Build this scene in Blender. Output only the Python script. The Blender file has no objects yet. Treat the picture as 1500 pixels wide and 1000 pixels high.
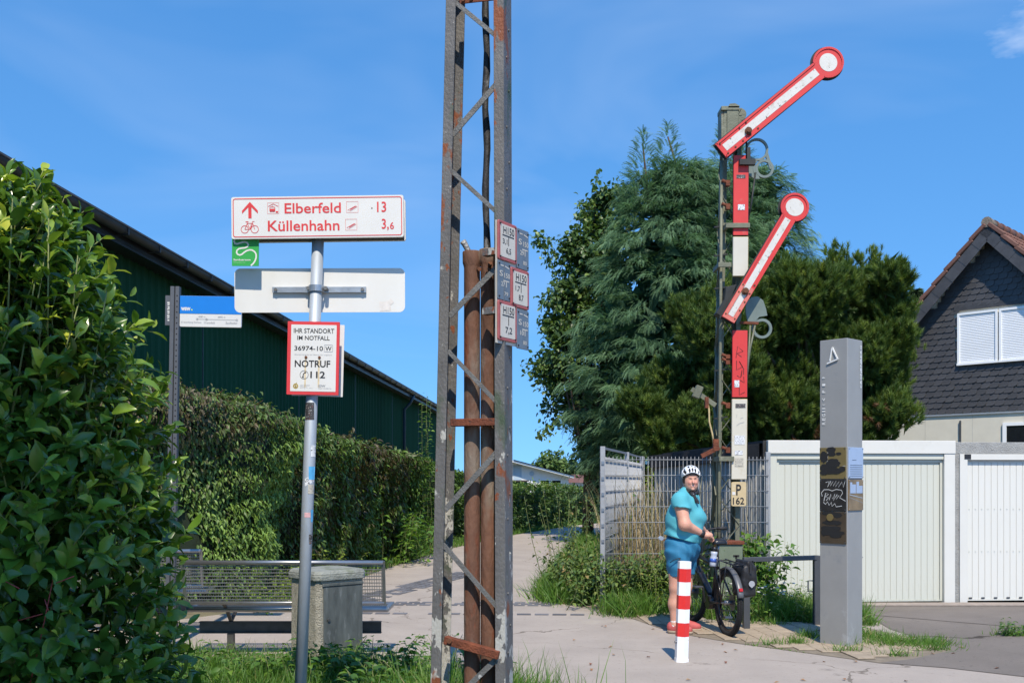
import bpy, math, random
import numpy as np
from mathutils import Vector, Matrix

random.seed(11)
rng = np.random.default_rng(11)
R = math.radians
scene = bpy.context.scene
COL = scene.collection

# ------------------------------------------------------------------ camera
cam_data = bpy.data.cameras.new('camera')
cam_data.sensor_fit = 'HORIZONTAL'
cam_data.sensor_width = 36.0
cam_data.lens = 35.0
cam_data.shift_y = 0.1367          # level camera, rising front: verticals stay parallel
cam_data.clip_start = 0.05
cam_data.clip_end = 6000
cam = bpy.data.objects.new('camera', cam_data)
COL.objects.link(cam)
cam.location = (0, 0, 1.6)
cam.rotation_euler = (R(90), 0, 0)
scene.camera = cam

# ------------------------------------------------------------------ sky, sun, exposure
SUN_EL = R(53)
SUN_AZ = R(176)                    # clockwise from +Y: behind the camera, a little to the right
world = bpy.data.worlds.new('World')
scene.world = world
world.use_nodes = True
wn, wl = world.node_tree.nodes, world.node_tree.links
wn.clear()
w_out = wn.new('ShaderNodeOutputWorld')
w_bg = wn.new('ShaderNodeBackground')
w_sky = wn.new('ShaderNodeTexSky')
w_sky.sky_type = 'NISHITA'
w_sky.sun_disc = False
w_sky.sun_elevation = SUN_EL
w_sky.sun_rotation = SUN_AZ
w_sky.altitude = 300
w_sky.air_density = 1.55
w_sky.dust_density = 0.0
w_sky.ozone_density = 7.0
w_hs = wn.new('ShaderNodeHueSaturation')
w_hs.inputs['Saturation'].default_value = 1.2
w_hs.inputs['Value'].default_value = 1.0
w_bg.inputs['Strength'].default_value = 0.15
# very clear air: the thick band of the horizon is left out by looking a little higher into the sky
w_tc0 = wn.new('ShaderNodeTexCoord')
w_up = wn.new('ShaderNodeVectorMath'); w_up.operation = 'ADD'; w_up.inputs[1].default_value = (0, 0, 0.27)
w_nm = wn.new('ShaderNodeVectorMath'); w_nm.operation = 'NORMALIZE'
wl.new(w_tc0.outputs['Generated'], w_up.inputs[0]); wl.new(w_up.outputs[0], w_nm.inputs[0]); wl.new(w_nm.outputs[0], w_sky.inputs['Vector'])
wl.new(w_sky.outputs[0], w_hs.inputs['Color'])
# a few thin fair-weather clouds, scattered in several directions of the sky
w_tc = wn.new('ShaderNodeTexCoord')
w_noise = wn.new('ShaderNodeTexNoise')
w_noise.inputs['Scale'].default_value = 9.0
w_noise.inputs['Detail'].default_value = 5
w_noise.inputs['Roughness'].default_value = 0.62
w_map = wn.new('ShaderNodeMapping')
w_map.inputs['Scale'].default_value = (1, 1, 2.6)
wl.new(w_tc.outputs['Generated'], w_map.inputs[0])
wl.new(w_map.outputs[0], w_noise.inputs['Vector'])
acc = None
for (dx, dy, dz, rad) in [(760, 1458, 672, .055), (-1200, 900, 800, .12), (900, -1100, 700, .14), (-300, -1500, 500, .1),
                          (60, 1458, 130, .05), (1400, 300, 640, .12)]:
    l = math.sqrt(dx*dx + dy*dy + dz*dz)
    vd = wn.new('ShaderNodeVectorMath'); vd.operation = 'DISTANCE'
    vd.inputs[1].default_value = (dx/l, dy/l, dz/l)
    wl.new(w_tc.outputs['Generated'], vd.inputs[0])
    mr = wn.new('ShaderNodeMapRange')
    mr.inputs['From Min'].default_value = 0
    mr.inputs['From Max'].default_value = rad
    mr.inputs['To Min'].default_value = .30 if rad == .055 else .22
    mr.inputs['To Max'].default_value = 0.0
    wl.new(vd.outputs['Value'], mr.inputs['Value'])
    if acc is None:
        acc = mr.outputs[0]
    else:
        mx = wn.new('ShaderNodeMath'); mx.operation = 'MAXIMUM'
        wl.new(acc, mx.inputs[0]); wl.new(mr.outputs[0], mx.inputs[1]); acc = mx.outputs[0]
ad = wn.new('ShaderNodeMath'); ad.operation = 'ADD'
wl.new(acc, ad.inputs[0]); wl.new(w_noise.outputs['Fac'], ad.inputs[1])
cr = wn.new('ShaderNodeMapRange')
cr.inputs['From Min'].default_value = .72
cr.inputs['From Max'].default_value = .98
cr.inputs['To Max'].default_value = .42
wl.new(ad.outputs[0], cr.inputs['Value'])
w_mix = wn.new('ShaderNodeMix'); w_mix.data_type = 'RGBA'
w_mix.inputs['B'].default_value = (4.6, 5.0, 5.6, 1)
wl.new(cr.outputs[0], w_mix.inputs['Factor'])
wl.new(w_hs.outputs[0], w_mix.inputs['A'])
# faint high haze, uneven over the whole sky
w_hz = wn.new('ShaderNodeTexNoise'); w_hz.inputs['Scale'].default_value = 2.2; w_hz.inputs['Detail'].default_value = 4; w_hz.inputs['Roughness'].default_value = .55; w_hz.inputs['Distortion'].default_value = .6
w_hm = wn.new('ShaderNodeMapping'); w_hm.inputs['Scale'].default_value = (1, 1.2, 3.2); w_hm.inputs['Rotation'].default_value = (0, R(12), 0)
wl.new(w_tc.outputs['Generated'], w_hm.inputs[0]); wl.new(w_hm.outputs[0], w_hz.inputs['Vector'])
w_hr = wn.new('ShaderNodeMapRange'); w_hr.inputs['From Min'].default_value = .45; w_hr.inputs['From Max'].default_value = .8; w_hr.inputs['To Max'].default_value = .16
wl.new(w_hz.outputs['Fac'], w_hr.inputs['Value'])
w_mix2 = wn.new('ShaderNodeMix'); w_mix2.data_type = 'RGBA'; w_mix2.inputs['B'].default_value = (4.2, 4.7, 5.4, 1)
wl.new(w_hr.outputs[0], w_mix2.inputs['Factor']); wl.new(w_mix.outputs['Result'], w_mix2.inputs['A'])
wl.new(w_mix2.outputs['Result'], w_bg.inputs['Color'])
wl.new(w_bg.outputs[0], w_out.inputs['Surface'])

sun_data = bpy.data.lights.new('sun', 'SUN')
sun_data.energy = 3.7
sun_data.angle = R(0.53)
sun_data.color = (1.0, 0.90, 0.75)
sun = bpy.data.objects.new('sun', sun_data)
COL.objects.link(sun)
to_sun = Vector((math.sin(SUN_AZ)*math.cos(SUN_EL), math.cos(SUN_AZ)*math.cos(SUN_EL), math.sin(SUN_EL)))
sun.rotation_euler = to_sun.to_track_quat('Z', 'Y').to_euler()
sun.location = to_sun*60

scene.view_settings.view_transform = 'Standard'
scene.view_settings.look = 'None'
scene.view_settings.gamma = 1
scene.view_settings.exposure = 0.6
scene.view_settings.use_curve_mapping = False
scene.render.engine = 'CYCLES'
scene.cycles.max_bounces = 6
scene.cycles.diffuse_bounces = 3
scene.cycles.glossy_bounces = 2
scene.cycles.transmission_bounces = 3

# ------------------------------------------------------------------ helpers
F_PX, CX, HY, EYE = 1458.0, 750.0, 705.0, 1.6
def P(px, py, D):
    """metres from a sight line and a distance (used once, to work out where a thing stands)"""
    return Vector(((px-CX)/F_PX*D, D, EYE-(py-HY)/F_PX*D))
def G(px, py):
    D = F_PX*EYE/(py-HY)
    return Vector(((px-CX)/F_PX*D, D, 0))

MATS = {}
def _nodes(name):
    m = bpy.data.materials.new(name); m.use_nodes = True
    n, l = m.node_tree.nodes, m.node_tree.links
    n.clear()
    o = n.new('ShaderNodeOutputMaterial')
    MATS[name] = m
    return m, n, l, o

def mat(name, col, rough=.6, metal=0., var=.12, scale=6., bump=0., bscale=60., spec=.5, patches=(), coat=0., obj_random=0., stretch=None, crack=None):
    """painted / mineral surface: noise tinted colour, fine bump and patches of other colours.
    patches: (colour, threshold, scale, softness, (z_at_full, z_at_none) or None)"""
    m, n, l, o = _nodes(name)
    b = n.new('ShaderNodeBsdfPrincipled')
    tc = n.new('ShaderNodeTexCoord')
    vec = tc.outputs['Object']
    if stretch:
        mp = n.new('ShaderNodeMapping'); mp.inputs['Scale'].default_value = stretch
        l.new(vec, mp.inputs[0]); vec = mp.outputs[0]
    no = n.new('ShaderNodeTexNoise'); no.inputs['Scale'].default_value = scale; no.inputs['Detail'].default_value = 6
    no.inputs['Roughness'].default_value = .6
    l.new(vec, no.inputs['Vector'])
    mx = n.new('ShaderNodeMix'); mx.data_type = 'RGBA'
    mx.inputs['A'].default_value = tuple(max(0, c*(1-var)) for c in col)+(1,)
    mx.inputs['B'].default_value = tuple(min(1, c*(1+var)) for c in col)+(1,)
    mrr = n.new('ShaderNodeMapRange'); mrr.inputs['From Min'].default_value = .3; mrr.inputs['From Max'].default_value = .7
    l.new(no.outputs['Fac'], mrr.inputs['Value']); l.new(mrr.outputs[0], mx.inputs['Factor'])
    c = mx.outputs['Result']
    if obj_random:
        oi = n.new('ShaderNodeObjectInfo')
        hv = n.new('ShaderNodeHueSaturation')
        mr = n.new('ShaderNodeMapRange'); mr.inputs['To Min'].default_value = 1-obj_random; mr.inputs['To Max'].default_value = 1+obj_random
        l.new(oi.outputs['Random'], mr.inputs['Value']); l.new(mr.outputs[0], hv.inputs['Value']); l.new(c, hv.inputs['Color'])
        c = hv.outputs['Color']
    hgt = no.outputs['Fac']
    for i, (pc, th, ps, soft, zr) in enumerate(patches):
        pn = n.new('ShaderNodeTexNoise'); pn.inputs['Scale'].default_value = ps; pn.inputs['Detail'].default_value = 4
        pn.inputs['Roughness'].default_value = .65
        mp = n.new('ShaderNodeMapping'); mp.inputs['Location'].default_value = (3.1*i+1.7, 7.3*i, 2.9*i)
        l.new(vec, mp.inputs[0]); l.new(mp.outputs[0], pn.inputs['Vector'])
        val = pn.outputs['Fac']
        if zr:
            sx = n.new('ShaderNodeSeparateXYZ'); l.new(tc.outputs['Object'], sx.inputs[0])
            zm = n.new('ShaderNodeMapRange'); zm.inputs['From Min'].default_value = zr[0]; zm.inputs['From Max'].default_value = zr[1]
            zm.inputs['To Min'].default_value = .0; zm.inputs['To Max'].default_value = -.16
            l.new(sx.outputs['Z'], zm.inputs['Value'])
            a = n.new('ShaderNodeMath'); a.operation = 'ADD'; l.new(val, a.inputs[0]); l.new(zm.outputs[0], a.inputs[1]); val = a.outputs[0]
        mr = n.new('ShaderNodeMapRange'); mr.inputs['From Min'].default_value = th; mr.inputs['From Max'].default_value = th+soft
        l.new(val, mr.inputs['Value'])
        m2 = n.new('ShaderNodeMix'); m2.data_type = 'RGBA'
        l.new(mr.outputs[0], m2.inputs['Factor']); l.new(c, m2.inputs['A']); m2.inputs['B'].default_value = tuple(pc)+(1,)
        c = m2.outputs['Result']
    if crack:
        dn = n.new('ShaderNodeTexNoise'); dn.inputs['Scale'].default_value = 2.3; dn.inputs['Detail'].default_value = 6
        l.new(vec, dn.inputs['Vector'])
        dm = n.new('ShaderNodeMix'); dm.data_type = 'RGBA'; dm.inputs['Factor'].default_value = .30
        l.new(vec, dm.inputs['A']); l.new(dn.outputs['Color'], dm.inputs['B'])
        vo = n.new('ShaderNodeTexVoronoi'); vo.feature = 'DISTANCE_TO_EDGE'; vo.inputs['Scale'].default_value = crack[0]
        l.new(dm.outputs['Result'], vo.inputs['Vector'])
        gm = n.new('ShaderNodeTexNoise'); gm.inputs['Scale'].default_value = .9; l.new(vec, gm.inputs['Vector'])
        gw = n.new('ShaderNodeMapRange'); gw.inputs['From Min'].default_value = .45; gw.inputs['From Max'].default_value = .65; gw.inputs['To Max'].default_value = crack[1]; gw.inputs['To Min'].default_value = 0.0002
        l.new(gm.outputs['Fac'], gw.inputs['Value'])
        lt = n.new('ShaderNodeMath'); lt.operation = 'LESS_THAN'; l.new(vo.outputs['Distance'], lt.inputs[0]); l.new(gw.outputs[0], lt.inputs[1])
        m3 = n.new('ShaderNodeMix'); m3.data_type = 'RGBA'; l.new(lt.outputs[0], m3.inputs['Factor']); l.new(c, m3.inputs['A']); m3.inputs['B'].default_value = tuple(crack[2])+(1,)
        c = m3.outputs['Result']
    l.new(c, b.inputs['Base Color'])
    b.inputs['Roughness'].default_value = rough
    b.inputs['Metallic'].default_value = metal
    b.inputs['Specular IOR Level'].default_value = spec
    b.inputs['Coat Weight'].default_value = coat
    if bump:
        bn = n.new('ShaderNodeTexNoise'); bn.inputs['Scale'].default_value = bscale; bn.inputs['Detail'].default_value = 5
        l.new(vec, bn.inputs['Vector'])
        bp = n.new('ShaderNodeBump'); bp.inputs['Strength'].default_value = bump; bp.inputs['Distance'].default_value = .02
        l.new(bn.outputs['Fac'], bp.inputs['Height']); l.new(bp.outputs[0], b.inputs['Normal'])
    l.new(b.outputs[0], o.inputs['Surface'])
    return m

def leafmat(name, stops, rough=.45, transl=.25, spec=.5, tcol=None):
    m, n, l, o = _nodes(name)
    at = n.new('ShaderNodeAttribute'); at.attribute_name = 'tint'
    rp = n.new('ShaderNodeValToRGB')
    e = rp.color_ramp.elements
    e[0].position, e[0].color = stops[0][0], tuple(stops[0][1])+(1,)
    e[1].position, e[1].color = stops[-1][0], tuple(stops[-1][1])+(1,)
    for p_, c_ in stops[1:-1]:
        k = e.new(p_); k.color = tuple(c_)+(1,)
    l.new(at.outputs['Fac'], rp.inputs[0])
    b = n.new('ShaderNodeBsdfPrincipled'); b.inputs['Roughness'].default_value = rough; b.inputs['Specular IOR Level'].default_value = spec
    l.new(rp.outputs[0], b.inputs['Base Color'])
    t = n.new('ShaderNodeBsdfTranslucent')
    g = n.new('ShaderNodeMix'); g.data_type = 'RGBA'; g.blend_type = 'MULTIPLY'; g.inputs['Factor'].default_value = 1
    l.new(rp.outputs[0], g.inputs['A']); g.inputs['B'].default_value = tcol or (1.5, 1.6, .7, 1)
    l.new(g.outputs['Result'], t.inputs['Color'])
    ms = n.new('ShaderNodeMixShader'); ms.inputs[0].default_value = transl
    l.new(b.outputs[0], ms.inputs[1]); l.new(t.outputs[0], ms.inputs[2])
    l.new(ms.outputs[0], o.inputs['Surface'])
    return m

def tag(o, label=None, cat=None, group=None, kind=None):
    if label: o['label'] = label
    if cat: o['category'] = cat
    if group: o['group'] = group
    if kind: o['kind'] = kind
    return o

def thing(name, label, cat, loc=(0, 0, 0), rot=(0, 0, 0), group=None):
    o = bpy.data.objects.new(name, None); COL.objects.link(o)
    o.empty_display_size = .1
    o.location = loc; o.rotation_euler = rot
    return tag(o, label, cat, group)

def link(name, me, parent=None, mats=()):
    o = bpy.data.objects.new(name, me); COL.objects.link(o)
    if parent: o.parent = parent
    for k in (mats if isinstance(mats, (list, tuple)) else [mats]):
        if k is not None: me.materials.append(MATS[k] if isinstance(k, str) else k)
    return o

class MB:
    """collects shapes, then links them as ONE mesh object"""
    def __init__(s): s.v, s.f, s.m, s.sm = [], [], [], []
    def add(s, vs, fs, mi=0, smooth=False):
        b = len(s.v)
        s.v += [tuple(p) for p in vs]
        for f in fs:
            s.f.append(tuple(b+i for i in f)); s.m.append(mi); s.sm.append(smooth)
        return s
    def box(s, c, d, rot=None, mi=0):
        x, y, z = d[0]/2, d[1]/2, d[2]/2
        vs = [Vector((a*x, b*y, e*z)) for a in (-1, 1) for b in (-1, 1) for e in (-1, 1)]
        if rot is not None:
            M = rot if isinstance(rot, Matrix) else Matrix.Rotation(rot, 3, 'Z')
            vs = [M @ p for p in vs]
        c = Vector(c)
        return s.add([p+c for p in vs], [(0, 1, 3, 2), (4, 6, 7, 5), (0, 4, 5, 1), (2, 3, 7, 6), (0, 2, 6, 4), (1, 5, 7, 3)], mi)
    def b2(s, x0, x1, y0, y1, z0, z1, mi=0):
        return s.box(((x0+x1)/2, (y0+y1)/2, (z0+z1)/2), (abs(x1-x0), abs(y1-y0), abs(z1-z0)), None, mi)
    def bar(s, p, q, w, h, up=(0, 0, 1), mi=0):
        p, q = Vector(p), Vector(q); d = q-p; L = d.length; d.normalize()
        u = Vector(up)
        if abs(d.dot(u)) > .98: u = Vector((0, 1, 0))
        sd = d.cross(u).normalized(); u = sd.cross(d)
        M = Matrix((d, sd, u)).transposed()
        return s.box((p+q)/2, (L, w, h), M, mi)
    def tube(s, pts, r, n=8, mi=0, caps=True, smooth=True):
        pts = [Vector(p) for p in pts]; rs = r if isinstance(r, (list, tuple)) else [r]*len(pts)
        vs, fs = [], []; pu = None
        for i, p in enumerate(pts):
            d = (pts[min(i+1, len(pts)-1)]-pts[max(i-1, 0)]).normalized()
            if pu is None:
                u = Vector((0, 0, 1)) if abs(d.z) < .9 else Vector((1, 0, 0))
            else: u = pu
            a = d.cross(u).normalized(); b = a.cross(d).normalized(); pu = b
            for k in range(n):
                t = 2*math.pi*k/n
                vs.append(p+a*math.cos(t)*rs[i]+b*math.sin(t)*rs[i])
        for i in range(len(pts)-1):
            for k in range(n):
                fs.append((i*n+k, i*n+(k+1) % n, (i+1)*n+(k+1) % n, (i+1)*n+k))
        s.add(vs, fs, mi, smooth)
        if caps:
            b = len(s.v)-len(vs)
            s.f.append(tuple(b+k for k in range(n))[::-1]); s.m.append(mi); s.sm.append(False)
            s.f.append(tuple(b+(len(pts)-1)*n+k for k in range(n))); s.m.append(mi); s.sm.append(False)
        return s
    def cyl(s, p, q, r, n=12, mi=0, r2=None, smooth=True):
        return s.tube([p, q], [r, r if r2 is None else r2], n, mi, True, smooth)
    def prism(s, poly, y0, y1, mi=0, side=None, back=None):
        """polygon in x,z extruded along y; face at y0 looks towards -y"""
        n = len(poly)
        b = len(s.v)
        s.v += [(x, y0, z) for x, z in poly]+[(x, y1, z) for x, z in poly]
        ar = sum(poly[i][0]*poly[(i+1) % n][1]-poly[(i+1) % n][0]*poly[i][1] for i in range(n))
        idx = list(range(n)) if ar > 0 else list(range(n))[::-1]
        s.f.append(tuple(b+i for i in idx)); s.m.append(mi); s.sm.append(False)
        s.f.append(tuple(b+n+i for i in idx[::-1])); s.m.append(mi if back is None else back); s.sm.append(False)
        for k in range(n):
            i, j = idx[k], idx[(k+1) % n]
            s.f.append((b+i, b+n+i, b+n+j, b+j)); s.m.append(mi if side is None else side); s.sm.append(False)
        return s
    def ribbon(s, pts, w, y=0., mi=0, closed=False):
        """flat painted stroke in the x,z plane at depth y"""
        pts = [Vector((p[0], 0, p[1])) for p in pts]; n = len(pts); L = []; Rr = []
        for i in range(n):
            a = pts[(i-1) % n] if (closed or i > 0) else pts[i]
            c = pts[(i+1) % n] if (closed or i < n-1) else pts[i]
            d = (c-a)
            d = d.normalized() if d.length > 1e-9 else Vector((1, 0, 0))
            nn = Vector((-d.z, 0, d.x))
            L.append((pts[i].x+nn.x*w/2, y, pts[i].z+nn.z*w/2)); Rr.append((pts[i].x-nn.x*w/2, y, pts[i].z-nn.z*w/2))
        fs = [(i, n+i, n+(i+1) % n, (i+1) % n) for i in range(n if closed else n-1)]
        return s.add(L+Rr, fs, mi)
    def build(s, name, mats, parent=None, bevel=0, loc=None, rot=None, seg=1):
        me = bpy.data.meshes.new(name)
        me.from_pydata(s.v, [], s.f)
        me.polygons.foreach_set('material_index', s.m)
        me.polygons.foreach_set('use_smooth', s.sm)
        me.update()
        o = link(name, me, parent, mats)
        if loc is not None: o.location = loc
        if rot is not None: o.rotation_euler = rot
        if bevel:
            bv = o.modifiers.new('bevel', 'BEVEL'); bv.width = bevel; bv.segments = seg; bv.limit_method = 'ANGLE'; bv.angle_limit = R(40)
        return o

def rrect(x0, x1, z0, z1, r, n=5):
    out = []
    for cx, cz, a0 in ((x1-r, z0+r, -90), (x1-r, z1-r, 0), (x0+r, z1-r, 90), (x0+r, z0+r, 180)):
        for k in range(n+1):
            a = R(a0+90*k/n); out.append((cx+r*math.cos(a), cz+r*math.sin(a)))
    return out
def arc(cx, cz, r, a0=0, a1=360, n=24, rz=None):
    return [(cx+r*math.cos(R(a0+(a1-a0)*k/n)), cz+(rz or r)*math.sin(R(a0+(a1-a0)*k/n))) for k in range(n+(0 if a1-a0 == 360 else 1))]

def text_mesh(body, bold=0.):
    cu = bpy.data.curves.new('lettering', 'FONT'); cu.body = body; cu.resolution_u = 3; cu.offset = bold
    ob = bpy.data.objects.new('lettering', cu)
    me = bpy.data.meshes.new_from_object(ob)
    bpy.data.objects.remove(ob); bpy.data.curves.remove(cu)
    return me
def lettering(body, x0, x1, z0, z1, y, m, parent, bold=0., rotate=0, name='lettering'):
    """flat printed writing filling a box in the parent's x,z plane"""
    me = text_mesh(body, bold)
    n = len(me.vertices); co = np.empty(n*3); me.vertices.foreach_get('co', co); co = co.reshape(-1, 3)
    a = np.stack([co[:, 0], co[:, 1]], 1)
    for _ in range(rotate): a = np.stack([-a[:, 1], a[:, 0]], 1)
    mn, mx = a.min(0), a.max(0)
    a = (a-mn)/np.maximum(mx-mn, 1e-6)
    co = np.stack([x0+a[:, 0]*(x1-x0), np.full(n, y), z0+a[:, 1]*(z1-z0)], 1)
    me.vertices.foreach_set('co', co.ravel()); me.update()
    me.materials.clear()
    return link(name, me, parent, m)

def npmesh(name, V, F, mats, parent=None, tint=None, smooth=False, kind=None):
    V = np.asarray(V, dtype=np.float32); F = np.asarray(F, dtype=np.int32)
    m, k = F.shape
    me = bpy.data.meshes.new(name)
    me.vertices.add(len(V)); me.vertices.foreach_set('co', V.ravel())
    me.loops.add(m*k); me.loops.foreach_set('vertex_index', F.ravel())
    me.polygons.add(m); me.polygons.foreach_set('loop_start', np.arange(m, dtype=np.int32)*k)
    me.update(calc_edges=True)
    if smooth: me.polygons.foreach_set('use_smooth', np.ones(m, dtype=bool))
    if tint is not None:
        at = me.attributes.new('tint', 'FLOAT', 'FACE'); at.data.foreach_set('value', np.asarray(tint, dtype=np.float32))
    o = link(name, me, parent, mats)
    if kind: o['kind'] = kind
    return o

def unit(a): return a/np.maximum(np.linalg.norm(a, axis=-1, keepdims=True), 1e-9)
T_LEAF4 = (np.array([(0, 0, 0), (1, 0, -.14), (.42, .5, .1), (.42, -.5, .1)]), np.array([(0, 3, 1), (0, 1, 2)]))
T_LEAF6 = (np.array([(0, 0, 0), (.5, 0, .02), (1, 0, -.2), (.3, .45, .1), (.65, .36, .06), (.3, -.45, .1), (.65, -.36, .06)]),
           np.array([(0, 5, 1), (0, 1, 3), (1, 5, 6), (1, 4, 3), (1, 6, 2), (1, 2, 4)]))
T_LAUREL = (np.array([(0, 0, 0), (.3, 0, .02), (.6, 0, .01), (1, 0, -.13),
                      (.12, .25, .03), (.38, .5, .09), (.68, .46, .07), (.9, .2, -.04),
                      (.12, -.25, .03), (.38, -.5, .09), (.68, -.46, .07), (.9, -.2, -.04)]),
            np.array([(0, 1, 4), (1, 5, 4), (1, 2, 5), (2, 6, 5), (2, 3, 7), (2, 7, 6),
                      (0, 8, 1), (1, 8, 9), (1, 9, 2), (2, 9, 10), (2, 11, 3), (2, 10, 11)]))
T_BLADE = (np.array([(0, .5, 0), (0, -.5, 0), (.5, .4, .06), (.5, -.4, .06), (.82, .2, .2), (.82, -.2, .2), (1, 0, .36)]),
           np.array([(0, 1, 3), (0, 3, 2), (2, 3, 5), (2, 5, 4), (4, 5, 6)]))
T_NEEDLE = (np.array([(0, .5, 0), (0, -.5, 0), (1, 0, 0)]), np.array([(0, 1, 2)]))
T_FROND = None
def scatter(name, tmpl, pos, axis, nrm, L, W, tint, m, parent=None, kind=None, smooth=False):
    tv, tf = tmpl
    axis = unit(axis); side = unit(np.cross(nrm, axis)); nn = np.cross(axis, side)
    L = np.broadcast_to(np.asarray(L, dtype=float), (len(pos),)); W = np.broadcast_to(np.asarray(W, dtype=float), (len(pos),))
    V = (pos[:, None, :] + axis[:, None, :]*(tv[None, :, 0]*L[:, None])[..., None]
         + side[:, None, :]*(tv[None, :, 1]*W[:, None])[..., None]
         + nn[:, None, :]*(tv[None, :, 2]*L[:, None])[..., None])
    k = len(tv)
    F = (tf[None]+(np.arange(len(pos))*k)[:, None, None]).reshape(-1, 3)
    return npmesh(name, V.reshape(-1, 3), F, m, parent, np.repeat(np.broadcast_to(tint, (len(pos),)), len(tf)), smooth, kind)

def rdir(n): return unit(rng.normal(size=(n, 3)))
_ph = rng.uniform(0, 6.28, (24,)); _fr = unit(rng.normal(size=(24, 3)))
def bumpy(p, s):
    """smooth pseudo noise, about -1..1"""
    v = np.zeros(len(p))
    for i in range(24):
        f = s*(1+.13*i); v += np.sin(p@_fr[i]*f+_ph[i])
    return v/24*3.0

def copy_tree(o, parent=None):
    c = o.copy(); COL.objects.link(c); c.parent = parent
    for ch in o.children: copy_tree(ch, c)
    return c
# ------------------------------------------------------------------ materials
mat('asphalt_path', (.385, .335, .29), .95, var=.10, scale=1.3, bump=.5, bscale=230, spec=.2,
    patches=[((.27, .23, .20), .62, 260, .06, None), ((.48, .425, .37), .60, 190, .07, None), ((.315, .27, .235), .60, .55, .2, None), ((.42, .37, .31), .62, 1.1, .15, None), ((.30, .26, .225), .60, 22, .12, None), ((.25, .22, .19), .66, 3.5, .1, None)], crack=(.42, .0035, (.20, .17, .14)))
mat('asphalt_yard', (.195, .17, .148), .95, var=.13, scale=1.1, bump=.6, bscale=200, spec=.2,
    patches=[((.24, .215, .19), .6, 240, .06, None), ((.12, .115, .11), .62, 200, .06, None), ((.20, .178, .155), .58, .6, .16, None), ((.12, .105, .09), .60, 18, .12, None)], crack=(.5, .010, (.07, .06, .05)))
mat('soil', (.17, .15, .09), .95, var=.3, scale=4, bump=.8, bscale=40, patches=[((.07, .11, .025), .5, 1.2, .1, None)])
mat('joint_sand', (.22, .18, .13), .95, var=.2, scale=9, bump=.6, bscale=120)
mat('paver', (.35, .28, .20), .9, var=.14, scale=7, bump=.5, bscale=150, obj_random=.045, patches=[((.24, .195, .14), .62, 30, .12, None)])
mat('sett', (.13, .13, .14), .8, var=.2, scale=20, bump=.6, bscale=90, obj_random=.25)
mat('galv', (.40, .43, .46), .42, .75, var=.16, scale=14, bump=.06, bscale=40, patches=[((.30, .32, .34), .58, 5, .1, None)])
mat('galv_pole', (.40, .44, .48), .55, .35, var=.12, scale=9, bump=.05, bscale=60, stretch=(1, 1, .25), patches=[((.27, .30, .33), .6, 4, .12, None), ((.55, .56, .56), .66, 18, .05, None)])
mat('sign_white', (.66, .65, .62), .38, var=.03, scale=6, patches=[((.62, .62, .58), .66, 5, .2, None)])
mat('sign_white_back', (.66, .655, .625), .5, var=.05, scale=3, stretch=(1, 1, .3), patches=[((.55, .55, .50), .62, 5, .25, None)])
mat('sign_red', (.62, .045, .05), .4, var=.06)
mat('sign_green', (.035, .34, .07), .4, var=.05)
mat('sign_blue', (.008, .19, .62), .4, var=.04)
mat('ink_black', (.015, .015, .017), .5, var=.1)
mat('ink_grey', (.30, .31, .33), .5, var=.1)
mat('ink_lime', (.55, .70, .08), .5, var=.1)
mat('ink_gold', (.36, .25, .04), .5)
mat('dark_gap', (.012, .012, .013), .7)
mat('rust_bolt', (.12, .045, .02), .85, var=.4, scale=60)
mat('rust_stain', (.62, .50, .32), .6, var=.2, scale=40)
mat('mast_paint', (.122, .118, .114), .62, .15, var=.25, scale=5, bump=.3, bscale=70, stretch=(1, 1, .6),
    patches=[((.06, .085, .05), .58, 3.0, .1, None), ((.42, .41, .37), .52, 9, .03, (.3, 2.8)), ((.20, .06, .022), .60, 3.8, .03, None), ((.5, .5, .47), .70, 42, .02, None), ((.20, .06, .022), .655, 16, .03, None)])
mat('mast_lacing', (.13, .13, .125), .6, .2, var=.25, scale=9, bump=.3, bscale=80, patches=[((.42, .42, .40), .60, 12, .04, (.3, 2.2)), ((.2, .06, .02), .72, 14, .04, None)])
mat('rust_bar', (.15, .042, .018), .85, var=.4, scale=14, bump=.5, bscale=80, patches=[((.07, .03, .02), .6, 20, .1, None)])
mat('rust_pipe', (.15, .07, .042), .78, var=.32, scale=7, bump=.45, bscale=50, stretch=(1, 1, .35),
    patches=[((.22, .175, .135), .48, 3.2, .12, None), ((.19, .05, .02), .60, 6, .1, None), ((.06, .04, .03), .68, 30, .05, None)])
mat('tar_cable', (.022, .022, .023), .6, var=.5, scale=20, bump=.7, bscale=30, stretch=(1, 1, .4), patches=[((.20, .20, .20), .60, 10, .06, None)])
mat('lead_stub', (.30, .30, .30), .5, .3, var=.3, scale=30, bump=.5, bscale=60)
mat('hydrant_red', (.34, .085, .08), .55, var=.15, scale=20, patches=[((.30, .10, .09), .6, 25, .1, None)])
mat('hydrant_white', (.52, .49, .43), .6, var=.08, scale=12, patches=[((.42, .41, .36), .6, 18, .15, None)])
mat('hydrant_blue', (.115, .15, .19), .55, var=.15, scale=16, patches=[((.14, .18, .22), .6, 20, .1, None)])
mat('stop_post', (.135, .14, .15), .5, .5, var=.06, scale=8)
mat('hall_green', (.020, .076, .036), .8, spec=.12, var=.16, scale=.8, bump=.03, stretch=(1, 1, .2))
mat('hall_trim', (.03, .032, .036), .4, .2, var=.2, scale=3)
mat('hall_roof', (.06, .06, .063), .7, var=.2, scale=3)
mat('downpipe', (.03, .06, .09), .4, .1, var=.2)
mat('steel_satin', (.34, .34, .34), .35, .8, var=.1, scale=12)
mat('steel_mesh', (.24, .235, .22), .45, .7, var=.2, scale=20)
mat('bench_beam', (.09, .09, .085), .5, .5, var=.2, scale=14)
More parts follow.
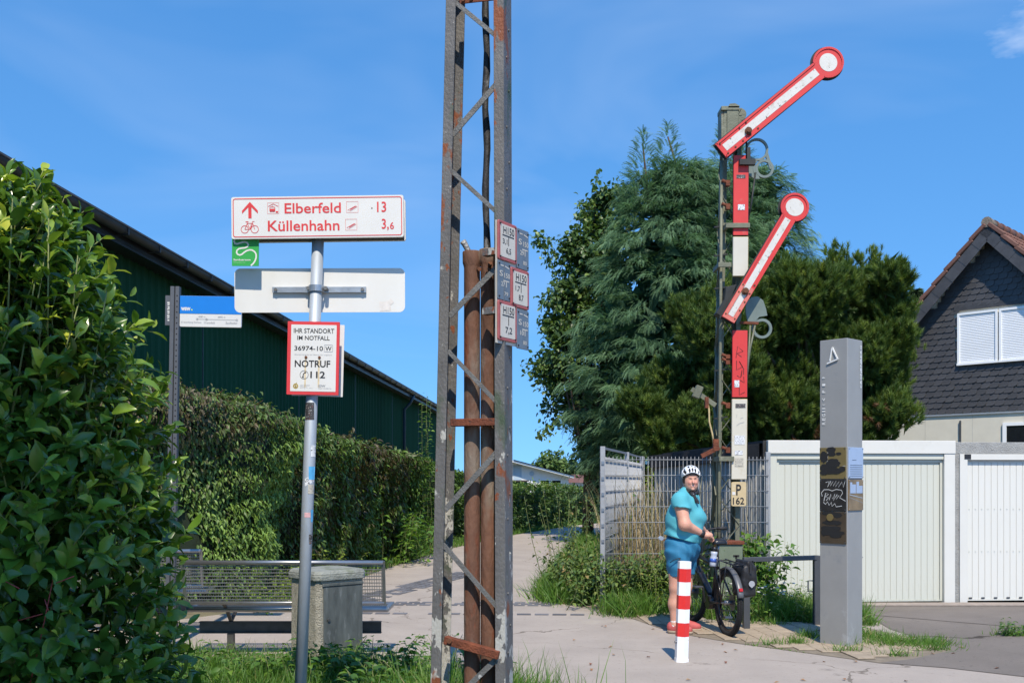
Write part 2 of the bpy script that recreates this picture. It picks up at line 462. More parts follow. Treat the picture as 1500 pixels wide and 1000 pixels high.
mat('concrete_bin', (.34, .315, .25), .92, var=.2, scale=12, bump=1.0, bscale=90, patches=[((.20, .19, .14), .57, 60, .06, None), ((.48, .45, .38), .60, 70, .06, None), ((.15, .17, .11), .60, 3, .2, None)])
mat('concrete_lid', (.24, .25, .22), .92, var=.25, scale=9, bump=.6, bscale=60, patches=[((.13, .15, .09), .55, 5, .15, None), ((.36, .36, .33), .62, 30, .1, None)])
mat('bin_door', (.11, .12, .11), .6, .35, var=.35, scale=10, stretch=(1.5, 1.5, .35), bump=.2, bscale=40, patches=[((.22, .23, .22), .58, 14, .12, None)])
mat('bollard_white', (.80, .81, .82), .4, var=.05, scale=12, patches=[((.45, .44, .41), .68, 16, .06, None)])
mat('bollard_red', (.66, .03, .028), .4, var=.08, scale=12, patches=[((.75, .70, .68), .74, 14, .02, None)])
mat('stele_grey', (.285, .285, .275), .5, .1, var=.07, scale=2.5, bump=.04, bscale=60, patches=[((.42, .43, .43), .58, 5, .2, (.1, 1.0)), ((.23, .24, .25), .62, 6, .2, None)])
mat('stele_letter', (.72, .72, .69), .5)
mat('plate_brass', (.32, .24, .10), .35, .55, var=.1, scale=6)
mat('plate_dark', (.03, .028, .027), .3, .1, var=.3, scale=6)
mat('plate_brown', (.10, .075, .05), .32, .4, var=.2, scale=5)
mat('plate_blue', (.38, .46, .60), .25, .2, var=.04)
mat('plate_sepia', (.26, .18, .10), .3, .3, var=.25, scale=9)
mat('spray_black', (.009, .009, .009), .75)
mat('scribble', (.50, .50, .48), .6)
mat('rail_grey', (.075, .08, .088), .5, .3, var=.1, scale=10)
mat('fence_galv', (.34, .35, .36), .5, .3, var=.1, scale=20)
mat('garage_white', (.62, .61, .56), .55, var=.03, scale=2, patches=[((.54, .53, .48), .62, 2.5, .25, None)])
mat('garage_door', (.545, .55, .475), .5, var=.025, scale=2.5, stretch=(1, 1, .3), patches=[((.47, .47, .40), .65, 4, .2, None), ((.33, .31, .25), .50, 6, .25, (.0, .42)), ((.30, .27, .22), .70, 14, .08, None)])
mat('garage_door_white', (.64, .63, .575), .5, var=.025, scale=2.5, stretch=(1, 1, .3))
mat('garage_concrete', (.30, .30, .285), .95, var=.18, scale=5, bump=.8, bscale=60, patches=[((.18, .18, .17), .6, 25, .1, None)])
mat('garage_side', (.36, .36, .335), .95, var=.16, scale=3, bump=.5, bscale=50, stretch=(1, 1, .4), patches=[((.22, .22, .20), .58, 3, .2, None)])
mat('felt', (.030, .030, .032), .9, var=.3, scale=6, bump=.4, bscale=50)
mat('kerb', (.30, .25, .21), .95, var=.15, scale=8, bump=.5, bscale=90)
mat('slate', (.058, .057, .060), .55, var=.22, scale=4, bump=.25, bscale=30, obj_random=.14)
mat('slate_rest', (.050, .050, .053), .55, var=.25, scale=4, bump=.25, bscale=30)
mat('roof_tile', (.145, .065, .045), .7, var=.2, scale=6, bump=.3, bscale=40, obj_random=.15)
mat('ridge_tile', (.17, .14, .11), .9, var=.35, scale=12, bump=.6, bscale=40)
mat('cream_wall', (.60, .565, .47), .9, var=.05, scale=3, bump=.15, bscale=80)
mat('shutter', (.76, .78, .80), .5, var=.02)
mat('pvc_white', (.80, .81, .81), .4, var=.03)
mat('glass_dark', (.012, .014, .017), .08, spec=.6, var=.2)
mat('zinc', (.42, .45, .48), .5, .5, var=.1)
mat('plaster_white', (.70, .72, .74), .9, var=.04, scale=3)
mat('plaster_blue', (.38, .48, .58), .9, var=.05, scale=3)
mat('house_roof_dark', (.06, .05, .048), .8, var=.2, scale=4)
mat('bark', (.085, .062, .042), .95, var=.35, scale=12, bump=1, bscale=30, stretch=(1, 1, .3))
mat('bark_dark', (.035, .027, .02), .95, var=.35, scale=12)
mat('twig_red', (.16, .06, .035), .8, var=.3, scale=20)
mat('core_shade', (.012, .022, .009), .95, var=.4, scale=8)  # shade of the hedge interior put into a near-black colour
mat('semaphore_red', (.58, .035, .03), .5, var=.08, scale=5, patches=[((.52, .11, .085), .66, 6, .12, None), ((.40, .30, .27), .75, 30, .03, None)])
mat('semaphore_red_faded', (.60, .15, .11), .5, var=.14, scale=9, patches=[((.66, .30, .25), .6, 14, .15, None)])
mat('semaphore_white', (.60, .58, .53), .5, var=.05, scale=5, patches=[((.44, .40, .33), .55, 9, .15, None), ((.12, .095, .075), .615, 20, .03, None)])
mat('enamel_cream', (.60, .565, .47), .35, var=.05, scale=3, patches=[((.46, .34, .17), .60, 4, .25, None)])
mat('enamel_edge', (.52, .40, .20), .5, var=.2, scale=12, patches=[((.20, .10, .04), .62, 14, .1, None)])
mat('semaphore_green', (.15, .155, .105), .6, .1, var=.2, scale=6, bump=.2, bscale=50, patches=[((.15, .07, .035), .66, 9, .06, None), ((.25, .25, .18), .60, 4, .1, None)])
mat('semaphore_dark', (.02, .022, .02), .6, .1, var=.3, scale=9)
mat('spectacle_green', (.16, .195, .17), .45, .15, var=.12, scale=8)
mat('box_green', (.155, .19, .13), .55, .1, var=.12, scale=7, patches=[((.36, .38, .33), .70, 7, .03, None), ((.16, .07, .03), .72, 12, .04, None)])
mat('sticker_white', (.66, .67, .68), .5, var=.15, scale=50, patches=[((.12, .12, .13), .55, 70, .05, None)])
mat('sticker_blue', (.08, .35, .62), .5, var=.1, scale=50)
mat('sticker_dark', (.05, .045, .045), .5, var=.3, scale=60, patches=[((.5, .48, .46), .58, 90, .05, None), ((.30, .06, .05), .63, 60, .05, None)])
mat('sticker_tan', (.45, .42, .35), .6, var=.2, scale=60, patches=[((.20, .19, .17), .55, 80, .05, None)])
mat('sticker_pink', (.62, .36, .36), .5, var=.2, scale=60)
# people and bicycle
mat('skin', (.56, .30, .225), .5, var=.07, scale=22, spec=.4, patches=[((.62, .26, .21), .60, 7, .25, None)])
mat('lip', (.42, .13, .12), .45)
mat('teeth', (.75, .70, .62), .35)
mat('eye_dark', (.03, .022, .02), .35)
mat('hair', (.075, .045, .028), .6, var=.3, scale=60)
mat('shirt_cyan', (.075, .37, .44), .8, var=.06, scale=7, bump=.15, bscale=200)
mat('shorts_blue', (.018, .155, .29), .75, var=.08, scale=7, bump=.15, bscale=200)
mat('scarf_black', (.014, .015, .02), .85, var=.3, scale=40, patches=[((.55, .55, .58), .66, 60, .03, None)])
mat('helmet_white', (.78, .80, .82), .3, var=.03, coat=.3)
mat('helmet_black', (.014, .014, .016), .5)
mat('shoe_red', (.44, .085, .08), .7, var=.15, scale=30, bump=.2, bscale=120)
mat('shoe_sole', (.36, .28, .20), .8)
mat('sock', (.70, .70, .70), .9, var=.05)
mat('zip_black', (.012, .013, .02), .6)
mat('tyre', (.014, .014, .015), .85, var=.2, scale=20)
mat('bike_black', (.013, .013, .015), .35, .2, var=.15, coat=.3)
mat('bike_metal', (.28, .28, .29), .3, .9, var=.1)
mat('fender_grey', (.10, .105, .115), .4, .1, var=.08)
mat('pannier_black', (.015, .015, .017), .55, var=.2, scale=10, bump=.3, bscale=30)
mat('reflector', (.50, .51, .53), .25, .5)
mat('tail_red', (.45, .012, .012), .2)
mat('bottle_clear', (.42, .46, .55), .2, spec=.5, var=.08)
mat('bottle_blue', (.05, .12, .45), .3)
mat('bottle_orange', (.6, .22, .03), .4)
mat('grip', (.02, .02, .022), .7)
mat('reed_dry', (.42, .33, .19), .9, var=.2, scale=5)
mat('flower_yellow', (.75, .6, .03), .6)
# foliage
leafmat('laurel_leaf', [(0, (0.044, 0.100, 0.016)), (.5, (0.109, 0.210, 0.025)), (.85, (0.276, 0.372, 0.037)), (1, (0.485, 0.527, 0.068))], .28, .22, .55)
leafmat('creeper_leaf', [(0, (0.062, 0.044, 0.020)), (.25, (0.096, 0.077, 0.032)), (.45, (0.068, 0.116, 0.025)), (.75, (0.116, 0.202, 0.035)), (1, (0.231, 0.358, 0.072))], .5, .2)
leafmat('hedge_leaf', [(0, (0.029, 0.065, 0.016)), (.5, (0.065, 0.130, 0.023)), (1, (0.156, 0.247, 0.039))], .5, .25)
leafmat('weed_leaf', [(0, (0.034, 0.086, 0.014)), (.5, (0.075, 0.167, 0.023)), (1, (0.172, 0.287, 0.034))], .5, .3)
leafmat('bramble_leaf', [(0, (0.042, 0.078, 0.022)), (.5, (0.084, 0.150, 0.031)), (.9, (0.180, 0.240, 0.054)), (1, (0.264, 0.192, 0.072))], .5, .25)
leafmat('ivy_yellow', [(0, (.10, .17, .02)), (1, (.30, .40, .05))], .5, .3)
leafmat('grass_blade', [(0, (0.052, 0.115, 0.016)), (.6, (0.098, 0.213, 0.025)), (.9, (0.172, 0.287, 0.046)), (1, (0.391, 0.333, 0.149))], .5, .3)
leafmat('dry_blade', [(0, (.30, .23, .12)), (.6, (.45, .36, .20)), (1, (.22, .24, .08))], .7, .25, tcol=(1.1, 1, .8, 1))
leafmat('cypress', [(0, (0.051, 0.111, 0.055)), (.5, (0.129, 0.229, 0.113)), (.85, (0.235, 0.372, 0.193)), (1, (0.317, 0.433, 0.238))], .6, .32, .3, tcol=(1.2, 1.3, .9, 1))
leafmat('pine', [(0, (0.040, 0.079, 0.021)), (.55, (0.104, 0.162, 0.034)), (.92, (0.231, 0.293, 0.055)), (.97, (0.276, 0.303, 0.059)), (1, (0.106, 0.051, 0.019))], .55, .28, .3, tcol=(1.3, 1.35, .7, 1))
leafmat('broadleaf', [(0, (0.037, 0.075, 0.022)), (.55, (0.084, 0.150, 0.034)), (.9, (0.187, 0.262, 0.056)), (1, (0.318, 0.299, 0.094))], .45, .2)
leafmat('far_leaf', [(0, (0.036, 0.078, 0.017)), (1, (0.144, 0.228, 0.048))], .6, .2)
leafmat('spruce_far', [(0, (0.019, 0.045, 0.019)), (1, (0.064, 0.112, 0.040))], .7, .05)
leafmat('litter', [(0, (.20, .07, .03)), (1, (.38, .22, .09))], .7, .1, tcol=(1, 1, 1, 1))

def skinmat():
    m, n, l, o = _nodes('skin_painted')
    at = n.new('ShaderNodeAttribute'); at.attribute_name = 'complexion'
    b = n.new('ShaderNodeBsdfPrincipled'); b.inputs['Roughness'].default_value = .5; b.inputs['Specular IOR Level'].default_value = .35
    b.inputs['Subsurface Weight'].default_value = .12; b.inputs['Subsurface Radius'].default_value = (.012, .004, .002); b.inputs['Subsurface Scale'].default_value = .5
    tc = n.new('ShaderNodeTexCoord'); no = n.new('ShaderNodeTexNoise'); no.inputs['Scale'].default_value = 45; no.inputs['Detail'].default_value = 3
    l.new(tc.outputs['Object'], no.inputs['Vector'])
    mr = n.new('ShaderNodeMapRange'); mr.inputs['To Min'].default_value = .9; mr.inputs['To Max'].default_value = 1.1; l.new(no.outputs['Fac'], mr.inputs['Value'])
    hv = n.new('ShaderNodeHueSaturation'); l.new(at.outputs['Color'], hv.inputs['Color']); l.new(mr.outputs[0], hv.inputs['Value'])
    l.new(hv.outputs[0], b.inputs['Base Color']); l.new(b.outputs[0], o.inputs['Surface'])
skinmat()
# ------------------------------------------------------------------ ground, path, yard, paving
def sheet(name, poly, z, m, parent=None, sub=None):
    me = bpy.data.meshes.new(name)
    me.from_pydata([(x, y, z) for x, y in poly], [], [tuple(range(len(poly)))])
    me.update()
    if me.polygons[0].normal.z < 0: me.flip_normals()
    o = link(name, me, parent, m)
    return tag(o, kind='structure') if parent is None else o

def densify(mb_obj): return mb_obj
sheet('ground', [(-1500, -300), (1500, -300), (1500, 3000), (-1500, 3000)], -.012, 'soil')
PATH = [(-7, 9.0), (-3, 8.75), (-1.4, 8.5), (-.9, 8.35), (-.4, 8.1), (.0, 7.75), (.25, 7.35), (.36, 6.9), (.5, 5.8), (.6, 4), (.75, -6),
        (20, -6), (20, 13.2), (1.3, 12.2), (1.05, 13.2), (.36, 13.9), (.40, 16), (1.77, 27), (3.3, 33), (9, 46), (11, 50),
        (9.5, 50), (2.2, 36.2), (.15, 30.2), (-1.55, 23.5), (-2.3, 18.4), (-2.75, 14.5), (-3.3, 12.3), (-3.9, 11.5), (-7, 10.8)]
sheet('path', PATH, 0, 'asphalt_path')
YARD = [(3.24, 8.78), (3.73, 8.55), (4.2, 8.16), (5.2, 7.85), (9, 7.0), (16, 6.2), (16, 13.8), (5.9, 13.07), (3.35, 12.88), (4.2, 11.6), (4.1, 10.8), (4.19, 9.45), (3.6, 8.97)]
sheet('forecourt', YARD, .005, 'asphalt_yard')
# worn patch in the forecourt, a second layer of asphalt
sheet('patched_asphalt', [(4.3, 11.9), (6.2, 10.4), (7.5, 9.7), (14, 9.3), (14, 12.6), (7, 12.4), (5.2, 12.5)], .009, 'asphalt_path')
bpy.data.objects['patched_asphalt'].data.materials[0] = mat('asphalt_patch', (.195, .17, .15), .95, var=.12, scale=1.5, bump=.6, bscale=200, spec=.2, patches=[((.26, .23, .20), .6, 240, .06, None)])

PAVE = [(.95, 13.3), (.85, 12.9), (1.25, 12.1), (1.44, 11.5), (1.6, 10.9), (1.85, 10.35), (2.22, 9.85), (2.84, 9.2), (3.24, 8.78), (3.6, 8.97), (4.19, 9.45),
        (4.08, 10.2), (3.9, 10.9), (3.4, 11.2), (2.2, 11.5), (1.75, 12.2), (1.5, 13.2)]
paving = sheet('block_paving', PAVE, .004, 'joint_sand')
def inside(x, y, poly):
    c = False; n = len(poly); j = n-1
    for i in range(n):
        xi, yi = poly[i]; xj, yj = poly[j]
        if (yi > y) != (yj > y) and x < (xj-xi)*(y-yi)/(yj-yi)+xi: c = not c
        j = i
    return c
pv = MB().b2(-.084, .084, -.118, .118, 0, .011)
pv_me = None
for i in range(24):
    for j in range(24):
        x0 = .8+i*.175; y0 = 8.7+(j+.5*(i % 2))*.243
        x = x0+.09*(11-y0)*.9-.05; y = y0
        if all(inside(x+dx, y+dy, PAVE) for dx in (-.07, .07) for dy in (-.1, .1)):
            if pv_me is None:
                o = pv.build('paver', 'paver', paving, bevel=.004); pv_me = o.data
            else:
                o = bpy.data.objects.new('paver', pv_me); COL.objects.link(o); o.parent = paving
                bv = o.modifiers.new('bevel', 'BEVEL'); bv.width = .004; bv.segments = 1
            o.location = (x, y, .0035+random.uniform(-.002, .003)); o.rotation_euler = (random.uniform(-.006, .006), random.uniform(-.006, .006), R(4.6)+random.uniform(-.01, .01))
# dark setts laid across the path (old track line) as flush rows
path_o = bpy.data.objects['path']
st = MB().b2(-.07, .07, -.055, .055, 0, .006)
st_me = None
def sett(x, y, rz=0., s=1.):
    global st_me
    if st_me is None:
        o = st.build('sett', 'sett', path_o, bevel=.003); st_me = o.data
    else:
        o = bpy.data.objects.new('sett', st_me); COL.objects.link(o); o.parent = path_o
    o.location = (x, y, .0015); o.rotation_euler = (0, 0, rz); o.scale = (s, 1, 1)
def sett_row(p, q, step, keep=1., rows=1, s=1.):
    p, q = Vector(p), Vector(q); d = q-p; n = int(d.length/step); a = math.atan2(d.y, d.x)
    for r_ in range(rows):
        for i in range(n):
            if random.random() < keep:
                c = p+d*((i+.5*(r_ % 2))/n); sett(c.x-math.sin(a)*.13*r_, c.y+math.cos(a)*.13*r_, a+random.uniform(-.04, .04), s)
sett_row((-2.0, 12.95), (.62, 12.85), .165, .92, 3)
sett_row((-2.0, 12.1), (1.0, 11.95), .21, .93, 1, 1.2)
sett_row((-1.9, 13.3), (-.55, 17.5), .17, .9, 4)
# kerb in front of the garages
kb = MB().b2(3.35, 9.5, 0, .22, 0, .03)
tag(kb.build('kerb', 'kerb', None, bevel=.006, loc=(0, 12.72, .004), rot=(0, 0, 0)), kind='structure')
bpy.data.objects['kerb'].rotation_euler = (0, 0, 0)

# ------------------------------------------------------------------ green hall
def hall():
    d0, d1 = 5.0, 47.0
    X = lambda d: -5.65+(d-11.2)*.0593
    t = thing('green_hall', 'long dark green corrugated metal hall with black gutter behind the hedge', 'hall', (X(d0), d0, 0), (0, 0, -math.atan(.0593)))
    L = (d1-d0)/math.cos(math.atan(.0593)); H = 4.78
    # local: y along the wall, +x out of the wall
    prof = []; y = 0
    while y < L:
        for dy, dx in ((0, 0), (.13, 0), (.16, .035), (.22, .035), (.25, 0)):
            if dy < .25: prof.append((y+dy, dx))
        y += .25
    prof.append((L, 0))
    vs = [(dx, yy, 0) for yy, dx in prof]+[(dx, yy, H) for yy, dx in prof]
    n = len(prof)
    MB().add(vs, [(i, i+1, n+i+1, n+i) for i in range(n-1)]).add([(-12, 0, 0), (0, 0, 0), (0, 0, H), (-12, 0, H+2.1)], [(0, 1, 2, 3)]).add(
        [(-12, L, 0), (0, L, 0), (0, L, H), (-12, L, H+2.1)], [(0, 3, 2, 1)]).build('wall', 'hall_green', t)
    for k in range(1, 7): MB().b2(.002, .040, k*6.0-.012, k*6.0+.012, .0, H-.02).build('cladding_joint', 'hall_trim', t)
    MB().b2(-.05, .38, -.3, L+.35, H-.02, H+.02).b2(.34, .37, -.3, L+.35, H-.06, H+.16).build('eaves_board', 'hall_trim', t)
    r = MB()
    r.add([(.45, -.4, H+.15), (.45, L+.4, H+.15), (-12, L+.4, H+2.3), (-12, -.4, H+2.3)], [(0, 1, 2, 3)])
    r.add([(.45, -.4, H+.21), (.45, L+.4, H+.21), (-12, L+.4, H+2.36), (-12, -.4, H+2.36)], [(0, 1, 2, 3)])
    r.add([(.45, -.4, H+.15), (.45, L+.4, H+.15), (.45, L+.4, H+.21), (.45, -.4, H+.21)], [(0, 1, 2, 3)])
    r.build('roof', 'hall_roof', t)
    g = MB()
    pr = [(math.cos(R(a))*.085, math.sin(R(a))*.085) for a in range(180, 361, 20)]
    vs = []
    for yy in (-.35, L+.4): vs += [(.47+a, yy, H+.12+b) for a, b in pr]
    k = len(pr)
    g.add(vs, [(i, i+1, k+i+1, k+i) for i in range(k-1)], 0, True)
    g.tube([(.555, -.35, H+.125), (.555, L+.4, H+.125)], .012, 6)
    g.build('gutter', 'zinc_dark', t)
    for k in range(1, 42):
        MB().b2(.36, .56, k*1.0-.015, k*1.0+.015, H+.025, H+.04).b2(.55, .562, k*1.0-.015, k*1.0+.015, H+.03, H+.14).build('gutter_bracket', 'hall_trim', t)
    yd = (37-d0)*1.0018
    MB().tube([(.47, yd, H+.04), (.35, yd, H-.25), (.12, yd, H-.5), (.12, yd, 0)], .055, 10).build('downpipe', 'downpipe', t)
    return t
mat('zinc_dark', (.06, .062, .068), .45, .4, var=.25, scale=4)
hall()
# ------------------------------------------------------------------ direction signpost
def signpost():
    D = 5.72
    base = Vector(((436-CX)/F_PX*D, D, 0))
    t = thing('signpost', 'galvanised signpost with white cycle route sign and red framed emergency sign', 'signpost', base)
    top = Vector((.126, 0, 3.2)); lean = .126/3.2
    ax = lambda z: Vector((lean*z, 0, z))
    rp = .034
    MB().tube([ax(0), ax(3.18)], rp, 24).build('pole', 'galv_pole', t)
    # --- upper direction sign: two plates around a dark hollow
    W, H = .978, .237
    def loc(px, py, d): return P(px, py, d)-base
    c = loc(465.3, 318.3, 5.645)
    s = MB().prism(rrect(-W/2, W/2, -H/2, H/2, .012), -.006, .012).build('direction_sign', 'sign_white', t, loc=c, rot=(0, R(-.55), R(-.8)))
    MB().b2(-W/2+.012, W/2-.008, .0125, .085, -H/2+.004, H/2-.012).build('dark_hollow_fill', 'dark_gap', s)  # near-black block standing in for the shade between the plates
    MB().prism(rrect(-W/2, W/2, -H/2, H/2, .012), .086, .10).build('rear_plate', 'sign_white', s)
    U = lambda u: (u-.5)*W
    V = lambda v: (.5-v)*H
    y = -.0075
    MB().ribbon(rrect(-W/2+.011, W/2-.011, -H/2+.011, H/2-.011, .012), .0045, y, 0, True).build('border_line', 'sign_red', s)
    def tx(b, u0, u1, v0, v1, bold=.012): lettering(b, U(u0), U(u1), V(v1), V(v0), y, 'sign_red', s, bold)
    tx('Elberfeld', .31, .637, .16, .41); tx('13', .847, .90, .155, .405)
    tx('Küllenhahn', .212, .628, .575, .83); tx('3,', .873, .914, .565, .845); tx('6', .921, .944, .645, .815)
    # arrow
    a = MB()
    cx, hw = U(.1085), .045
    a.add([(cx, y, V(.12)), (cx+hw, y, V(.33)), (cx+hw, y, V(.40)), (cx, y, V(.205)), (cx-hw, y, V(.40)), (cx-hw, y, V(.33))], [(0, 3, 2, 1), (0, 5, 4, 3)])
    a.add([(cx-.009, y-.0002, V(.21)), (cx+.009, y-.0002, V(.21)), (cx+.009, y-.0002, V(.51)), (cx-.009, y-.0002, V(.51))], [(0, 3, 2, 1)])
    a.build('arrow', 'sign_red', s)
    # bicycle symbol
    b = MB(); x0, x1 = U(.056), U(.157); zr = V(.775); r_ = .021
    b.ribbon(arc(x0+r_, zr, r_, n=20), .003, y, 0, True).ribbon(arc(x1-r_, zr, r_, n=20), .003, y, 0, True)
    A, B_, C_, Dd, E = (x0+r_, zr), (x0+.035, zr+.034), (x0+.052, zr), (x1-.032, zr+.034), (x1-r_, zr)
    for p_, q_ in ((A, B_), (B_, C_), (B_, Dd), (C_, Dd), (Dd, E), (A, C_), (C_, (x1-.04, zr+.034))): b.ribbon([p_, q_], .0028, y)
    b.ribbon([(x0+.026, zr+.043), (x0+.043, zr+.043)], .004, y).ribbon([Dd, (x1-.035, zr+.044), (x1-.022, zr+.044)], .003, y).ribbon([B_, (x0+.034, zr+.043)], .003, y)
    b.build('bicycle_symbol', 'sign_red', s)
    def icon(u0, u1, v0, v1, kind):
        m = MB(); a0, a1, b0, b1 = U(u0), U(u1), V(v1), V(v0); w = a1-a0; h = b1-b0
        m.ribbon([(a0, b0), (a1, b0), (a1, b1), (a0, b1)], .0018, y, 0, True)
        if kind == 'train':
            m.ribbon([(a0+.004, b1-.02), (a0+w/2, b1-.006), (a1-.004, b1-.02)], .003, y)
            m.ribbon(rrect(a0+w*.2, a0+w*.65, b0+h*.2, b0+h*.62, .006), .003, y, 0, True)
            m.ribbon([(a0+w*.22, b0+h*.36), (a0+w*.63, b0+h*.36)], .012, y)
            m.ribbon([(a0+w*.25, b0+h*.15), (a0+w*.32, b0+h*.22)], .003, y).ribbon([(a0+w*.6, b0+h*.15), (a0+w*.53, b0+h*.22)], .003, y)
            m.ribbon([(a0+w*.72, b0+h*.16), (a0+w*.93, b0+h*.16)], .009, y)
            m.ribbon([(a0+w*.35, b0+h*.62), (a0+w*.48, b0+h*.75)], .0015, y)
        else:
            m.ribbon([(a0+w*.1, b0+h*.22), (a0+w*.32, b0+h*.14), (a0+w*.92, b0+h*.52), (a0+w*.72, b0+h*.58)], .0018, y, 0, True)
            m.ribbon([(a0+w*.32, b0+h*.26), (a0+w*.85, b0+h*.6)], .0035, y)
        m.build('pictogram', 'sign_red', s)
    icon(.211, .277, .15, .41, 'train'); icon(.67, .737, .145, .405, 'ramp'); icon(.663, .729, .565, .825, 'ramp')
    MB().prism(arc(U(.817), V(.305), .0035, n=10), y-.001, y+.002).build('rivet', 'rust_bolt', s)
    # --- green route placard below it
    w = .153
    c = loc(359.6, 370, 5.675)
    g = MB().prism(rrect(-w/2, w/2, -w/2, w/2+.02, .002), -.002, .003).build('route_placard', 'sign_green', t, loc=c, rot=(0, R(.3), R(-.8)))
    zx = lambda x, yy: ((x-500)/620*w, (505-yy)/620*w)
    pts = [(250, 200), (238, 250), (258, 295), (310, 308), (370, 290), (430, 268), (500, 262), (550, 285), (570, 330), (545, 375), (490, 398), (420, 405), (350, 420), (305, 460), (298, 510), (325, 550), (375, 565), (425, 545), (470, 505), (530, 465), (600, 445), (660, 450), (720, 490), (752, 550), (752, 620), (730, 690), (690, 755), (630, 808)]
    MB().ribbon([zx(*p_) for p_ in pts], .0088, -.003).build('route_line', 'sign_white', g)
    a0 = zx(225, 695); a1 = zx(625, 650); lettering('Sambatrasse', a0[0], a1[0], a0[1], a1[1], -.003, 'sign_white', g, .02)
    a0 = zx(225, 765); a1 = zx(495, 715); lettering('Wuppertal', a0[0], a1[0], a0[1], a1[1], -.003, 'mint', g)
    MB().b2(-.05, -.03, 0, .05, w/2+.004, w/2+.03).b2(.03, .05, 0, .05, w/2+.004, w/2+.03).build('hanger', 'galv', g)
    # --- white sign seen from behind
    c = loc(468.5, 425.2, 5.765)
    W2, H2 = .986, .255
    k = MB().prism(rrect(-W2/2, W2/2, -H2/2, H2/2, .034, 7), 0, .003).build('reversed_sign', 'sign_white_back', t, loc=c, rot=(0, R(-.25), R(.4)))
    br = MB().b2(-.27, .27, -.022, -.004, -.016, .016).build('bracket_rail', 'galv', k)
    MB().tube([(-.25, -.03, 0), (-.25, -.002, 0)], .010, 8).tube([(.25, -.03, 0), (.25, -.002, 0)], .010, 8).tube([(-.055, -.07, 0), (-.055, -.002, 0)], .011, 8).tube([(.045, -.07, 0), (.045, -.002, 0)], .011, 8).build('bolt', 'bracket_bolt', k)
    cl = MB()
    pz = c.z; pxl = ax(pz).x-c.x
    ring = [(pxl+math.cos(R(a))*.041, -.045+math.sin(R(a))*.041) for a in range(180, 361, 15)]
    ring = [(pxl-.066, -.022), (pxl-.05, -.024)]+ring+[(pxl+.05, -.024), (pxl+.066, -.022)]
    for (xa, ya), (xb, yb) in zip(ring, ring[1:]): cl.bar((xa, ya, 0), (xb, yb, 0), .004, .036)
    cl.build('pole_clamp', 'galv', k)
    MB().ribbon([(.345, -.095), (.41, -.09)], .055, -.001).ribbon([(.40, -.075), (.42, -.06)], .03, -.0015).build('torn_sticker', 'sticker_faded', k)
    # --- emergency location sign, portrait
    W3, H3 = .296, .416
    c = loc(459, 524.6, 5.67)
    e = MB().prism(rrect(-W3/2, W3/2, -H3/2, H3/2, .003), -.006, .006).build('emergency_sign', 'sign_red', t, loc=c, rot=(0, R(1.1), R(-1)))
    U3 = lambda u: (u-.5)*W3
    V3 = lambda v: (.5-v)*H3
    MB().prism(rrect(U3(.07), U3(.945), V3(.955), V3(.045), .003), -.0075, -.0062).build('white_field', 'sign_white', e)
    y = -.0085
    def t3(b, u0, u1, v0, v1, m='ink_black', bold=.012): lettering(b, U3(u0), U3(u1), V3(v1), V3(v0), y, m, e, bold)
    t3('IHR STANDORT', .12, .90, .095, .16); t3('IM NOTFALL', .19, .817, .195, .255); t3('36974-10', .138, .69, .335, .40)
    t3('W', .735, .855, .338, .398)
    MB().ribbon(rrect(U3(.714), U3(.876), V3(.412), V3(.318), .004), .0022, y, 0, True).build('letter_frame', 'ink_grey', e)
    t3('(Standortangabe bei Notruf hier angeben)', .14, .865, .445, .465, 'ink_grey', 0)
    t3('NOTRUF', .15, .835, .53, .625, bold=.02); t3('112', .455, .74, .68, .772, bold=.02)
    ph = MB(); cx, cz = U3(.335), V3(.73)
    ph.ribbon(arc(cx, cz, .0235, n=28), .0022, y, 0, True).ribbon([(cx+.008, cz+.014), (cx-.001, cz+.009), (cx-.006, cz-.003), (cx-.006, cz-.013)], .005, y)
    ph.ribbon([(cx+.002, cz+.014), (cx+.011, cz+.012)], .007, y).ribbon([(cx-.011, cz-.013), (cx-.002, cz-.014)], .007, y)
    ph.build('telephone_symbol', 'ink_black', e)
    lg = MB(); cx, cz = U3(.175), V3(.885)
    lg.ribbon(arc(cx, cz, .0115, n=20), .007, y, 0, True).prism(arc(cx, cz, .005, n=12), y-.0004, y).ribbon([(cx, cz+.012), (cx+.006, cz+.02)], .003, y)
    lg.build('club_emblem', 'ink_gold', e)
    t3('L', .165, .19, .868, .9, 'ink_black'); t3('Lions Hilfswerk', .26, .45, .862, .88, 'ink_grey', 0); t3('Wuppertal', .26, .39, .884, .9, 'ink_grey', 0); t3('Stiftung e.V.  2015', .26, .50, .905, .92, 'ink_grey', 0)
    t3('IDW', .61, .75, .862, .893, 'ink_grey', .04); t3('STADT WUPPERTAL', .61, .87, .905, .92, 'ink_grey', 0)
    for u in (.365, .625):
        MB().ribbon([(U3(u)-.001, V3(.5)), (U3(u)-.003, V3(.62)), (U3(u)-.003, V3(.9))], .009, -.0078).build('rust_streak', 'rust_stain', e)
        MB().tube([(U3(u), -.012, V3(.49)), (U3(u), -.006, V3(.49))], .008, 10).build('bolt', 'rust_bolt', e)
    c2 = loc(466, 527.5, 5.765)
    MB().prism(rrect(-W3/2, W3/2, -H3/2, H3/2, .003), 0, .004).build('rear_emergency_sign', 'sign_white_back', t, loc=c2, rot=(0, R(1.6), 0))
